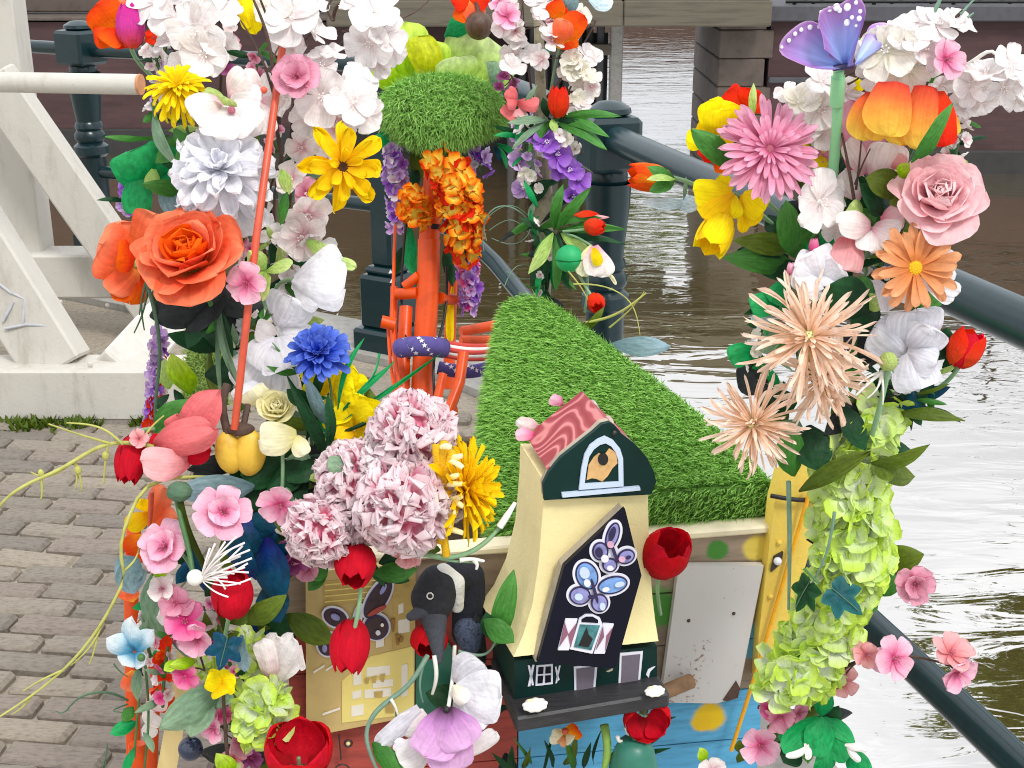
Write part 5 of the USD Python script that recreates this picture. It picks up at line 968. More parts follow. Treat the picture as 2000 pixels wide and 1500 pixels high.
spray('white blossom cluster hanging left of the lime leaves', 'blossom_branch', [[(640, 120, 1.78), (690, 60, 1.76), (740, 10, 1.74)], [(650, 40, 1.76), (660, 10, 1.75), (690, -5, 1.74)]],
      [(735, 24, 1.7, 104, (0.1, 0.3, 1)), (752, 66, 1.7, 84, (0.5, 0, 1)), (722, 84, 1.7, 90, (-0.2, -0.2, 1)), (738, 124, 1.72, 72, (0.1, -0.6, 0.9)), (695, 10, 1.72, 70, (-0.5, 0.4, 1)), (768, 100, 1.73, 56, (0.6, -0.2, 0.9))], eye='cwhite')
blossom('double pink blossom between the white blossoms at upper left', 580, 152, 1.62, 98, 'dustpink', axis=(0, 0.15, 1))
spray('dense white blossom cluster above the yellow sunflower', 'blossom_branch', [[(560, 520, 1.76), (575, 330, 1.74), (600, 220, 1.72)], [(568, 300, 1.74), (572, 220, 1.72), (580, 180, 1.7)], [(575, 330, 1.74), (640, 200, 1.74), (670, 150, 1.74)]],
      [(640, 110, 1.68, 64, (0.2, 0.8, 0.6)), (630, 190, 1.64, 110, (-0.2, 0.2, 1)), (690, 200, 1.64, 110, (0.4, 0, 1)), (655, 245, 1.65, 96, (0, -0.4, 1), 'blushwhite'), (605, 232, 1.66, 90, (-0.4, -0.2, 1)), (700, 160, 1.67, 80, (0.4, 0.5, 0.9)), (716, 226, 1.68, 70, (0.7, -0.2, 0.8)), (630, 130, 1.67, 70, (0, 0.5, 1)), (648, 285, 1.68, 60, (0, -0.7, 0.8), 'blushwhite'), (590, 288, 1.68, 70, (-.2, -0.2, 1), 'blushwhite'), (560, 195, 1.69, 70, (-.4, .2, 1))], eye='cwhite')
custom('lily', 'pale pink lily with lime throat over the white dahlia', 'lily', [(440, 205, 372, 222, 76, 1.6, 1.56, 'blushwhite', dict(b=.5)), (440, 205, 420, 268, 80, 1.6, 1.55, 'white', dict(b=.5)), (446, 205, 500, 250, 72, 1.6, 1.57, 'white', dict(b=.5)), (440, 200, 395, 186, 40, 1.61, 1.6, 'leafpale'), (450, 195, 510, 196, 60, 1.61, 1.6, 'white'), (446, 190, 480, 142, 56, 1.62, 1.6, 'blushwhite'), (440, 205, 436, 188, 46, 1.59, 1.57, 'leafpale')], eye=[(452, 215, 1.575, 8, 'cpink')])
custom('lily', 'white lily petals with coral streak beside the orange rod', 'lily', [(505, 195, 478, 136, 46, 1.64, 1.62, 'blushwhite'), (512, 200, 540, 150, 50, 1.65, 1.64, 'white'), (505, 198, 520, 262, 60, 1.64, 1.61, 'white'), (500, 205, 470, 262, 60, 1.63, 1.6, 'white'), (512, 196, 548, 210, 50, 1.64, 1.64, 'blushwhite')], eye=[(515, 176, 1.61, 7, 'rod')])
daisy('large yellow sunflower with dark eye at the upper left', 668, 325, 1.56, 158, 'sunyellow', [(8, 0.98, 0.44, 0.16, 0, 0.05, -0.3), (8, 0.8, 0.38, 0.14, 0.05, 0.4, -0.5), (6, 0.5, 0.24, 0.12, 0.08, 0.8, -0.3)], 'cbrown', 0.21, name='sunflower', cat_='sunflower', kk=dict(ruf=0.12, t=1.5, k=0.85, fold=0.3, warp=.3), axis=(0.45, -0.25, 0.85))
daisy('big fluffy white dahlia left of the orange rod', 432, 335, 1.58, 196, 'purewhite', [(14, 1.02, 0.34, 0.05, -0.1, -0.15, -0.2), (13, 0.95, 0.36, 0.05, -0.02, 0.15, -0.3), (11, 0.85, 0.34, 0.05, 0.06, 0.5, -0.3), (9, 0.7, 0.3, 0.04, 0.12, 0.85, -0.2), (6, 0.5, 0.26, 0.02, 0.15, 1.2, -0.1)], 'cwhite', 0.08, name='dahlia', cat_='dahlia', kk=dict(cup=0.5, t=3, warp=.35, ruf=.05), axis=(0.05, 0.35, 1))
custom('dahlia', 'loose white petals below the fluffy white dahlia', 'dahlia', [(455, 395, 400, 440, 50, 1.6, 1.57, 'purewhite'), (455, 395, 440, 462, 50, 1.6, 1.57, 'purewhite'), (460, 395, 490, 460, 52, 1.61, 1.58, 'purewhite'), (460, 395, 520, 440, 46, 1.61, 1.6, 'purewhite'), (458, 395, 516, 400, 44, 1.61, 1.6, 'purewhite')])
custom('felt_leaf', 'teal green crumpled felt leaf beside the white trestle', 'felt decoration', [(296, 370, 250, 296, 96, 1.72, 1.70, 'leafgreen', dict(k=0.35, t=3, b=.6)), (300, 350, 330, 288, 70, 1.72, 1.71, 'leafgreen', dict(k=.4)), (270, 340, 268, 420, 56, 1.71, 1.69, 'leafgreen', dict(k=0.35, t=3, b=.7)), (300, 350, 362, 368, 60, 1.72, 1.7, 'leafgreen'), (300, 330, 296, 372, 34, 1.695, 1.69, 'leafpale')], part='leaf')
leaves('long green tulip leaves under the yellow shaggy chrysanthemum', [(330, 266, 205, 266, 18, 1.74, 1.74, 'leaf', dict(tilt=1.0)), (300, 215, 350, 330, 24, 1.72, 1.66, 'leafgrey'), (380, 265, 345, 330, 26, 1.68, 1.66, 'leaf'), (330, 255, 390, 250, 18, 1.7, 1.7, 'leafpale'), (310, 280, 370, 320, 30, 1.7, 1.68, 'leafgreen'), (340, 250, 372, 300, 24, 1.69, 1.66, 'leaf')], [[(296, 200, 1.7), (320, 270, 1.7), (350, 330, 1.68)]])
leaves('grey green leaf scraps between teal felt and white dahlia', [(320, 350, 345, 430, 46, 1.7, 1.68, 'leafbluegrey'), (330, 420, 375, 400, 40, 1.7, 1.69, 'leafdark'), (315, 440, 350, 452, 24, 1.7, 1.7, 'leafgreen')])
# -- orange roses
custom('rose', 'open orange rose seen from the side by the trestle', 'rose', [(268, 510, 196, 476, 110, 1.6, 1.56, 'orange', dict(ruf=.07, b=.4)), (265, 500, 306, 418, 84, 1.6, 1.58, 'orange', dict(ruf=.06)), (262, 520, 200, 545, 90, 1.6, 1.57, 'orange_in', dict(ruf=.06)), (262, 525, 252, 592, 70, 1.6, 1.56, 'orange_in', dict(ruf=.06)), (258, 505, 236, 432, 80, 1.61, 1.6, 'orange', dict(ruf=.06)), (266, 515, 214, 572, 60, 1.59, 1.56, 'orange'), (268, 512, 290, 560, 46, 1.6, 1.58, 'red'), (265, 505, 230, 500, 60, 1.58, 1.55, 'orange_in')], stem=[[(266, 512, 1.61), (330, 560, 1.66), (400, 640, 1.7)]], eye=[(268, 515, 1.585, 9, 'cgreen')])
rose('large orange rose with red heart at the left', 374, 506, 1.52, 200, 'orange', 'orange_in', 24, 1.0, axis=(-0.1, 0.55, 0.85))
leaves('black green rose leaves under the large orange rose', [(430, 590, 292, 618, 84, 1.58, 1.55, 'leafblack', dict(m=.5, tilt=0.3)), (440, 575, 362, 650, 56, 1.58, 1.56, 'leafblack'), (410, 600, 366, 680, 44, 1.58, 1.55, 'leafdark'), (400, 570, 520, 596, 70, 1.6, 1.6, 'leafblack'), (430, 590, 470, 660, 50, 1.62, 1.6, 'leafblack'), (300, 560, 330, 600, 40, 1.6, 1.57, 'leafdark')])
vine('dry_stem', 'dry grey green drooping twigs under the side rose', [[(285, 545, 1.56), (300, 600, 1.55), (312, 690, 1.55), (304, 820, 1.56), (330, 905, 1.58)], [(290, 550, 1.56), (282, 600, 1.56), (262, 650, 1.57)], [(288, 550, 1.56), (278, 580, 1.56), (282, 645, 1.56)], [(286, 545, 1.56), (276, 590, 1.56), (272, 615, 1.56)]], 'leafgrey', 0.0026, cat_='dry twigs')
leaves('thin grey green grass stems hanging under black rose leaves', [(425, 600, 470, 760, 10, 1.58, 1.56, 'leafgrey'), (430, 600, 500, 800, 9, 1.58, 1.56, 'leafgrey'), (435, 610, 455, 700, 12, 1.58, 1.57, 'leafdark'), (420, 620, 430, 780, 9, 1.6, 1.58, 'leafgrey')], name='grass_tuft', cat_='grass stems')
# -- white blooms left of the bike
blossom('pink and white blossom hanging on the orange rod', 482, 552, 1.5, 84, 'pink', double=False, axis=(-0.1, -0.3, 1))
spray('white and blush blossoms hanging under the sunflower', 'blossom_branch', [[(680, 350, 1.62), (610, 440, 1.62), (520, 500, 1.64)], [(545, 520, 1.68), (535, 420, 1.7), (550, 300, 1.72)], [(520, 520, 1.68), (515, 430, 1.7), (540, 330, 1.72)]],
      [(600, 418, 1.6, 90, (0.3, -0.2, 1), 'blushwhite'), (590, 462, 1.6, 96, (-0.1, -0.5, 0.9), 'blushwhite'), (612, 480, 1.61, 80, (0.3, -0.7, 0.8)), (570, 350, 1.66, 64, (-0.3, 0.2, 1), 'blushwhite'), (596, 378, 1.65, 60, (0.3, 0, 1), 'dustpink'), (510, 430, 1.7, 70, (-0.2, 0.3, 1)), (540, 460, 1.68, 64, (0.2, 0, 1))], eye='cwhite')
custom('tulip', 'drooping white tulip pointing right beside the canal railing', 'tulip', [(575, 545, 668, 500, 66, 1.58, 1.56, 'purewhite', dict(b=.25, m=.7)), (572, 546, 672, 562, 100, 1.58, 1.54, 'purewhite', dict(b=.2, m=.7, ruf=.04)), (575, 550, 630, 588, 66, 1.58, 1.55, 'purewhite', dict(m=.7)), (640, 505, 696, 522, 22, 1.57, 1.56, 'leafpale'), (600, 470, 640, 500, 30, 1.59, 1.58, 'leafpale')], stem=[[(575, 546, 1.58), (545, 555, 1.62), (520, 620, 1.66)]])
leaves('pale lime leaves at centre of the left flower column', [(520, 528, 485, 490, 40, 1.54, 1.52, 'leafpale'), (518, 530, 570, 516, 44, 1.54, 1.52, 'leafpale', dict(m=.6, k=.6)), (520, 528, 512, 588, 44, 1.54, 1.52, 'leafpale'), (522, 530, 498, 560, 30, 1.54, 1.53, 'leafpale'), (560, 375, 548, 440, 22, 1.58, 1.58, 'leaf'), (550, 330, 566, 380, 26, 1.6, 1.6, 'leafpale')])
custom('lily', 'large white fabric lily left of the blue cornflower', 'lily', [(545, 640, 570, 580, 90, 1.58, 1.56, 'whitegrey', dict(m=.7)), (540, 650, 500, 640, 50, 1.58, 1.56, 'white'), (540, 660, 560, 720, 110, 1.57, 1.54, 'purewhite', dict(m=.65)), (540, 660, 500, 720, 74, 1.57, 1.55, 'purewhite'), (545, 655, 600, 650, 90, 1.58, 1.57, 'purewhite'), (530, 690, 480, 770, 100, 1.58, 1.56, 'purewhite', dict(m=.65)), (540, 690, 530, 770, 100, 1.58, 1.56, 'whitegrey', dict(m=.65)), (500, 690, 470, 720, 70, 1.6, 1.58, 'purewhite')], eye=[(512, 690, 1.56, 9, 'ccream')])
mum('bright blue cornflower above the yellow daffodils', 622, 690, 1.5, 128, 'blue', n=64, wd=0.26, el=(1.3, -0.1), curl=0.3, name='cornflower', axis=(0.05, 0.45, 0.9))
# -- yellow daffodils
custom('daffodil', 'bright yellow daffodil drooping below the blue cornflower', 'daffodil', [(640, 770, 600, 740, 50, 1.54, 1.52, 'yellow'), (650, 760, 690, 716, 60, 1.54, 1.52, 'yellow'), (650, 770, 690, 760, 70, 1.53, 1.5, 'yellow'), (650, 770, 655, 830, 64, 1.53, 1.5, 'yellow'), (640, 765, 625, 710, 46, 1.55, 1.54, 'sunyellow'), (655, 765, 720, 745, 40, 1.54, 1.53, 'yellow')])
custom('daffodil', 'large yellow daffodil touching the topmost pink carnation', 'daffodil', [(690, 840, 650, 800, 70, 1.52, 1.5, 'yellow'), (690, 830, 700, 770, 100, 1.52, 1.5, 'yellow', dict(m=.7)), (695, 840, 735, 800, 84, 1.52, 1.49, 'yellow'), (690, 845, 745, 872, 70, 1.52, 1.49, 'yellow', dict(m=.7)), (688, 850, 680, 896, 60, 1.52, 1.49, 'sunyellow'), (688, 848, 632, 888, 50, 1.52, 1.5, 'yellow'), (690, 840, 660, 860, 50, 1.5, 1.48, 'sunyellow')])
leaves('long blue green daffodil leaves spreading right over the carnations', [(600, 860, 590, 700, 30, 1.53, 1.54, 'leafdark'), (620, 800, 560, 760, 40, 1.52, 1.5, 'leafdark'), (640, 830, 600, 740, 34, 1.5, 1.5, 'leafbluegrey'), (640, 880, 640, 770, 22, 1.48, 1.48, 'leafdark'), (640, 900, 560, 730, 30, 1.5, 1.5, 'leafdark'), (660, 800, 712, 660, 12, 1.5, 1.52, 'leafgreen'), (670, 800, 770, 700, 14, 1.5, 1.56, 'leafgreen', dict(sag=.05)), (670, 820, 860, 706, 9, 1.5, 1.6, 'leafgreen', dict(sag=-.06)), (680, 790, 740, 690, 12, 1.5, 1.55, 'leafgreen'), (650, 850, 760, 800, 8, 1.49, 1.52, 'leafdark'), (610, 790, 640, 690, 20, 1.52, 1.52, 'leafdark'), (620, 830, 520, 830, 40, 1.52, 1.51, 'leafolive'), (600, 850, 560, 800, 40, 1.53, 1.52, 'leafgrey')], [[(650, 880, 1.5), (650, 800, 1.51), (640, 720, 1.52)]])
rose('small cream rose bud left of the daffodils', 540, 800, 1.52, 84, 'butterrose', None, 14, 0.6, axis=(0.1, 0.5, 0.9))
custom('rose_petals', 'two pale cream petals under the small cream rose', 'petals', [(580, 850, 506, 858, 62, 1.5, 1.47, 'butter', dict(m=.6, k=.4)), (580, 852, 594, 890, 36, 1.5, 1.48, 'butter'), (512, 790, 488, 762, 60, 1.54, 1.53, 'butter'), (500, 745, 478, 790, 64, 1.56, 1.54, 'purewhite')], stem=[[(552, 880, 1.5), (552, 930, 1.5), (550, 980, 1.5)]])
tp = Thing('yellow_pods', 'pair of spotted yellow pods under the orange rod', 'seed pods', W(468, 885, 1.5))
for (x, y, r, a) in ((448, 884, 28, 0.1), (488, 884, 31, -0.1)): g = ball((0, 0, 0), 1, 3, noise=0.06); tp.add('pod', (g[0] * np.array([r, r * 0.8, r * 1.55]) * S(y, 1.5) @ np.array([[math.cos(a), 0, math.sin(a)], [0, 1, 0], [-math.sin(a), 0, math.cos(a)]]) + W(x, y, 1.5), g[1]), M['pod'])
tp.add('calyx', cat([tube([W(446, 850, 1.5), W(436, 780, 1.52), W(444, 750, 1.53)], 0.005, 6, n=8), ball(W(470, 838, 1.5), 22 * S(838, 1.5), 2, (1.2, .8, .6), noise=.2), tube([W(474, 840, 1.5), W(484, 790, 1.52)], 0.004, 6)])[:2], M['bark'])
rd = Thing('rod', 'thin orange red rod standing in the left flowers', 'rod', W(460, 830, 1.5)); rd.add('rod', tube([W(458, 838, 1.49), W(478, 660, 1.5), W(500, 470, 1.53), W(530, 250, 1.6), W(556, 60, 1.68)], 0.0046, 8, n=20), M['rod'])
vine('twig', 'dark brown bare twig rising to the top left', [[(548, 300, 1.66), (536, 200, 1.64), (522, 70, 1.62), (486, -20, 1.62)], [(536, 190, 1.64), (500, 90, 1.64), (470, 40, 1.65)], [(530, 120, 1.63), (545, 90, 1.64)]], 'bark', 0.0028, cat_='twig')
vine('twig', 'grey brown twig curving over the canal beside lime leaves', [[(650, 40, 1.7), (640, 20, 1.7), (655, -10, 1.7)], [(690, 60, 1.72), (668, 62, 1.72), (700, 52, 1.72)], [(780, 38, 1.74), (815, 20, 1.76), (846, -8, 1.78)]], 'bark', 0.002, cat_='twig')
# -- red things at the left
custom('poinsettia', 'big coral red felt petals at the left edge', 'flower', [(352, 872, 428, 762, 78, 1.52, 1.5, 'coralred', dict(k=1, t=1.3, cup=.1)), (300, 868, 424, 838, 74, 1.5, 1.47, 'coralred', dict(k=.8, t=1.6, bulge=.16, cup=.5, b=.3)), (318, 872, 412, 880, 66, 1.515, 1.49, 'red', dict(k=.6, bulge=.12)), (360, 850, 345, 808, 50, 1.53, 1.52, 'coralred', dict(t=1.3, k=1)), (330, 872, 290, 866, 40, 1.52, 1.5, 'red')])
custom('rose', 'salmon pink folded petal under the coral red petals', 'flower', [(372, 900, 276, 900, 64, 1.5, 1.46, 'coralpink', dict(m=.6, k=.4, bulge=.3)), (370, 905, 300, 925, 50, 1.49, 1.46, 'coralpink')])
tulip('red tulip hanging down at the far left of the flowers', 256, 898, 1.5, 62, 96, (-0.12, -1, 0.25), 'red', stem=[(262, 850, 1.5), (300, 838, 1.53)])
blossom('tiny pink blossom above the hanging far left tulip', 272, 856, 1.49, 40, 'coralpink', double=False)
leaves('lime and green leaves left of the orange rod', [(372, 770, 335, 690, 60, 1.6, 1.58, 'leaflime'), (330, 760, 322, 700, 34, 1.62, 1.6, 'leafpale'), (300, 850, 370, 780, 40, 1.56, 1.55, 'leaf'), (330, 770, 300, 800, 20, 1.58, 1.57, 'leafdark'), (300, 880, 345, 830, 30, 1.55, 1.54, 'leaf'), (340, 760, 360, 800, 20, 1.58, 1.57, 'leafdark')])
garland('wisteria', 'purple and white wisteria strand at the left edge', 'wisteria', [(312, 650, 1.66, 14), (306, 720, 1.66, 12), (304, 790, 1.64, 18), (296, 860, 1.63, 14)], 46, 30, 'lilac', 4, mats=['lilac', 'violet', 'blushwhite', 'lilac', 'redorange'])
# -- vines to the left
vine('vine', 'yellow green knotted vine reaching left over the bricks', [[(300, 872, 1.5), (210, 868, 1.48), (120, 915, 1.46), (55, 945, 1.45), (2, 985, 1.44), (-20, 1040, 1.44)], [(215, 866, 1.48), (160, 850, 1.47), (95, 828, 1.47)], [(240, 868, 1.48), (205, 840, 1.48), (130, 826, 1.48)], [(210, 870, 1.48), (206, 900, 1.48), (202, 945, 1.48)], [(146, 900, 1.47), (156, 930, 1.47), (160, 960, 1.47)], [(146, 900, 1.47), (150, 925, 1.47), (148, 955, 1.47)], [(80, 935, 1.455), (82, 960, 1.455), (80, 975, 1.455)], [(130, 912, 1.462), (80, 930, 1.456), (60, 922, 1.456)], [(270, 870, 1.49), (300, 830, 1.5), (320, 812, 1.5)]], 'vine', 0.0027, cat_='vine',
     beads=[(152, 918, 1.47, 7, 'vine'), (206, 890, 1.48, 7, 'vine'), (80, 924, 1.456, 6, 'vine')])
vine('vine', 'long thin green vine hanging down over the bricks', [[(440, 935, 1.5), (330, 935, 1.48), (292, 948, 1.47), (252, 1010, 1.45), (236, 1085, 1.44), (242, 1120, 1.44), (225, 1170, 1.43), (160, 1270, 1.42), (80, 1345, 1.41), (-20, 1412, 1.4)], [(242, 1115, 1.44), (262, 1095, 1.45), (275, 1060, 1.46)], [(205, 1205, 1.43), (185, 1250, 1.42), (138, 1300, 1.42)], [(190, 1240, 1.425), (184, 1270, 1.42), (174, 1298, 1.42)], [(60, 1362, 1.41), (45, 1380, 1.41), (22, 1396, 1.41)], [(120, 1310, 1.415), (60, 1340, 1.41), (45, 1350, 1.41)]], 'vine', 0.0024, cat_='vine')
vine('tendril', 'pale green curled tendrils at lower left edge', [[(250, 1368, 1.55), (200, 1352, 1.53), (160, 1360, 1.52), (132, 1385, 1.52)], [(250, 1375, 1.55), (222, 1388, 1.54), (246, 1392, 1.54)], [(134, 1384, 1.52), (118, 1392, 1.52), (108, 1388, 1.52)], [(210, 1470, 1.52), (200, 1500, 1.52), (196, 1520, 1.52)], [(210, 1452, 1.52), (206, 1490, 1.52), (204, 1520, 1.52)], [(222, 1296, 1.55), (240, 1316, 1.55), (250, 1322, 1.55)]], 'leafgrey', 0.0018, cat_='tendril')
# ================================================================ left middle and below
carnation('topmost pink carnation beside the yellow daffodil', 808, 845, 1.47, 168, axis=(0.2, 0.6, 0.8))
carnation('largest pale pink carnation in the middle of the cluster', 790, 985, 1.42, 190, axis=(0.1, -0.1, 1))
carnation('pink carnation above left in the carnation cluster', 690, 930, 1.46, 150, axis=(-0.2, 0.4, 0.9))
carnation('lowest left rose pink carnation above the red tulip', 625, 1035, 1.43, 140, axis=(-0.25, -0.25, 1))
carnation('whitish carnation between the topmost and largest pink ones', 770, 905, 1.46, 140, 'carnation_pale', axis=(0.1, 0.3, 1))
carnation('small pale carnation behind the yellow spiky chrysanthemum', 862, 960, 1.48, 130, 'carnation_pale', axis=(0.5, 0, 0.9))
carnation('carnation in shade between lowest and largest pink ones', 690, 1000, 1.45, 120, axis=(-0.1, 0.1, 1))
custom('orchid', 'wide white petals behind the whitish carnation', 'petals', [(800, 935, 745, 905, 60, 1.45, 1.43, 'white'), (800, 935, 850, 925, 60, 1.45, 1.43, 'white'), (640, 945, 630, 920, 60, 1.47, 1.46, 'leafpale'), (690, 905, 640, 915, 50, 1.44, 1.43, 'leafgrey')])
F = mum('yellow spiky chrysanthemum with cream tips facing the lid', 905, 955, 1.44, 210, 'sunyellow', n=96, wd=0.13, el=(1.25, -0.25), curl=0.1, axis=(0.9, 0.1, 0.42), roll=0.3)
for k in range(10): y = 878 + k * 18 + random.uniform(-6, 6); xo = 862 + random.uniform(-8, 26); F.add('cream_tip', tube([W(xo, y, 1.425), W(xo + 16, y - random.uniform(0, 5), 1.408), W(xo + random.uniform(22, 34), y - 4 + random.uniform(-6, 10), 1.405)], [0.0016, 0.0028, 0.0038, 0.003], 7, n=7), M['ccream'])
for k, (x, y) in enumerate(((852, 868), (868, 862), (884, 880), (845, 1000), (862, 1060), (872, 1085))): F.add('outer_ray', tube([W(872, 960, 1.43), W((x + 872) / 2 - 6, (y + 960) / 2, 1.42), W(x, y, 1.42)], [0.003, 0.0045, 0.005], 7, n=7), M['cyel'])
vine('stem', 'pale curved stem running right from under the carnations', [[(828, 1082, 1.43), (880, 1088, 1.42), (936, 1068, 1.42), (975, 1030, 1.43), (1004, 986, 1.44)], [(830, 1084, 1.43), (890, 1096, 1.42), (942, 1098, 1.42)]], 'stem', 0.0034)
vine('stamen', 'white forked stamen tips at the end of pale stem', [[(975, 1030, 1.425), (990, 1008, 1.43), (1006, 982, 1.44)], [(898, 1094, 1.415), (925, 1092, 1.415), (946, 1096, 1.415)], [(926, 1094, 1.414), (932, 1104, 1.414), (930, 1112, 1.414)]], 'whitestem', 0.0045, cat_='stamen')
blossom('bright pink blossom above the blue leaf', 436, 1002, 1.43, 112, 'pink', axis=(0.3, 0.35, 1))
blossom('pink blossom hanging on green stem left of carnations', 548, 985, 1.44, 88, 'pink', double=False, axis=(-0.05, -0.6, 0.9))
blossom('rich pink double blossom at the left edge', 325, 1070, 1.45, 108, 'pink', axis=(-0.3, 0.3, 1))
spray('spiky pink blossom strand down the left side', 'blossom_branch', [[(300, 1120, 1.5), (350, 1190, 1.48), (380, 1250, 1.47), (400, 1310, 1.47)]], [(318, 1150, 1.46, 62, (-0.2, 0.2, 1), 'blushwhite'), (345, 1178, 1.45, 72, (0, 0, 1), 'dustpink'), (362, 1215, 1.44, 80, (0.1, 0.1, 1), 'hotpink'), (385, 1246, 1.44, 74, (0, -0.2, 1), 'pink'), (372, 1262, 1.46, 60, (-0.3, -0.5, 0.9), 'pink'), (362, 1320, 1.45, 56, (0, -0.3, 1), 'hotpink'), (330, 1200, 1.48, 50, (-.4, 0, 1), 'blushwhite'), (400, 1215, 1.47, 46, (.4, .2, 1), 'blushwhite')])
tulip('red tulip under the largest carnation pointing up left', 695, 1104, 1.42, 82, 84, (-0.1, -0.75, 0.6), 'red', stem=[(714, 1060, 1.45), (740, 1010, 1.5)])
tulip('red tulip hanging before the butterfly sticker', 684, 1264, 1.42, 80, 104, (-0.12, -1, 0.25), 'red', stem=[(700, 1190, 1.42), (706, 1140, 1.43)])
tulip('red tulip under white stamen threads at the left', 455, 1160, 1.42, 82, 92, (0.1, 1, 0.3), 'red', stem=[(445, 1215, 1.43), (430, 1290, 1.46)])
tulip('large open dark red tulip at the bottom edge', 583, 1475, 1.4, 118, 96, (0.05, 0.85, 0.6), 'reddark', 'red', closed=0.85)
tulip('large red tulip right of the bird house', 1300, 1082, 1.53, 92, 104, (0.25, 0.55, 0.7), 'reddark', 'red', closed=0.95, stem=[(1285, 1130, 1.56), (1290, 1200, 1.6)])
tulip('red tulip half hidden behind the toy bird beak', 838, 1252, 1.53, 74, 60, (-0.1, -0.6, 0.7), 'reddark')
tulip('red tulip under the right end of black shelf', 1262, 1402, 1.5, 82, 48, (0.1, -0.4, 0.9), 'reddark', 'red', closed=0.85)
st = Thing('stamens', 'tuft of white stamen threads over a red tulip', 'stamens', W(385, 1128, 1.4)); 
for k in range(22):
    x1, y1 = [(420, 1062), (440, 1058), (462, 1048), (478, 1060), (488, 1074), (470, 1086), (492, 1090), (478, 1108), (490, 1130), (470, 1140), (446, 1166), (458, 1120), (430, 1080), (452, 1072), (484, 1100), (466, 1100), (440, 1150), (410, 1070), (474, 1066), (486, 1118), (450, 1096), (444, 1128)][k]
    st.add('thread', tube([W(392, 1132, 1.4), W((392 + x1) / 2 + random.uniform(-13, 13), (1132 + y1) / 2 + random.uniform(-13, 13), 1.385), W(x1, y1, 1.385 + random.uniform(-.01, .01))], [0.0008, 0.0010, 0.0013], 5, n=8), M['cwhite'])
st.add('bead', ball(W(381, 1128, 1.395), 16 * S(1128, 1.4), 2), M['whitestem']); st.add('stem', tube([W(378, 1134, 1.4), W(370, 1080, 1.42), W(350, 1000, 1.44), W(345, 975, 1.45)], 0.0032, 6, n=10), M['stemd'])
sh2 = Thing('seed_head', 'pale green seed head on dark stem at left', 'seed head', W(350, 962, 1.44)); sh2.add('head', ball(W(350, 960, 1.44), 22 * S(960, 1.44), 3, (1.1, 1, .9), noise=.15, ns=14), M['leafgrey']); sh2.add('stem', tube([W(352, 980, 1.44), W(365, 1030, 1.45), W(400, 1110, 1.46), W(440, 1230, 1.47)], 0.004, 7, n=12), M['leafolive'])
leaves('grey blue and dark leaves below the yellow pods', [(500, 950, 340, 960, 60, 1.5, 1.48, 'leafbluegrey'), (480, 940, 390, 1020, 60, 1.52, 1.5, 'leafbluegrey'), (560, 900, 470, 950, 60, 1.52, 1.5, 'leafdark'), (600, 900, 520, 960, 60, 1.52, 1.5, 'leafdark'), (560, 940, 600, 880, 60, 1.53, 1.52, 'leafgrey'), (530, 930, 480, 1000, 60, 1.53, 1.51, 'leafdark'), (600, 930, 560, 1010, 50, 1.52, 1.5, 'leafdark'), (460, 930, 420, 980, 60, 1.55, 1.53, 'leafdark'), (640, 890, 560, 940, 60, 1.53, 1.5, 'leafdark')])
leaves('glossy deep blue leaves under the hanging pink blossom', [(480, 1130, 460, 1036, 80, 1.48, 1.46, 'leafblue'), (520, 1050, 545, 1190, 84, 1.48, 1.45, 'leafblue'), (500, 1010, 490, 1080, 90, 1.5, 1.48, 'leafblue'), (520, 1140, 548, 1216, 70, 1.48, 1.46, 'leafteal'), (470, 1030, 540, 1030, 50, 1.5, 1.49, 'leafteal'), (530, 1120, 560, 1060, 50, 1.5, 1.48, 'leafblue')])
T = Thing('ivy_leaf', 'dark teal leaf over the small yellow bloom', 'leaf', W(440, 1270, 1.41)); lobed(T, 'blade', 440, 1262, 1.4, 104, 2.9, 'leafteal', (0.1, 0.1, 1), ((0, 0.95), (1.0, 0.85), (5.28, 0.85), (2.2, .7), (4.1, .7)))
custom('leaf_edge', 'pale grey blue leaf beside the dark teal leaf', 'leaf', [(472, 1240, 478, 1312, 24, 1.42, 1.41, 'leafbluegrey')], part='leaf')
leaves('olive leaf right of the tulip with stamen threads', [(480, 1218, 560, 1162, 44, 1.43, 1.42, 'leafolive'), (440, 1215, 500, 1200, 30, 1.44, 1.43, 'leafolive'), (300, 1130, 330, 1110, 26, 1.47, 1.46, 'leaflime'), (345, 1290, 320, 1310, 24, 1.45, 1.44, 'leaflime'), (385, 1290, 330, 1300, 26, 1.45, 1.44, 'leaflime')])
custom('daffodil', 'small yellow bloom under the dark teal leaf', 'flower', [(440, 1330, 402, 1330, 40, 1.43, 1.41, 'yellow'), (430, 1330, 436, 1358, 50, 1.43, 1.41, 'sunyellow'), (430, 1330, 460, 1335, 40, 1.43, 1.41, 'yellow'), (430, 1330, 430, 1308, 44, 1.43, 1.42, 'yellow')], stem=[[(436, 1355, 1.43), (440, 1420, 1.44), (446, 1500, 1.44)]], sm='bark')
garland('hydrangea', 'lime hydrangea ball at the lower left', 'hydrangea', [(515, 1350, 1.45, 26), (515, 1395, 1.45, 44), (512, 1440, 1.45, 22)], 30, 74, 'lime', 4, mats=['lime', 'limepale'], messy=.5)
garland('hydrangea', 'narrow lime blossom strand behind the white tulip', 'hydrangea', [(488, 1230, 1.5, 14), (494, 1290, 1.5, 20), (480, 1350, 1.5, 18)], 16, 46, 'lime', 4)
garland('hydrangea', 'pale lime blossom tuft left of the dark teal leaf', 'hydrangea', [(398, 1280, 1.5, 14), (402, 1320, 1.5, 14)], 7, 44, 'lime', 4)
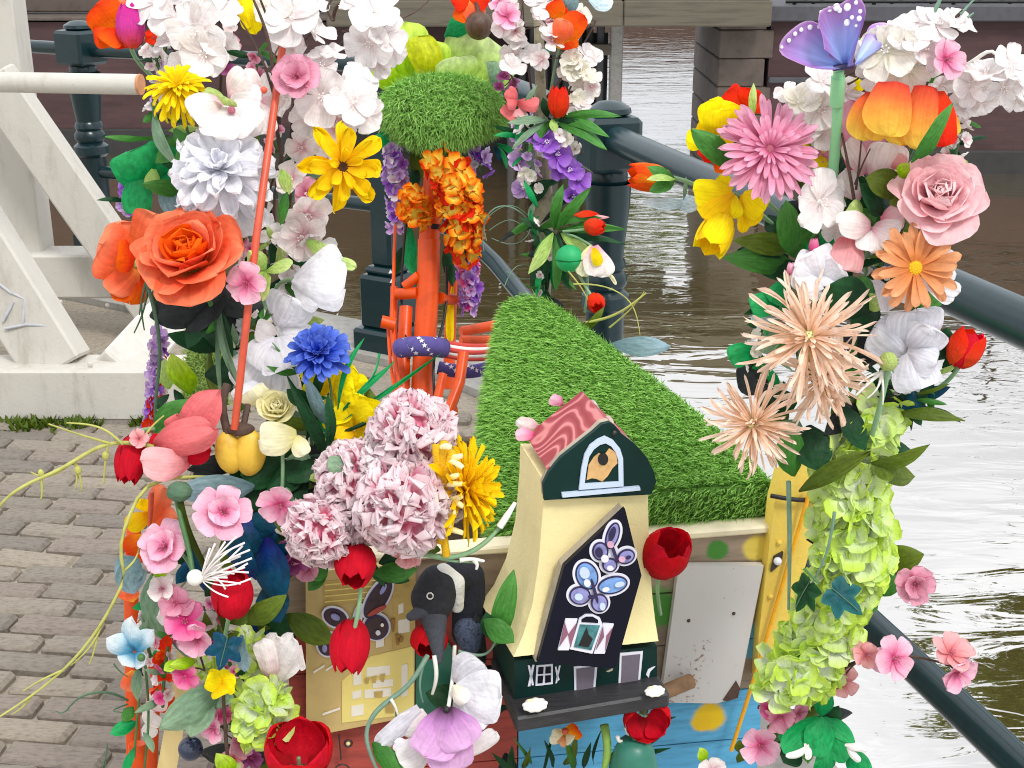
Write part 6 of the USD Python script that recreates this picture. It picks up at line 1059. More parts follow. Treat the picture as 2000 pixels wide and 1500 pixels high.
custom('tulip', 'faded pinkish white tulip beside the red board', 'tulip', [(530, 1325, 540, 1238, 56, 1.47, 1.45, 'blushwhite', dict(b=.5)), (530, 1328, 512, 1250, 44, 1.46, 1.44, 'blushwhite', dict(b=.5)), (535, 1330, 572, 1240, 44, 1.46, 1.45, 'white', dict(b=.5)), (536, 1334, 580, 1290, 34, 1.47, 1.46, 'white'), (586, 1260, 590, 1310, 20, 1.5, 1.49, 'white')], stem=[[(532, 1328, 1.46), (535, 1380, 1.48)]])
leaves('large grey green serrated leaf over the pale slat', [(430, 1340, 310, 1424, 70, 1.45, 1.42, 'leafgrey', dict(m=.45, b=.3, ruf=.05, nr=3, tilt=.1)), (400, 1350, 372, 1440, 64, 1.45, 1.42, 'leafgrey', dict(ruf=.05, nr=3)), (430, 1340, 430, 1385, 50, 1.46, 1.44, 'leafgrey', dict(ruf=.04))])
leaves('dull grey green leaf behind the spiky pink strand', [(300, 1120, 320, 1250, 90, 1.54, 1.52, 'leafgrey', dict(k=.5)), (270, 1090, 230, 1140, 70, 1.56, 1.55, 'leafbluegrey'), (240, 1100, 262, 1160, 60, 1.56, 1.54, 'leafbluegrey')])
custom('star_flower', 'pale blue and white star shaped flower at left', 'flower', [(262, 1270, 208, 1246, 46, 1.48, 1.46, 'babyblue', dict(t=1.2, k=1)), (262, 1270, 258, 1205, 44, 1.48, 1.46, 'babyblue', dict(t=1.2, k=1)), (262, 1268, 300, 1230, 40, 1.48, 1.47, 'babyblue', dict(t=1.2, k=1)), (262, 1275, 240, 1300, 40, 1.48, 1.46, 'babyblue', dict(t=1.2, k=1)), (264, 1275, 282, 1300, 36, 1.48, 1.46, 'babyblue', dict(t=1.2, k=1))], eye=[(276, 1284, 1.46, 8, 'stemd')])
custom('orange_flower', 'yellow and orange petals beside the orange tube', 'flower', [(290, 1005, 246, 1030, 36, 1.6, 1.58, 'sunyellow', dict(t=1.4)), (290, 1000, 276, 975, 34, 1.6, 1.58, 'sunyellow'), (296, 1040, 320, 950, 46, 1.62, 1.6, 'orange'), (300, 1035, 345, 1010, 56, 1.62, 1.58, 'orange'), (290, 1050, 250, 1085, 56, 1.62, 1.6, 'orange_tulip'), (260, 1175, 240, 1150, 40, 1.66, 1.64, 'orange'), (262, 1310, 246, 1350, 34, 1.6, 1.58, 'orange'), (300, 1330, 320, 1290, 40, 1.6, 1.58, 'redorange'), (310, 1340, 330, 1390, 40, 1.6, 1.58, 'redorange'), (320, 1290, 318, 1250, 34, 1.62, 1.6, 'redorange')])
vine('rod', 'thin dark red rod beside the orange petals', [[(296, 960, 1.58), (294, 1000, 1.58), (292, 1040, 1.58)]], 'rod', 0.004, cat_='rod')
custom('petals', 'pale pink petals behind the pale yellow slat', 'petals', [(300, 1390, 312, 1360, 44, 1.56, 1.55, 'blushwhite'), (290, 1420, 300, 1392, 44, 1.56, 1.55, 'white'), (280, 1440, 300, 1415, 30, 1.57, 1.56, 'white')])
leaves('small green leaves hanging on the orange tube', [(262, 1260, 290, 1210, 20, 1.52, 1.52, 'leafgrey'), (275, 1260, 300, 1240, 20, 1.52, 1.52, 'leafgrey'), (268, 1410, 215, 1434, 26, 1.54, 1.52, 'leafgreen'), (260, 1380, 240, 1410, 26, 1.54, 1.53, 'leaf'), (272, 1300, 268, 1370, 24, 1.52, 1.52, 'leafgrey'), (280, 1320, 262, 1280, 20, 1.52, 1.52, 'leafdark'), (262, 1460, 240, 1520, 18, 1.52, 1.5, 'leafgreen'), (280, 1430, 300, 1470, 16, 1.52, 1.5, 'leafgrey')], [[(278, 1270, 1.52), (272, 1350, 1.52), (262, 1480, 1.52)], [(284, 1300, 1.52), (290, 1400, 1.52), (282, 1500, 1.52)]])
spray('small pink blossoms beside the navy bauble', 'blossom_branch', [[(445, 1350, 1.48), (440, 1430, 1.47), (450, 1520, 1.46)]], [(418, 1422, 1.46, 62, (-0.2, 0.2, 1), 'pink'), (405, 1400, 1.48, 40, (-.3, .3, 1), 'blushwhite'), (436, 1396, 1.47, 40, (.1, .3, 1), 'hotpink'), (470, 1450, 1.5, 60, (0.2, 0, 1), 'dustpink'), (455, 1480, 1.5, 50, (0, -.2, 1), 'coralpink'), (490, 1480, 1.52, 46, (.3, 0, 1), 'mauve')])
bb = Thing('bauble', 'shiny navy blue bauble at the lower left', 'bauble', W(372, 1462, 1.52)); bb.add('globe', ball(W(372, 1462, 1.52), 24 * S(1462, 1.52), 3), M['navyball']); bb.add('cap', tube([W(372, 1438, 1.52), W(372, 1432, 1.52)], 0.004, 8), M['metal'])
leaves('lime green pointed leaf at the bottom left edge', [(450, 1520, 422, 1470, 36, 1.44, 1.43, 'leaflime'), (440, 1520, 470, 1490, 26, 1.45, 1.45, 'leafpale')])
spray('dusky mauve blossoms under the lowest left carnation', 'blossom_branch', [[(560, 1130, 1.5), (590, 1100, 1.5), (610, 1060, 1.5)]], [(575, 1100, 1.48, 54, (-.2, 0, 1), 'mauve'), (600, 1112, 1.48, 50, (.2, -.2, 1), 'dustpink'), (560, 1080, 1.49, 50, (-.3, .2, 1), 'mauve'), (605, 1090, 1.5, 40, (.2, 0, 1), 'dustpink')])
blossom('coral pink bud under the largest pale carnation', 795, 1085, 1.44, 56, 'coralpink', double=True, axis=(0, -0.6, 0.8))
leaves('green leaves behind the red tulip under the carnations', [(730, 1120, 815, 1112, 44, 1.48, 1.47, 'leaf'), (740, 1100, 800, 1080, 36, 1.49, 1.48, 'leafdark'), (640, 1100, 600, 1130, 40, 1.49, 1.48, 'leaf'), (750, 1115, 800, 1135, 30, 1.48, 1.47, 'leafdark'), (860, 1075, 810, 1070, 40, 1.5, 1.49, 'leafolive'), (660, 1100, 640, 1070, 40, 1.5, 1.49, 'leafdark'), (760, 1090, 820, 1060, 40, 1.5, 1.5, 'leafolive')])
# -- bottom centre
leaves('broad green tulip leaf right of the toy bird', [(965, 1262, 1004, 1112, 44, 1.5, 1.52, 'leaf', dict(tilt=.1)), (945, 1210, 1004, 1255, 44, 1.49, 1.48, 'leaf'), (960, 1250, 950, 1195, 34, 1.5, 1.5, 'leafdark')])
vine('stem_loop', 'looping grey green stem before the picture panel', [[(835, 1280, 1.5), (790, 1345, 1.46), (735, 1390, 1.43), (716, 1430, 1.42), (722, 1468, 1.41), (745, 1520, 1.41)], [(830, 1285, 1.5), (820, 1340, 1.48), (826, 1372, 1.48)], [(775, 1390, 1.44), (778, 1440, 1.43), (800, 1495, 1.42)], [(895, 1272, 1.5), (950, 1276, 1.5), (970, 1250, 1.5)]], 'greystem', 0.0036)
vine('stem', 'pale white stem hanging under the toy bird beak', [[(848, 1280, 1.5), (852, 1320, 1.49), (844, 1356, 1.49)], [(764, 1366, 1.435), (772, 1380, 1.435), (778, 1400, 1.435)]], 'whitestem', 0.0034)
custom('orchid', 'mauve pink orchid with dark throat at bottom', 'orchid', [(872, 1384, 878, 1508, 96, 1.41, 1.38, 'orchid', dict(b=.35, m=.7, cup=.1, ruf=.05, bulge=.06)), (870, 1384, 828, 1478, 92, 1.405, 1.375, 'orchid', dict(b=.25, m=.65, cup=.05, ruf=.06, bulge=.05)), (874, 1384, 912, 1462, 88, 1.405, 1.375, 'orchid', dict(b=.25, m=.65, cup=.05, ruf=.06, bulge=.05)), (872, 1384, 858, 1470, 60, 1.402, 1.38, 'orchid', dict(b=.3, cup=.3))], eye=[(872, 1386, 1.4, 7, 'black')])
custom('orchid', 'white ruffled orchid petals right of the mauve orchid', 'orchid', [(892, 1336, 944, 1296, 76, 1.46, 1.45, 'whitegrey', dict(bulge=.06, cup=.1, warp=.05)), (890, 1345, 980, 1362, 104, 1.45, 1.42, 'purewhite', dict(ruf=.05, bulge=.05, cup=.1, m=.7, b=.2)), (892, 1352, 946, 1424, 80, 1.445, 1.42, 'whitegrey', dict(ruf=.05, bulge=.05, cup=.05, m=.7, b=.2)), (912, 1476, 970, 1430, 38, 1.42, 1.42, 'white', dict(bulge=.05)), (884, 1340, 912, 1372, 34, 1.435, 1.42, 'ivory', dict(cup=.5))], stem=[[(888, 1262, 1.48), (886, 1300, 1.48), (876, 1380, 1.42)]], sm='whitestem')
custom('orchid', 'translucent white petals left of the mauve orchid', 'petals', [(820, 1385, 735, 1460, 40, 1.43, 1.42, 'whitegrey', dict(b=.5, k=.5)), (830, 1390, 780, 1430, 50, 1.43, 1.42, 'white'), (840, 1450, 780, 1490, 70, 1.42, 1.4, 'white'), (810, 1470, 770, 1450, 30, 1.42, 1.41, 'purewhite')])
leaves('green leaves at the bottom beside the looping stem', [(728, 1450, 790, 1530, 44, 1.42, 1.4, 'leaf'), (800, 1480, 770, 1540, 26, 1.42, 1.4, 'stem' if False else 'leafgrey'), (860, 1490, 880, 1540, 24, 1.42, 1.41, 'leaf')])
ja = Thing('teal_board', 'dark teal board behind the toy bird', 'board', FB.pt(840, 1330, 0.012)); ja.add('board', FB.slab([(812, 1260), (875, 1255), (900, 1300), (885, 1470), (812, 1470)], 0.012, 0.01), M['tealjug'], smooth=False)
for k, (x, y) in enumerate(((640, 1452), (680, 1452))):
    c = FB.pt(x, y, 0.02); er = Thing('ring_hook', 'small dark ring on red board under picture, ' + ('left one' if k == 0 else 'right one'), 'hook', c); g = np.linspace(0, 2 * PI, 17); er.add('ring', tube([c + 0.0055 * (math.cos(a) * FB.ex + math.sin(a) * FB.ez) for a in g], 0.0014, 6), M['metal']); er.add('bead', ball(c, 0.003, 2), M['cream'])
dr = Thing('drawn_line', 'dark wire figure hanging on the red board', 'wire', FB.pt(664, 1460, 0.02)); dr.add('wire', tube([FB.pt(662, 1434, 0.016), FB.pt(666, 1484, 0.016)], 0.0011, 5), M['metal']); g = np.linspace(0, 2 * PI, 17); c = FB.pt(668, 1506, 0.016); dr.add('ring', tube([c + 0.011 * (math.cos(a) * FB.ex + math.sin(a) * FB.ez) for a in g], 0.0012, 5), M['metal'])
leaves('tangle of grass and dry leaves under the black shelf', [(1000 + 20 * k, 1505 - 6 * (k % 3), 985 + 22 * k + random.randint(-30, 40), 1425 + random.randint(-8, 40), random.randint(6, 18), 1.6, 1.56, ['leafdark', 'leafolive', 'leaf', 'leafdark'][k % 4]) for k in range(14)] + [(1040, 1520, 960, 1470, 20, 1.58, 1.55, 'leafdark'), (1230, 1430, 1320, 1400, 12, 1.6, 1.58, 'leafdark'), (1240, 1470, 1310, 1460, 10, 1.6, 1.58, 'leafdark'), (1200, 1460, 1300, 1430, 10, 1.6, 1.58, 'leafdark')])
custom('flower', 'small yellow and tan flower under black shelf', 'flower', [(1105, 1434, 1075, 1440, 30, 1.54, 1.52, 'butter'), (1105, 1434, 1130, 1424, 34, 1.54, 1.52, 'flame'), (1105, 1434, 1092, 1452, 28, 1.54, 1.52, 'peach'), (1105, 1432, 1118, 1446, 28, 1.54, 1.52, 'butter')], eye=[(1104, 1428, 1.52, 7, 'rod')])
vine('stem', 'thick pale green stem under the black shelf', [[(1180, 1415, 1.53), (1186, 1460, 1.51), (1172, 1530, 1.49)]], 'leafpale', 0.0062)
jug = Thing('teal_vase', 'teal green rounded vase at the bottom under shelf', 'vase', W(1245, 1520, 1.5)); g = lathe([(0.001, 0.0), (0.012, -0.001), (0.021, -0.006), (0.026, -0.016), (0.029, -0.03), (0.034, -0.05), (0.04, -0.09), (0.03, -0.11)], W(1240, 1443, 1.5), 20); jug.add('body', g, M['tealjug']); jug.add('knob', ball(W(1240, 1443, 1.5), 0.004, 1), M['tealjug'])
vine('stamen', 'small white curl beside the teal vase', [[(1206, 1438, 1.5), (1212, 1448, 1.5), (1216, 1446, 1.5)], [(1222, 1420, 1.5), (1226, 1434, 1.5), (1228, 1436, 1.5)]], 'whitestem', 0.0028, cat_='stamen')

# ================================================================ behind: saddle and flower pole
custom('leaf_cluster', 'large lime cabbage leaves standing behind the grass saddle', 'leaves', [(890, 180, 945, 66, 130, 2.86, 2.9, 'cabbage', dict(k=.4, t=3, ruf=.04, b=.5)), (930, 180, 985, 100, 80, 2.88, 2.9, 'cabbage', dict(k=.4, t=3, ruf=.05, b=.5)), (800, 165, 790, 42, 90, 2.88, 2.9, 'leaflime', dict(k=.5, b=.4)), (770, 180, 745, 110, 60, 2.88, 2.88, 'leaflime'), (840, 165, 815, 70, 60, 2.86, 2.86, 'leafyl', dict(k=.3, t=4, b=.7)), (850, 165, 850, 80, 50, 2.87, 2.87, 'leaflime', dict(k=.4)), (900, 170, 890, 110, 80, 2.84, 2.84, 'cabbage', dict(k=.4)), (870, 76, 930, 30, 40, 2.9, 2.9, 'leafgreen', dict(k=.5)), (960, 170, 970, 120, 50, 2.86, 2.86, 'leafgrey')], part='leaf')
custom('hibiscus', 'orange flower hanging over the striped brown nut', 'flower', [(915, 0, 902, 44, 44, 2.86, 2.84, 'orange_in'), (915, 0, 930, 36, 44, 2.86, 2.84, 'orange'), (915, -5, 884, 8, 40, 2.86, 2.84, 'redorange'), (918, -5, 955, 4, 40, 2.86, 2.84, 'redorange'), (915, 0, 915, -30, 40, 2.87, 2.87, 'orange')])
nt = Thing('nut', 'striped brown nut hanging beside lime cabbage leaves', 'nut', W(935, 50, 2.85)); nt.add('shell', ball(W(935, 50, 2.83), 27 * S(50, 2.83), 3, (1, 1, 1.02)), M['nut']); nt.add('stalk', tube([W(935, 25, 2.83), W(930, 5, 2.85)], 0.004, 6), M['bark'])
leaves('single teal green leaf left of the saddle', [(772, 255, 700, 292, 26, 2.7, 2.68, 'leafgreen', dict(sag=.1))])
leaves('teal sprigs right of the grass saddle', [(975, 262, 1030, 258, 14, 2.75, 2.74, 'leafgreen'), (970, 280, 1010, 310, 12, 2.75, 2.74, 'leafgreen'), (972, 285, 990, 330, 12, 2.75, 2.74, 'leafgreen'), (965, 285, 975, 315, 10, 2.75, 2.74, 'leafteal')])
garland('kalanchoe', 'orange and yellow blossom cluster right of the seat tube', 'blossom garland', [(868, 318, 2.64, 40), (888, 360, 2.62, 44), (905, 420, 2.62, 40), (908, 480, 2.62, 30), (912, 512, 2.63, 16)], 96, 44, 'kalanchoe', 4, mats=['kalanchoe', 'kalanchoe', 'kalanchoe', 'redorange'], messy=.4)
garland('kalanchoe', 'orange and yellow blossom cluster left of the seat tube', 'blossom garland', [(806, 375, 2.66, 12), (812, 402, 2.65, 24), (812, 430, 2.66, 16)], 22, 44, 'kalanchoe', 4, messy=.4)
garland('wisteria', 'pale lilac wisteria left below the saddle', 'wisteria', [(765, 285, 2.74, 18), (772, 330, 2.74, 24), (775, 380, 2.74, 20), (770, 450, 2.75, 14)], 54, 26, 'lilac', 4, mats=['lilac', 'lilac', 'blushwhite', 'violet'])
garland('wisteria', 'purple wisteria hanging below orange blossoms right of tube', 'wisteria', [(912, 505, 2.7, 18), (918, 560, 2.7, 22), (916, 610, 2.7, 14)], 46, 26, 'violet', 4, mats=['violet', 'lilac', 'hotpink', 'lilac'])
garland('wisteria', 'grey lilac florets behind the orange blossom cluster', 'wisteria', [(935, 290, 2.8, 18), (940, 340, 2.8, 16)], 16, 28, 'lilac', 4, mats=['lilac', 'whitegrey', 'violet'])
leaves('dark green leaf filling behind the seat tube', [(800, 440, 810, 540, 34, 2.75, 2.74, 'leafgreen'), (790, 480, 770, 540, 26, 2.75, 2.74, 'leafdark'), (810, 320, 800, 380, 40, 2.77, 2.77, 'leafdark'), (870, 480, 885, 560, 30, 2.77, 2.77, 'leafdark'), (806, 290, 830, 350, 40, 2.77, 2.77, 'leafolive'), (870, 570, 884, 660, 20, 2.78, 2.77, 'leafolive')])
custom('yellow_ribbon', 'yellow strip behind the orange fork tube', 'ribbon', [(884, 560, 880, 670, 16, 2.72, 2.7, 'yellowmum')], part='ribbon')
po = Thing('flower_pole', 'grey mossy pole dressed with flowers behind the grass lid', 'pole', W(1060, 560, 2.62)); po.add('pole', tube([W(1058, 620, 2.6), W(1062, 400, 2.62), W(1056, 180, 2.66), W(1050, -40, 2.72)], [0.017, 0.019, 0.011, 0.009], 10, n=16), M['pole']); po.add('twig', tube([W(1040, 560, 2.6), W(1036, 420, 2.62), W(1030, 330, 2.62)], 0.006, 6, n=8), M['bark']); po.add('twig', tube([W(1048, 560, 2.58), W(1052, 460, 2.6)], 0.005, 6), M['metal'])
po.add('tie', tube([W(1044, 101, 2.64), W(1075, 101, 2.64)], 0.006, 8), M['tealjug'])
import itertools
def many(cx, cy, sx, sy, n, size, d, mats, seed):
    r = random.Random(seed); return [(cx + r.uniform(-sx, sx), cy + r.uniform(-sy, sy), d + r.uniform(-.03, .03), size * r.uniform(.8, 1.25), (r.uniform(-.6, .6), r.uniform(-.3, .6), 1), r.choice(mats)) for _ in range(n)]
spray('white hyacinth blossoms on the top of the pole', 'blossom_branch', [[(1050, 240, 2.66), (1030, 120, 2.66), (1020, -10, 2.66)], [(1060, 200, 2.66), (1120, 120, 2.66), (1165, 40, 2.66)]], many(1018, 70, 36, 70, 12, 44, 2.62, ['white', 'blushwhite', 'white'], 4) + many(1140, 80, 28, 60, 9, 44, 2.62, ['white', 'ivory'], 5), 'white', eye='cwhite')
spray('white blossom sprigs beside the small orange red tulip', 'blossom_branch', [[(1065, 260, 2.64), (1110, 180, 2.62), (1140, 110, 2.62)]], many(1122, 150, 36, 40, 12, 40, 2.6, ['white', 'blushwhite', 'ivory'], 6) + many(1120, 215, 26, 20, 6, 36, 2.6, ['white'], 7) + many(1070, 60, 20, 60, 6, 40, 2.6, ['blushwhite', 'white'], 8), 'white', eye='cwhite')
spray('pink blossoms at the top of the pole', 'blossom_branch', [[(1050, 120, 2.66), (1000, 60, 2.64), (985, 20, 2.62)]], [(990, 32, 2.58, 54, (0, .2, 1), 'pink'), (1006, 60, 2.6, 40, (0, 0, 1), 'blushwhite'), (1080, 45, 2.6, 34, (0.2, 0, 1), 'dustpink'), (976, 6, 2.62, 44, (-.2, .4, 1), 'pink')])
custom('tulip', 'open orange tulip at the top of the pole', 'tulip', [(1092, 92, 1140, 28, 50, 2.58, 2.56, 'orange_tulip'), (1090, 95, 1100, 36, 44, 2.58, 2.55, 'orange'), (1094, 92, 1128, 76, 30, 2.58, 2.56, 'orange_in'), (1096, 40, 1080, 2, 36, 2.6, 2.58, 'orange_tulip'), (1100, 36, 1110, -4, 30, 2.6, 2.6, 'orange_in')], stem=[[(1092, 92, 2.59), (1080, 150, 2.62), (1066, 240, 2.64)]])
leaves('pale blue grey petals shaped leaves above the orange tulip', [(1150, 0, 1198, 4, 40, 2.6, 2.6, 'paleblue', dict(k=.5)), (1112, 30, 1118, -20, 34, 2.6, 2.6, 'leafbluegrey'), (1080, 10, 1070, -20, 20, 2.6, 2.6, 'leaf')])
tulip('small orange red tulip halfway up the pole', 1092, 198, 2.56, 42, 58, (0, 1, 0.3), 'redorange', stem=[(1090, 240, 2.58), (1075, 280, 2.62)])
custom('magnolia', 'coral pink petals left of small orange red tulip', 'flower', [(1010, 200, 1052, 205, 30, 2.6, 2.57, 'coralred'), (1010, 195, 990, 175, 30, 2.6, 2.57, 'coralred'), (1008, 205, 985, 228, 36, 2.6, 2.58, 'coralred'), (1010, 200, 990, 200, 28, 2.59, 2.57, 'coralred'), (1012, 205, 1012, 230, 26, 2.6, 2.58, 'coralpink')])
spray('dark red berries sprig behind the coral petals', 'berry_twig', [[(1010, 180, 2.68), (1000, 150, 2.68), (985, 130, 2.68)]], [(985, 150, 2.68, 26, (0, 0, 1)), (1005, 165, 2.68, 26, (0, .3, 1)), (975, 170, 2.68, 24, (0, .3, 1))], 'mauve', cat_='berry twig')
leaves('spreading green tulip leaves around the pole', [(1080, 235, 1215, 228, 20, 2.58, 2.54, 'leaf'), (1085, 235, 1190, 268, 24, 2.58, 2.52, 'leaf'), (1090, 240, 1186, 292, 28, 2.57, 2.52, 'leaf'), (1075, 235, 990, 240, 18, 2.58, 2.56, 'leafgrey'), (1070, 235, 1000, 290, 16, 2.58, 2.56, 'leafgrey'), (1075, 235, 1030, 300, 18, 2.58, 2.56, 'leaf'), (1078, 232, 1085, 258, 18, 2.56, 2.55, 'leafpale'), (1070, 230, 1060, 190, 18, 2.6, 2.6, 'leafdark'), (1085, 230, 1150, 245, 22, 2.58, 2.54, 'leafdark')])
spray('purple sweet pea blossoms on the pole below the leaves', 'blossom_branch', [[(1050, 260, 2.6), (1085, 300, 2.6), (1110, 380, 2.6)]], [(1068, 282, 2.56, 60, (0, .4, 1)), (1086, 302, 2.56, 56, (.2, 0, 1)), (1110, 335, 2.56, 56, (.3, 0, 1)), (1128, 350, 2.56, 50, (.4, 0, 1)), (1095, 330, 2.57, 46, (-.2, 0, 1)), (1118, 385, 2.57, 44, (.2, -.3, 1)), (1012, 318, 2.6, 44, (-.2, 0, 1), 'lilac'), (1022, 370, 2.62, 44, (-.2, 0, 1), 'lilac'), (1050, 270, 2.57, 44, (-.2, .4, 1), 'violet')], 'violet', bm='stemd', eye='cwhite')
spray('faded white blossoms between purple sweet peas and railing post', 'blossom_branch', [[(1090, 250, 2.6), (1120, 270, 2.6), (1140, 300, 2.6)]], many(1110, 275, 26, 20, 5, 30, 2.58, ['ivory', 'white'], 9), 'ivory')
leaves('leaf cluster with long blades above the grass lid', [(1085, 450, 1155, 365, 22, 2.54, 2.52, 'leaf'), (1082, 450, 1100, 360, 22, 2.54, 2.54, 'leaf'), (1090, 450, 1222, 448, 20, 2.54, 2.5, 'leaf'), (1095, 440, 1175, 425, 14, 2.54, 2.5, 'leaf'), (1095, 455, 1222, 478, 18, 2.54, 2.5, 'leafdark'), (1080, 455, 1032, 535, 26, 2.54, 2.5, 'leafpale'), (1085, 460, 1085, 570, 22, 2.54, 2.5, 'leaf'), (1080, 455, 1042, 500, 20, 2.54, 2.52, 'leaf'), (1095, 455, 1160, 500, 24, 2.54, 2.5, 'leafpale'), (1090, 455, 1110, 560, 20, 2.54, 2.52, 'leafdark'), (1070, 470, 1060, 560, 24, 2.56, 2.54, 'leafdark'), (1060, 480, 1045, 580, 20, 2.57, 2.55, 'leafdark')])
gb2 = Thing('bauble', 'bright green bauble on the pole above grass lid', 'bauble', W(1112, 505, 2.46)); gb2.add('globe', ball(W(1112, 505, 2.46), 27 * S(505, 2.46), 3), M['greenball']); gb2.add('seam', tube([W(1086, 508, 2.445), W(1112, 511, 2.434), W(1138, 508, 2.445)], 0.0014, 5, n=8), M['leafgreen'])
custom('tulip', 'cream and pink drooping tulip beside the green bauble', 'tulip', [(1158, 480, 1136, 540, 36, 2.46, 2.44, 'butter'), (1160, 480, 1160, 540, 40, 2.46, 2.43, 'blushwhite'), (1162, 480, 1188, 540, 44, 2.46, 2.44, 'blushwhite'), (1160, 484, 1168, 520, 22, 2.44, 2.43, 'yellowmum'), (1186, 530, 1204, 556, 8, 2.46, 2.46, 'butter')], stem=[[(1155, 480, 2.47), (1130, 465, 2.5), (1100, 455, 2.54)], [(1148, 535, 2.46), (1146, 580, 2.46), (1142, 610, 2.46)]])
tulip('coral red tulip bud pointing right over the railing post', 1162, 443, 2.48, 34, 40, (1, -0.1, 0.3), 'salmon', stem=[(1140, 448, 2.5), (1100, 452, 2.53)])
tulip('red orange tulip bud low behind the grass lid', 1164, 592, 2.42, 36, 46, (0.1, -0.5, 0.8), 'redorange', stem=[(1150, 570, 2.44), (1110, 500, 2.5)])
leaves('narrow salmon leaf above the coral bud', [(1120, 420, 1170, 418, 14, 2.52, 2.5, 'salmon'), (1140, 425, 1190, 424, 10, 2.52, 2.5, 'coralpink')])
vine('stem', 'pale thin stems leaning right above the grass lid', [[(1145, 630, 2.35), (1210, 610, 2.3), (1262, 572, 2.28)], [(1190, 640, 2.32), (1235, 600, 2.3), (1258, 570, 2.28)], [(1120, 555, 2.4), (1180, 560, 2.38), (1230, 590, 2.36), (1250, 655, 2.34)], [(1110, 530, 2.42), (1140, 570, 2.42), (1150, 590, 2.42)]], 'vine', 0.0026)
leaves('broad grey green leaf beyond the grass lid ridge', [(1190, 672, 1310, 676, 46, 2.3, 2.28, 'leafbluegrey', dict(tilt=0.5)), (1135, 650, 1180, 600, 16, 2.35, 2.34, 'leafolive')])
vine('wire_coil', 'loose green wire coil beside the pole', [[(950, 470, 2.6), (945, 440, 2.6), (970, 405, 2.6), (1010, 410, 2.6), (1035, 450, 2.6), (1010, 475, 2.6), (960, 465, 2.6)], [(945, 490, 2.6), (950, 430, 2.6), (1000, 402, 2.6), (1040, 430, 2.6)], [(955, 450, 2.61), (1000, 430, 2.6), (1038, 462, 2.6)], [(985, 560, 2.56), (1010, 520, 2.58), (1040, 520, 2.6)], [(990, 530, 2.56), (1020, 545, 2.57), (1050, 540, 2.58)]], 'greystem', 0.0016, cat_='wire')
# ================================================================ right column
bt = Thing('butterfly', 'lilac and blue paper butterfly on a green stick', 'butterfly', W(1635, 130, 1.4))
def wingmat(nm, stops): return mat(nm, {'tc': ('texture_coordinate', {}), 's': ('separate_xyz', {}), 'r': ('rgb_ramp', {'ramp': stops}), 'mp': ('mapping', {'scale': (9, 0.7, 1)}), 'n': ('noise_texture', {'scale': 1.6, 'detail': 4}), 'nr': ('rgb_ramp', {'ramp': [(0.3, (0.8, 0.8, 0.9)), (0.7, (1.1, 1.1, 1.1))]}), 'x': ('mix', {'mix_type': 'multiply', 'fac': 1.0}), 'p': ('principled_bsdf', {'roughness': 0.4}), 't': ('translucent_bsdf', {}), 'm': ('mix_closure', {'fac': 0.2})},
    [('tc.UV', 's.vector'), ('s.y', 'r.fac'), ('tc.UV', 'mp.vector'), ('mp.vector', 'n.vector'), ('n.fac', 'nr.fac'), ('r.color', 'x.color1'), ('nr.color', 'x.color2'), ('x.color', 'p.base_color'), ('x.color', 't.color'), ('p.BSDF', 'm.closure1'), ('t.BSDF', 'm.closure2')], 'm.closure')
M['wing'] = wingmat('butterfly_wing', [(0, lin(110, 118, 206)), (0.2, lin(170, 196, 240)), (0.5, lin(176, 186, 236)), (0.75, lin(180, 148, 214)), (0.95, lin(178, 128, 194)), (1, lin(206, 170, 210))])
def wing(px, root, d, dt):
    """wing outline in pixels, fanned from its root; depth runs from d at the root to dt"""
    P = spline(np.array([[x, y, 0] for x, y in px]), 26)[:, :2]; rows = []
    for t in np.linspace(0.02, 1, 8): rows.append([W(root[0] + (x - root[0]) * t, root[1] + (y - root[1]) * t, d + (dt - d) * t) for x, y in P])
    V = np.array(rows).reshape(-1, 3); uv = np.stack([np.tile(np.linspace(0, 1, 26), 8), np.repeat(np.linspace(0, 1, 8), 26)], 1); f = grid(26, 8); n = len(V); off = -TOWARD * 0.0008
    return np.vstack([V, V + off]), np.vstack([f, f[:, ::-1] + n]), np.vstack([uv, uv])
up_ = wing([(1664, 128), (1682, 60), (1686, 4), (1672, -8), (1640, 8), (1604, 20), (1598, 42), (1604, 62), (1610, 96)], (1652, 130), 1.4, 1.37)
lo_ = wing([(1618, 110), (1604, 50), (1580, 40), (1548, 56), (1524, 84), (1522, 98), (1548, 118), (1584, 132), (1630, 136)], (1652, 130), 1.4, 1.38)
fa_ = wing([(1690, 90), (1700, 50), (1726, 44), (1748, 54), (1752, 66), (1720, 96), (1690, 124)], (1668, 128), 1.402, 1.43)
for g in (up_, lo_, fa_): bt.add('wing', g, M['wing'], uv=g[2], smooth=False)
for (x, y, r, d) in ((1620, 18, 5, 1.376), (1634, 14, 7, 1.375), (1640, 20, 5, 1.376), (1655, 14, 7, 1.373), (1604, 24, 4, 1.378), (1672, 5, 4, 1.371), (1654, 44, 6, 1.378), (1664, 34, 4, 1.375), (1678, 36, 5, 1.374), (1680, 22, 4, 1.372), (1582, 53, 5, 1.386), (1600, 52, 4, 1.385), (1565, 58, 4, 1.384), (1553, 66, 4, 1.384), (1541, 79, 4, 1.384), (1527, 92, 3, 1.383), (1672, 50, 3, 1.377), (1732, 54, 4, 1.424), (1714, 52, 3, 1.424)):
    bt.add('wing_spot', ball(W(x, y, d - 0.004), r * S(y, d), 2, (1, 0.25, 1.1)), M['sticker_white'])
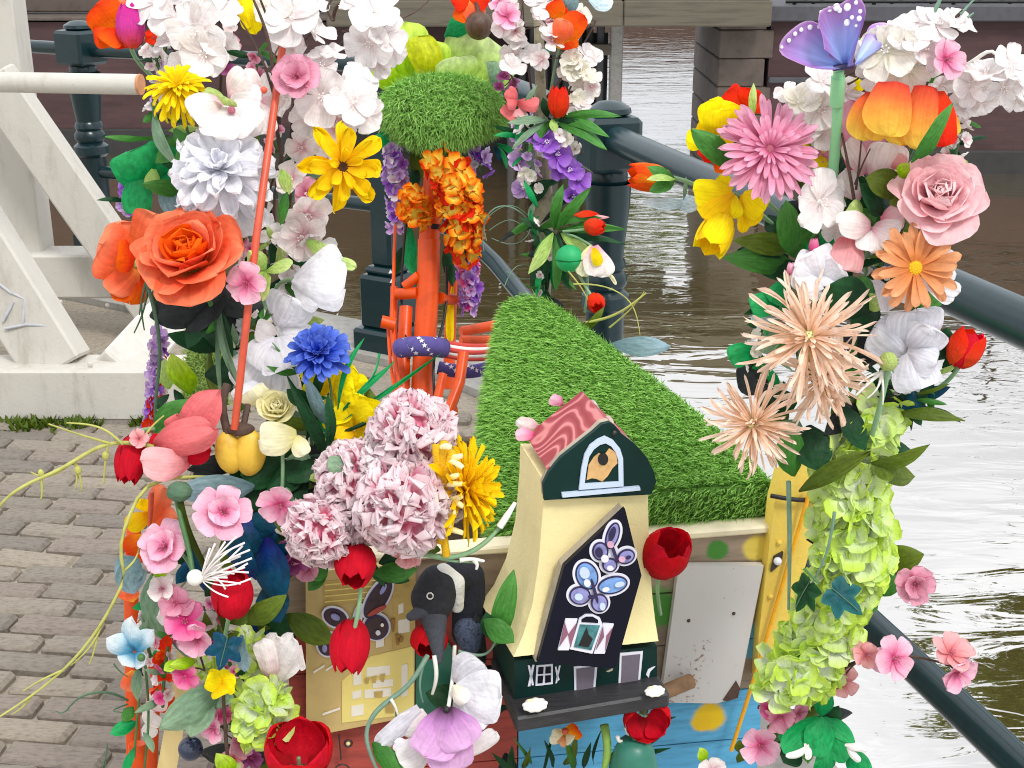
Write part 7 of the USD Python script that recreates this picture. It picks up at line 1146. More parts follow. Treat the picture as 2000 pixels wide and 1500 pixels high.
bt.add('body', hull([(W(1630, 133, 1.395), 0.003), (W(1664, 128, 1.395), 0.0035)]), M['darkink']); bt.add('stick', tube([W(1638, 138, 1.4), W(1634, 250, 1.42), W(1626, 345, 1.44)], 0.0056, 10, n=6), M['stick']); bt.add('sleeve', tube([W(1637, 150, 1.4), W(1634, 205, 1.41)], 0.0074, 12), M['stick'])
spray('large white blossom cluster at top right beside the butterfly', 'blossom_branch', [[(1720, 300, 1.5), (1730, 200, 1.48), (1760, 60, 1.45)], [(1700, 280, 1.5), (1690, 200, 1.48), (1720, 130, 1.46)], [(1730, 200, 1.48), (1840, 60, 1.44), (1880, 20, 1.43)]],
      [(1730, 100, 1.42, 110, (-0.3, 0, 1), 'ivory'), (1775, 66, 1.42, 100, (0, .4, 1)), (1800, 96, 1.42, 100, (.2, 0, 1)), (1830, 52, 1.43, 84, (.2, .5, 1)), (1868, 48, 1.43, 70, (.6, .2, .8)), (1770, 135, 1.43, 96, (0, -.3, 1), 'ivory'), (1720, 140, 1.44, 90, (-.4, -.3, 1)), (1800, 40, 1.44, 70, (0, .6, .8)), (1838, 165, 1.45, 60, (.3, -.4, 1)), (1815, 120, 1.44, 70, (.3, -.2, 1)), (1745, 60, 1.45, 70, (-.3, .5, 1))], 'white', eye='cwhite')
spray('white blossoms left of the green stick', 'blossom_branch', [[(1640, 320, 1.5), (1600, 230, 1.48), (1580, 170, 1.46)]], [(1604, 160, 1.44, 80, (0, .4, 1)), (1560, 200, 1.45, 80, (-.3, .3, 1), 'ivory'), (1600, 215, 1.45, 90, (0, 0, 1)), (1570, 240, 1.46, 80, (-.3, -.2, 1)), (1610, 260, 1.46, 70, (.2, -.4, 1)), (1650, 180, 1.47, 70, (.3, .2, 1)), (1540, 185, 1.47, 50, (-.5, .3, 1))], 'white', eye='cwhite')
spray('white orchid blossoms at the right edge', 'blossom_branch', [[(1850, 140, 1.46), (1900, 120, 1.44), (1935, 100, 1.43), (1960, 130, 1.43)]], [(1925, 145, 1.42, 90, (0, .1, 1)), (1975, 130, 1.42, 84, (.3, .2, 1)), (1960, 170, 1.42, 80, (.2, -.3, 1)), (1895, 165, 1.43, 80, (-.4, -.1, 1)), (1915, 195, 1.43, 70, (0, -.6, .8)), (1995, 165, 1.43, 70, (.5, 0, 1)), (1880, 205, 1.44, 56, (-.4, -.4, .9)), (1985, 190, 1.44, 50, (.2, -.5, .9))], 'white', bm='whitestem', eye='cwhite')
vine('stem', 'two thin green stems above the top right blossoms', [[(1822, 28, 1.44), (1832, 8, 1.44), (1842, -12, 1.44)], [(1876, 28, 1.43), (1892, 10, 1.43), (1910, -8, 1.43)], [(1890, 34, 1.43), (1902, 25, 1.43)]], 'greystem', 0.0024)
blossom('pink and white blossom between the top right white flowers', 1846, 116, 1.41, 80, 'pink', double=False, axis=(0.4, -0.1, 0.9))
custom('tulip', 'big drooping orange and yellow tulip at the right', 'tulip', [(1712, 184, 1674, 272, 62, 1.42, 1.40, 'flame2', dict(bulge=.14, cup=.3, m=.55, b=.6)), (1748, 160, 1736, 266, 98, 1.40, 1.37, 'flame2', dict(bulge=.16, cup=.25, m=.5, b=.7, t=2.6)), (1812, 168, 1800, 296, 66, 1.41, 1.38, 'flame2', dict(bulge=.14, cup=.35, b=.7)), (1826, 178, 1846, 286, 70, 1.42, 1.39, 'redorange', dict(bulge=.14, cup=.25, b=.6)), (1775, 165, 1762, 284, 80, 1.43, 1.40, 'flame2', dict(bulge=.12, cup=.3, b=.7)), (1722, 180, 1704, 274, 50, 1.425, 1.395, 'flame2', dict(bulge=.12, b=.5)), (1838, 200, 1858, 268, 50, 1.43, 1.41, 'flame2', dict(b=.6)), (1790, 170, 1826, 280, 60, 1.43, 1.41, 'orange_in', dict(b=.6))], stem=[[(1765, 196, 1.44), (1790, 230, 1.46), (1740, 380, 1.46)]], sm='stemd')
leaves('narrow bright green leaf crossing the big orange tulip', [(1780, 318, 1862, 200, 28, 1.36, 1.35, 'leaf', dict(tilt=.2)), (1795, 310, 1840, 250, 26, 1.365, 1.36, 'leaf')])
custom('tulip', 'yellow tulip beside the pink gerbera, uppermost of three', 'tulip', [(1400, 262, 1385, 196, 60, 1.46, 1.44, 'yellow', dict(k=.4)), (1405, 262, 1430, 200, 60, 1.46, 1.44, 'yellow', dict(k=.4)), (1400, 262, 1370, 230, 50, 1.47, 1.46, 'sunyellow'), (1405, 264, 1450, 240, 50, 1.46, 1.46, 'yellow'), (1395, 270, 1340, 274, 40, 1.46, 1.45, 'yellow'), (1410, 268, 1430, 282, 30, 1.46, 1.45, 'sunyellow'), (1402, 264, 1406, 214, 60, 1.45, 1.43, 'yellow')], stem=[[(1402, 266, 1.47), (1440, 330, 1.5), (1560, 450, 1.52)]])
custom('tulip', 'red orange tulip behind the uppermost yellow tulip', 'tulip', [(1450, 215, 1420, 178, 60, 1.5, 1.49, 'redorange', dict(k=.4)), (1455, 215, 1468, 172, 50, 1.5, 1.49, 'redorange', dict(k=.4)), (1460, 215, 1495, 190, 44, 1.5, 1.5, 'redorange'), (1390, 280, 1372, 308, 30, 1.5, 1.49, 'redorange'), (1400, 300, 1410, 338, 30, 1.5, 1.49, 'orange_in'), (1390, 285, 1395, 318, 36, 1.5, 1.49, 'redorange')])
leaves('bright green leaves around the uppermost yellow tulip', [(1425, 330, 1350, 252, 46, 1.44, 1.43, 'leaf', dict(tilt=.2)), (1470, 230, 1472, 162, 18, 1.46, 1.46, 'leafpale'), (1425, 330, 1400, 280, 30, 1.45, 1.44, 'leaf')])
custom('tulip', 'yellow tulip beside the pink gerbera, middle of three', 'tulip', [(1430, 375, 1354, 372, 60, 1.45, 1.44, 'yellow', dict(k=.4)), (1432, 378, 1372, 425, 60, 1.45, 1.43, 'sunyellow', dict(k=.4)), (1430, 370, 1400, 348, 40, 1.46, 1.46, 'yellow'), (1432, 380, 1420, 424, 50, 1.45, 1.44, 'yellow'), (1450, 380, 1496, 408, 60, 1.46, 1.45, 'yellow', dict(k=.4)), (1450, 385, 1476, 440, 40, 1.46, 1.45, 'sunyellow'), (1450, 380, 1450, 455, 24, 1.46, 1.46, 'sunyellow')], stem=[[(1434, 378, 1.46), (1500, 430, 1.5), (1570, 500, 1.52)]])
tulip('yellow tulip pointing down left, lowest of three', 1400, 454, 1.43, 62, 84, (-0.5, -0.9, 0.25), 'yellow', 'sunyellow', closed=0.85, stem=[(1436, 414, 1.45), (1480, 430, 1.48)])
daisy('large dusty pink gerbera at upper right', 1502, 292, 1.41, 184, 'gerbera', [(26, 0.98, 0.17, 0.16, 0, 0.0, -0.1), (24, 0.9, 0.15, 0.14, 0.03, 0.14, -0.2), (20, 0.6, 0.12, 0.1, 0.06, 0.35, -0.3), (18, 0.36, 0.08, 0.08, 0.08, 0.7, -0.2)], 'cpink', 0.13, name='gerbera', cat_='gerbera', axis=(0.1, 0.1, 1), kk=dict(t=1.8))
tulip('small orange tulip bud on a stem over the railing', 1268, 346, 1.5, 54, 84, (-1, 0.1, 0.25), 'orange_tulip', 'flame', closed=0.95, stem=[(1320, 348, 1.5), (1360, 362, 1.5), (1440, 400, 1.5)])
leaves('green sepals hugging the small orange tulip bud', [(1318, 348, 1264, 326, 26, 1.475, 1.465, 'leaf'), (1318, 350, 1262, 352, 26, 1.465, 1.455, 'leafpale'), (1318, 352, 1268, 374, 28, 1.475, 1.465, 'leaf')])
leaves('pale blue white leaf below the orange tulip bud', [(1345, 400, 1256, 394, 26, 1.52, 1.51, 'paleblue', dict(tilt=.4)), (1320, 400, 1372, 398, 34, 1.52, 1.51, 'paleblue'), (1335, 390, 1340, 345, 8, 1.51, 1.51, 'leafgrey')])
leaves('large dark green blades below the pink gerbera', [(1550, 500, 1535, 392, 50, 1.47, 1.45, 'leaf', dict(tilt=.1)), (1560, 480, 1430, 470, 44, 1.5, 1.47, 'leafolive'), (1560, 520, 1410, 520, 46, 1.5, 1.47, 'leaf', dict(sag=-.1)), (1540, 500, 1440, 490, 50, 1.5, 1.48, 'leafdark'), (1570, 520, 1480, 530, 40, 1.5, 1.48, 'leafdark'), (1500, 420, 1530, 460, 50, 1.51, 1.5, 'leafdark'), (1590, 460, 1590, 520, 40, 1.5, 1.5, 'leafgreen'), (1600, 520, 1620, 440, 40, 1.5, 1.5, 'leafgreen')])
spray('white five petalled blossom below green stick', 'blossom_branch', [[(1594, 470, 1.48), (1600, 430, 1.47), (1605, 400, 1.46)]], [(1600, 394, 1.42, 112, (-.05, .1, 1)), (1632, 445, 1.45, 60, (.3, -.5, .9)), (1600, 345, 1.46, 60, (0, .6, .9))], 'white', eye='cwhite')
custom('daffodil', 'small yellow and orange daffodil behind the green stick', 'daffodil', [(1600, 285, 1570, 268, 40, 1.48, 1.46, 'yellow'), (1602, 290, 1596, 330, 40, 1.48, 1.46, 'yellow'), (1602, 285, 1620, 282, 26, 1.48, 1.47, 'orange_tulip'), (1660, 175, 1640, 165, 30, 1.48, 1.47, 'yellow'), (1660, 178, 1684, 160, 30, 1.48, 1.47, 'yellow'), (1660, 180, 1652, 200, 30, 1.48, 1.47, 'sunyellow')])
custom('lily', 'dusty pink folded lily petals under the big orange tulip', 'lily', [(1670, 330, 1660, 195, 60, 1.46, 1.45, 'dustpink', dict(b=.5)), (1690, 340, 1660, 270, 60, 1.45, 1.44, 'blushwhite', dict(b=.4)), (1710, 350, 1740, 280, 80, 1.45, 1.43, 'blushwhite'), (1700, 340, 1705, 270, 60, 1.46, 1.44, 'dustpink'), (1735, 330, 1760, 300, 40, 1.44, 1.43, 'coralpink'), (1680, 390, 1650, 330, 60, 1.47, 1.46, 'blushwhite')])
vine('twig', 'brown forked twigs under the big orange tulip', [[(1668, 390, 1.43), (1656, 320, 1.42), (1644, 260, 1.42)], [(1672, 370, 1.43), (1680, 300, 1.42), (1684, 250, 1.42)], [(1670, 360, 1.43), (1690, 310, 1.42), (1700, 290, 1.42)], [(1650, 150, 1.44), (1675, 140, 1.44), (1700, 150, 1.44)], [(1655, 165, 1.44), (1680, 150, 1.44), (1694, 132, 1.44)], [(1812, 160, 1.42), (1800, 200, 1.41), (1805, 178, 1.41)]], 'bark', 0.002, cat_='twig')
rose('pale pink rose at the right edge', 1832, 388, 1.4, 164, 'rosepink', None, 24, 1.0, axis=(-0.15, 0.35, 0.95))
leaves('dark green leaves left of the pale pink rose', [(1770, 370, 1690, 348, 62, 1.43, 1.41, 'leafolive'), (1780, 360, 1740, 400, 60, 1.43, 1.42, 'leafolive'), (1760, 350, 1780, 318, 34, 1.42, 1.41, 'leaflime'), (1740, 410, 1680, 360, 60, 1.44, 1.42, 'leafdark'), (1700, 430, 1730, 360, 60, 1.45, 1.44, 'leafdark'), (1690, 420, 1650, 415, 30, 1.43, 1.42, 'leaflime'), (1880, 340, 1872, 308, 30, 1.43, 1.43, 'leafpale'), (1850, 330, 1870, 302, 24, 1.43, 1.43, 'leafpale')])
custom('lily', 'white and pink lily left below the pale rose', 'lily', [(1700, 440, 1636, 436, 54, 1.42, 1.4, 'blushwhite', dict(b=.4)), (1705, 445, 1755, 462, 60, 1.42, 1.4, 'blushwhite', dict(b=.4)), (1700, 450, 1700, 492, 60, 1.42, 1.4, 'white'), (1660, 465, 1650, 528, 72, 1.42, 1.4, 'coralpink', dict(k=.35, t=4, b=.5)), (1680, 430, 1660, 400, 40, 1.43, 1.42, 'leafpale'), (1720, 430, 1765, 420, 50, 1.43, 1.42, 'rosepink')], stem=[[(1695, 450, 1.43), (1690, 540, 1.46)]])
daisy('peach daisy with yellow eye under the pale rose', 1787, 523, 1.37, 152, 'peach', [(15, 0.98, 0.27, 0.16, 0, 0.05, -0.15), (14, 0.86, 0.25, 0.15, 0.04, 0.28, -0.3)], 'cyel', 0.19, axis=(0.05, -0.1, 1), kk=dict(t=2.0))
custom('daisy', 'white petals spreading behind the peach daisy', 'daisy', [(1800, 540, 1876, 570, 34, 1.4, 1.38, 'purewhite', dict(m=.7)), (1800, 545, 1862, 588, 30, 1.4, 1.38, 'purewhite', dict(m=.7)), (1800, 520, 1868, 500, 40, 1.4, 1.39, 'purewhite'), (1790, 500, 1735, 486, 44, 1.41, 1.4, 'whitegrey'), (1800, 500, 1840, 455, 44, 1.41, 1.4, 'rosepink'), (1780, 550, 1760, 590, 30, 1.4, 1.39, 'purewhite'), (1710, 545, 1735, 608, 36, 1.4, 1.38, 'whitegrey', dict(k=.4)), (1800, 540, 1868, 535, 30, 1.4, 1.39, 'purewhite')])
custom('rose', 'crumpled white bloom above the peach spider chrysanthemum', 'flower', [(1600, 540, 1555, 520, 80, 1.42, 1.4, 'purewhite', dict(ruf=.07, k=.4)), (1600, 545, 1590, 492, 90, 1.42, 1.4, 'purewhite', dict(ruf=.07, k=.4)), (1598, 540, 1636, 515, 80, 1.42, 1.4, 'purewhite', dict(ruf=.06, k=.4)), (1595, 535, 1570, 566, 70, 1.42, 1.39, 'purewhite', dict(ruf=.06)), (1600, 535, 1620, 558, 60, 1.42, 1.4, 'purewhite')])
for (x, y, rx, ry, m_, lb) in ((1590, 480, 10, 15, 'hotpink', 'deep pink bud above the crumpled white bloom'), (1546, 525, 9, 13, 'pink', 'light pink bud left of the crumpled white bloom')):
    tulip(lb, x, y, 1.41, 2 * rx, 2 * ry, (0, 1, 0.2), m_, name='flower_bud', stem=[(x + 8, y + 30, 1.43), (x + 30, y + 60, 1.45)])
custom('ribbon', 'turquoise ribbon loops left of the spider chrysanthemums', 'ribbon', [(1545, 545, 1505, 590, 40, 1.44, 1.43, 'leafgreen', dict(k=.4)), (1530, 580, 1466, 600, 50, 1.45, 1.43, 'leafgreen', dict(k=.4, t=3, b=.6)), (1520, 630, 1490, 690, 40, 1.45, 1.44, 'leafgrey'), (1480, 680, 1424, 700, 44, 1.46, 1.44, 'leafgreen'), (1500, 600, 1480, 640, 40, 1.45, 1.44, 'paleblue')], part='loop')
spider('largest peach spider chrysanthemum on the right flower column', 1580, 658, 1.36, 262, 105, axis=(-0.05, 0.15, 1))
spider('peach spider chrysanthemum reaching left over the grass lid', 1472, 828, 1.37, 214, 95, axis=(-0.25, -0.05, 1))
spider('peach spider chrysanthemum half hidden below the largest one', 1606, 736, 1.39, 210, 90, axis=(0.3, -0.35, 0.9))
custom('poppy', 'grey white crumpled fabric poppy at the right', 'flower', [(1770, 690, 1710, 640, 90, 1.41, 1.39, 'whitegrey', dict(ruf=.06, k=.4)), (1775, 680, 1790, 606, 120, 1.41, 1.39, 'whitegrey', dict(ruf=.07, k=.35)), (1775, 685, 1818, 640, 90, 1.41, 1.38, 'whitegrey', dict(ruf=.06, k=.4)), (1775, 690, 1800, 760, 100, 1.4, 1.38, 'whitegrey', dict(ruf=.06, k=.35)), (1770, 690, 1830, 710, 70, 1.4, 1.38, 'whitegrey', dict(ruf=.06)), (1740, 700, 1696, 660, 50, 1.42, 1.41, 'whitegrey')])
sg = Thing('seed_head', 'pale green round seed head before grey white poppy', 'seed head', W(1735, 706, 1.36)); g = ball(W(1735, 706, 1.36), 18 * S(706, 1.36), 3, (1, 1, 1.05), noise=.06, ns=16); sg.add('head', g, M['cgreen']); sg.add('stem', tube([W(1735, 720, 1.365), W(1722, 780, 1.38), W(1700, 860, 1.4)], 0.003, 6, n=8), M['stem'])
for k in range(6): a = k * 1.05; sg.add('calyx', hull([(W(1735 + 15 * math.cos(a), 708 + 15 * math.sin(a), 1.362), 0.0018), (W(1735 + 20 * math.cos(a), 710 + 20 * math.sin(a), 1.37), 0.001)]), M['stem'])
vine('stamen', 'wispy white stamens under the pale green seed head', [[(1725, 725, 1.37), (1700, 745, 1.365), (1672, 772, 1.36)], [(1722, 730, 1.37), (1725, 760, 1.36), (1724, 790, 1.36)], [(1715, 728, 1.37), (1690, 740, 1.36), (1676, 752, 1.36)], [(1722, 732, 1.37), (1712, 760, 1.36), (1694, 778, 1.36)]], 'whitestem', 0.0022, cat_='stamen')
tulip('coral red tulip at the right edge over the water', 1886, 680, 1.4, 66, 78, (0.35, 0.9, 0.3), 'salmon', 'red', closed=0.95, stem=[(1870, 720, 1.41), (1830, 760, 1.44)])
leaves('dark leaves beside the right edge coral tulip', [(1850, 700, 1808, 662, 50, 1.42, 1.41, 'leafdark'), (1845, 690, 1850, 640, 40, 1.42, 1.42, 'leafdark'), (1840, 720, 1876, 700, 30, 1.42, 1.41, 'leafdark'), (1830, 730, 1870, 712, 14, 1.41, 1.4, 'vine' if False else 'leafpale')])
leaves('big glossy dark green leaves above the grey white poppy', [(1700, 610, 1610, 560, 90, 1.42, 1.39, 'leafdark', dict(m=.5)), (1700, 600, 1680, 540, 60, 1.43, 1.42, 'leaf'), (1720, 610, 1660, 640, 70, 1.43, 1.41, 'leafdark'), (1700, 620, 1720, 660, 60, 1.44, 1.42, 'leafdark'), (1690, 600, 1720, 585, 40, 1.42, 1.41, 'leafpale'), (1780, 590, 1800, 570, 50, 1.43, 1.42, 'leafdark'), (1740, 570, 1700, 540, 60, 1.46, 1.45, 'leafdark'), (1650, 500, 1640, 560, 50, 1.46, 1.45, 'leafdark'), (1720, 640, 1690, 720, 70, 1.46, 1.45, 'leafblack')])
leaves('dark olive leaves below the spider chrysanthemums', [(1580, 830, 1600, 920, 76, 1.42, 1.39, 'leafdark', dict(m=.5)), (1560, 820, 1530, 870, 60, 1.43, 1.41, 'leafgrey'), (1550, 930, 1545, 830, 60, 1.41, 1.4, 'leaf'), (1640, 790, 1690, 880, 50, 1.41, 1.39, 'leafdark'), (1560, 960, 1700, 895, 40, 1.39, 1.37, 'leafolive', dict(sag=-.1)), (1700, 905, 1815, 880, 30, 1.38, 1.36, 'leafolive', dict(sag=-.12)), (1720, 890, 1740, 940, 50, 1.38, 1.37, 'leafolive'), (1690, 790, 1610, 850, 50, 1.43, 1.41, 'leafblack'), (1660, 770, 1650, 840, 60, 1.44, 1.43, 'leafolive'), (1500, 790, 1560, 780, 50, 1.45, 1.44, 'leafdark'), (1440, 720, 1500, 760, 70, 1.47, 1.45, 'leafblack'), (1540, 800, 1500, 840, 40, 1.45, 1.44, 'leafolive')])
leaves('feathery dark green sprig over the bright water', [(1790, 790, 1820, 720, 30, 1.43, 1.42, 'leafdark'), (1780, 780, 1800, 800, 50, 1.43, 1.42, 'leafdark'), (1740, 810, 1885, 822, 26, 1.42, 1.4, 'leafolive', dict(tilt=.6)), (1790, 780, 1850, 790, 12, 1.42, 1.41, 'leaf'), (1790, 770, 1855, 750, 10, 1.42, 1.41, 'leafolive'), (1780, 760, 1790, 820, 40, 1.43, 1.42, 'leafteal'), (1770, 770, 1745, 750, 40, 1.44, 1.43, 'leafdark')])
garland('hydrangea', 'long lime green hydrangea garland down the right side', 'hydrangea', [(1730, 790, 1.45, 24), (1690, 840, 1.43, 56), (1660, 920, 1.42, 54), (1668, 1000, 1.42, 58), (1660, 1080, 1.42, 72), (1640, 1160, 1.43, 60)], 150, 92, 'lime', 4, cup=.2, mats=['lime', 'limepale', 'limepale'], messy=.5, spread=.8)
garland('hydrangea', 'lower lime green hydrangea clump below the ivy leaf', 'hydrangea', [(1628, 1170, 1.43, 50), (1604, 1240, 1.44, 60), (1570, 1300, 1.44, 70), (1535, 1345, 1.44, 40)], 92, 92, 'lime', 4, cup=.2, mats=['lime', 'limepale'], messy=.5, spread=.8)
T = Thing('ivy_leaf', 'blue green ivy leaf over the lime garland', 'leaf', W(1635, 1160, 1.37)); lobed(T, 'blade', 1638, 1160, 1.355, 124, -2.3, 'leafivy', (0.1, 0.25, 1)); T.add('stalk', tube([W(1600, 1140, 1.36), W(1570, 1110, 1.37)], 0.0016, 5), M['stemd'])
T = Thing('ivy_leaf', 'dark folded ivy leaf left of the blue green one', 'leaf', W(1575, 1150, 1.375)); lobed(T, 'blade', 1574, 1150, 1.37, 116, 2.6, 'leafdark', (-0.9, 0.1, 0.6), fold=.2)
vine('stem', 'thin grey green stem along the yellow post', [[(1540, 940, 1.42), (1542, 1060, 1.42), (1540, 1190, 1.43)], [(1630, 1000, 1.36), (1614, 1080, 1.36), (1586, 1140, 1.37)]], 'greystem', 0.003)
blossom('pink blossom over the water beside the lime garland', 1786, 1140, 1.42, 82, 'dustpink', axis=(-.1, -.2, 1), stem=[(1750, 1118, 1.44), (1660, 1090, 1.48)], sm='bark', sr=0.0012)
spray('pink cherry blossom sprig crossing the lower railing', 'blossom_branch', [[(1600, 1350, 1.46), (1680, 1290, 1.42), (1760, 1280, 1.4), (1860, 1300, 1.39)]], [(1745, 1286, 1.37, 92, (0, .1, 1), 'pink'), (1690, 1278, 1.4, 56, (-.4, .2, 1), 'coralpink'), (1720, 1290, 1.4, 50, (-.5, 0, .9), 'pink'), (1856, 1278, 1.38, 80, (-.1, .6, .8), 'coralpink'), (1868, 1312, 1.37, 76, (.3, -.5, .8), 'pink'), (1645, 1330, 1.43, 60, (-.2, 0, 1), 'coralpink'), (1630, 1320, 1.44, 40, (-.4, .2, 1), 'coralpink')], 'pink')
spray('deep pink blossoms below the lower lime clump', 'blossom_branch', [[(1480, 1380, 1.48), (1530, 1395, 1.47), (1580, 1390, 1.47)]], [(1525, 1398, 1.44, 66, (0, -.2, 1), 'dustpink'), (1505, 1385, 1.45, 50, (-.3, .2, 1), 'hotpink'), (1560, 1392, 1.45, 50, (.3, 0, 1), 'dustpink'), (1545, 1412, 1.46, 44, (0, -.5, .9), 'dustpink')], 'dustpink')
blossom('pale pink blossom on the blue board near the bottom', 1486, 1455, 1.46, 80, 'pink', double=False, axis=(-.2, -.1, 1))
blossom('whitish pink blossom at the very bottom right of box', 1390, 1506, 1.48, 60, 'blushwhite', double=False)
leaves('small lime leaves beside the pale pink bottom blossom', [(1450, 1475, 1445, 1445, 20, 1.5, 1.49, 'leafolive'), (1380, 1490, 1366, 1460, 24, 1.5, 1.5, 'leaflime'), (1440, 1490, 1460, 1460, 20, 1.49, 1.48, 'leafolive')])
leaves('fleshy green leaves at the bottom right corner of box', [(1605, 1400, 1610, 1340, 40, 1.43, 1.44, 'leafgreen', dict(k=.6)), (1600, 1400, 1530, 1470, 60, 1.43, 1.4, 'leafgreen', dict(k=.5)), (1605, 1400, 1600, 1480, 64, 1.42, 1.39, 'leafgreen', dict(k=.5)), (1610, 1400, 1650, 1490, 60, 1.43, 1.4, 'leafgreen', dict(k=.5)), (1605, 1405, 1670, 1450, 44, 1.43, 1.41, 'leafgreen'), (1560, 1430, 1520, 1440, 50, 1.45, 1.44, 'leafgreen'), (1560, 1460, 1530, 1490, 50, 1.45, 1.44, 'leafdark'), (1600, 1520, 1612, 1470, 50, 1.4, 1.4, 'leafgreen', dict(k=.3)), (1660, 1460, 1700, 1530, 50, 1.42, 1.4, 'leafgreen'), (1590, 1440, 1640, 1380, 50, 1.45, 1.44, 'leafdark')])
custom('petals', 'thin white petals over the fleshy green leaves', 'petals', [(1580, 1455, 1535, 1478, 14, 1.39, 1.38, 'white'), (1572, 1452, 1580, 1484, 14, 1.39, 1.38, 'white'), (1650, 1455, 1694, 1466, 16, 1.39, 1.38, 'white'), (1655, 1460, 1680, 1488, 14, 1.39, 1.38, 'white')])
# dark stems and leaves that fill the depth of the right column and the left column
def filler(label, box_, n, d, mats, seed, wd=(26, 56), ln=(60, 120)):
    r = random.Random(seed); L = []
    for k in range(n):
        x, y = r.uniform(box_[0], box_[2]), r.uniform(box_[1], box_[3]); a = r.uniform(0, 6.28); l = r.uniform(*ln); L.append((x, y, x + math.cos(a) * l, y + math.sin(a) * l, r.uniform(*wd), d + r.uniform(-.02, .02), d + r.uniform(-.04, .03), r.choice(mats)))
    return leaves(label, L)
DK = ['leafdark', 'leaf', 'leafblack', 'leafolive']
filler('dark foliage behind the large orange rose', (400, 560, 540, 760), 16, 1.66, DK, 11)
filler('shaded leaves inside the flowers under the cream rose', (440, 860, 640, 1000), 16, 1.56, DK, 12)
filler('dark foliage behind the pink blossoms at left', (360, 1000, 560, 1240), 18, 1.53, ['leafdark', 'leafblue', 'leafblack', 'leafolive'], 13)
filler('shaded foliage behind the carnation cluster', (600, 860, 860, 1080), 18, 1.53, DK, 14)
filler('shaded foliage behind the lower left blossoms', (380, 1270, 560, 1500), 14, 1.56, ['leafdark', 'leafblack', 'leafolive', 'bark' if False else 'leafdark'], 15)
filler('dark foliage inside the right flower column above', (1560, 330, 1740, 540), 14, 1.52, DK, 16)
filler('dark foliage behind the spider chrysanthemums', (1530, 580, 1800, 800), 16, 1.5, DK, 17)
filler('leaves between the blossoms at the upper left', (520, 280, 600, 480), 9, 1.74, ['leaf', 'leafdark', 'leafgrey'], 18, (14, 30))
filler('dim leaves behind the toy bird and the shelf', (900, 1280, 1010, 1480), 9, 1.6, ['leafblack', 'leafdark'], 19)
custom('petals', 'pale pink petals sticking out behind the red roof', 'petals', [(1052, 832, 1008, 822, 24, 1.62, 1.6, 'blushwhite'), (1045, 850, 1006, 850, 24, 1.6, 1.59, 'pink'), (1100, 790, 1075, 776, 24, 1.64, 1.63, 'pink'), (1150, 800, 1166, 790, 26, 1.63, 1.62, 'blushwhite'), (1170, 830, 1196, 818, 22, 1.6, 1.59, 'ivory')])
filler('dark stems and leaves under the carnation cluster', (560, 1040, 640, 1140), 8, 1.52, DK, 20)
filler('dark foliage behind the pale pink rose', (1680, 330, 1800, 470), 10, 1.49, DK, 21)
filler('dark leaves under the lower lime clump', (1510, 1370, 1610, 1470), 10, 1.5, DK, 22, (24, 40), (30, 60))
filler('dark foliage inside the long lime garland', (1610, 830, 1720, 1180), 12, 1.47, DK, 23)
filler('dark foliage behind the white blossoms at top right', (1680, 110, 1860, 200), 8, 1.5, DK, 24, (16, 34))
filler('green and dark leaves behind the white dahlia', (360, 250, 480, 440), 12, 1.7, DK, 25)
sprig('tiny white and mauve filler blossoms below the magenta tulip', [(300, 110, 1.72, 14), (320, 170, 1.72, 18), (300, 220, 1.72, 16)], 16, 24, ('white', 'lilac', 'blushwhite'))
sprig('tiny pink filler blossoms among the dark twigs at upper left', [(500, 110, 1.7, 16), (510, 200, 1.7, 18), (545, 300, 1.7, 18)], 20, 26, ('dustpink', 'blushwhite', 'pink'))
sprig('small violet filler blossoms left of the teal felt leaf', [(246, 360, 1.74, 10), (250, 400, 1.74, 14), (262, 420, 1.73, 10)], 9, 24, ('violet', 'lilac'), nl=3)
sprig('small white filler blossoms right of the large orange rose', [(470, 420, 1.62, 20), (490, 500, 1.62, 20), (470, 570, 1.62, 16)], 18, 30, ('white', 'blushwhite', 'pink'))
sprig('small pale filler blossoms among leaves beside the cornflower', [(500, 620, 1.6, 24), (470, 690, 1.6, 24), (480, 760, 1.6, 20)], 18, 28, ('white', 'butter', 'whitegrey'), ('leafdark', 'leafgrey', 'leaf'), 12, 60, 18)
sprig('green leafy filler sprig with yellow specks by yellow daffodils', [(590, 740, 1.56, 20), (600, 800, 1.56, 24), (610, 870, 1.55, 22)], 10, 22, ('yellow', 'butter'), ('leafdark', 'leaf', 'leafgreen'), 14, 70, 14)
sprig('small red and pink filler blossoms along the pale slat', [(330, 1250, 1.5, 14), (322, 1310, 1.5, 18), (318, 1380, 1.52, 18)], 16, 28, ('redorange', 'hotpink', 'orange_in', 'blushwhite'), ('leafgrey', 'leaf'), 8)
sprig('small mixed filler blossoms beside the narrow lime strand', [(410, 1180, 1.49, 20), (430, 1240, 1.49, 20), (460, 1330, 1.5, 20)], 18, 28, ('pink', 'limepale', 'white', 'hotpink'), ('leafdark', 'leafolive'), 12, 54, 20)
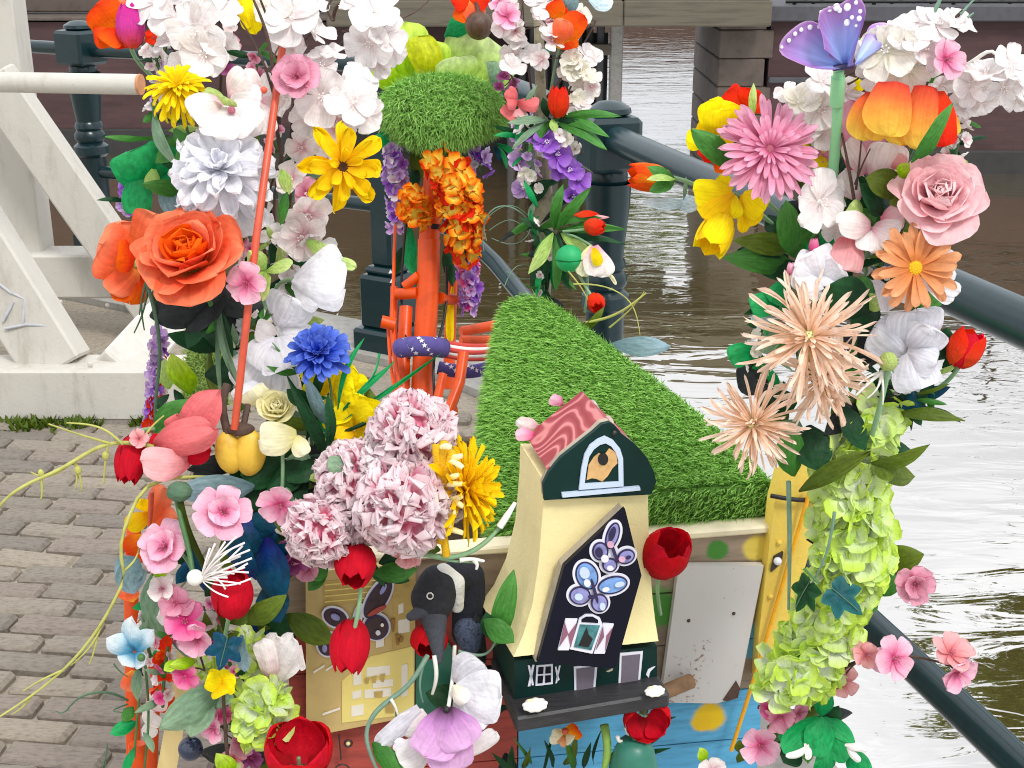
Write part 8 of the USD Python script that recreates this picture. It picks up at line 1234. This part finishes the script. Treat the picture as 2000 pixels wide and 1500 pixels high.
sprig('small pink and white filler blossoms low at the left edge', [(290, 1180, 1.55, 16), (285, 1240, 1.55, 16), (300, 1300, 1.55, 16)], 14, 26, ('pink', 'blushwhite', 'white'), ('leafgrey', 'leafgreen'), 10)
sprig('tiny white filler blossoms beside lime leaves under the sunflower', [(545, 470, 1.64, 20), (560, 540, 1.64, 22), (590, 610, 1.64, 18)], 16, 30, ('white', 'blushwhite'), ('leafdark', 'leafpale', 'leaf'), 14, 60, 20)
sprig('tiny cream filler blossoms on the middle of the pole', [(1020, 230, 2.6, 24), (1030, 290, 2.6, 24), (1040, 380, 2.6, 20)], 26, 24, ('ivory', 'lilac', 'white'), ('leafgreen', 'leafdark', 'leafgrey'), 14, 50, 12)
sprig('dark leafy filler sprig low on the pole', [(1050, 430, 2.57, 24), (1060, 500, 2.56, 28), (1070, 570, 2.55, 28)], 8, 20, ('white', 'blushwhite'), ('leafdark', 'leaf', 'leafblack', 'leafgreen'), 22, 70, 16)
sprig('small pink filler blossoms beside the gerbera', [(1580, 250, 1.48, 20), (1600, 320, 1.48, 24), (1640, 380, 1.48, 24)], 20, 28, ('blushwhite', 'ivory', 'dustpink'), ('leafdark', 'leaf'), 12, 60, 18)
sprig('small white filler blossoms right of the big orange tulip', [(1880, 240, 1.45, 14), (1870, 280, 1.45, 16), (1860, 320, 1.45, 14)], 9, 28, ('white', 'blushwhite'), ('leaf', 'leafdark'), 8)
sprig('small pale filler blossoms above the peach daisy', [(1700, 460, 1.45, 24), (1720, 520, 1.45, 26), (1700, 580, 1.45, 24)], 14, 28, ('rosepink', 'white', 'blushwhite'), ('leafdark', 'leaf', 'leafolive'), 14, 64, 24)
sprig('dark leafy filler sprig under the grey white poppy', [(1720, 720, 1.44, 26), (1760, 770, 1.44, 30), (1800, 790, 1.44, 26)], 8, 24, ('whitegrey', 'white'), ('leafdark', 'leafblack', 'leafteal', 'leaf'), 18, 70, 22)
sprig('small yellow green filler blossoms left of the spider chrysanthemums', [(1500, 620, 1.46, 24), (1480, 700, 1.46, 26), (1510, 770, 1.46, 24)], 12, 26, ('limepale', 'white', 'ivory'), ('leafgreen', 'leafdark', 'leafgrey'), 14, 56, 20)
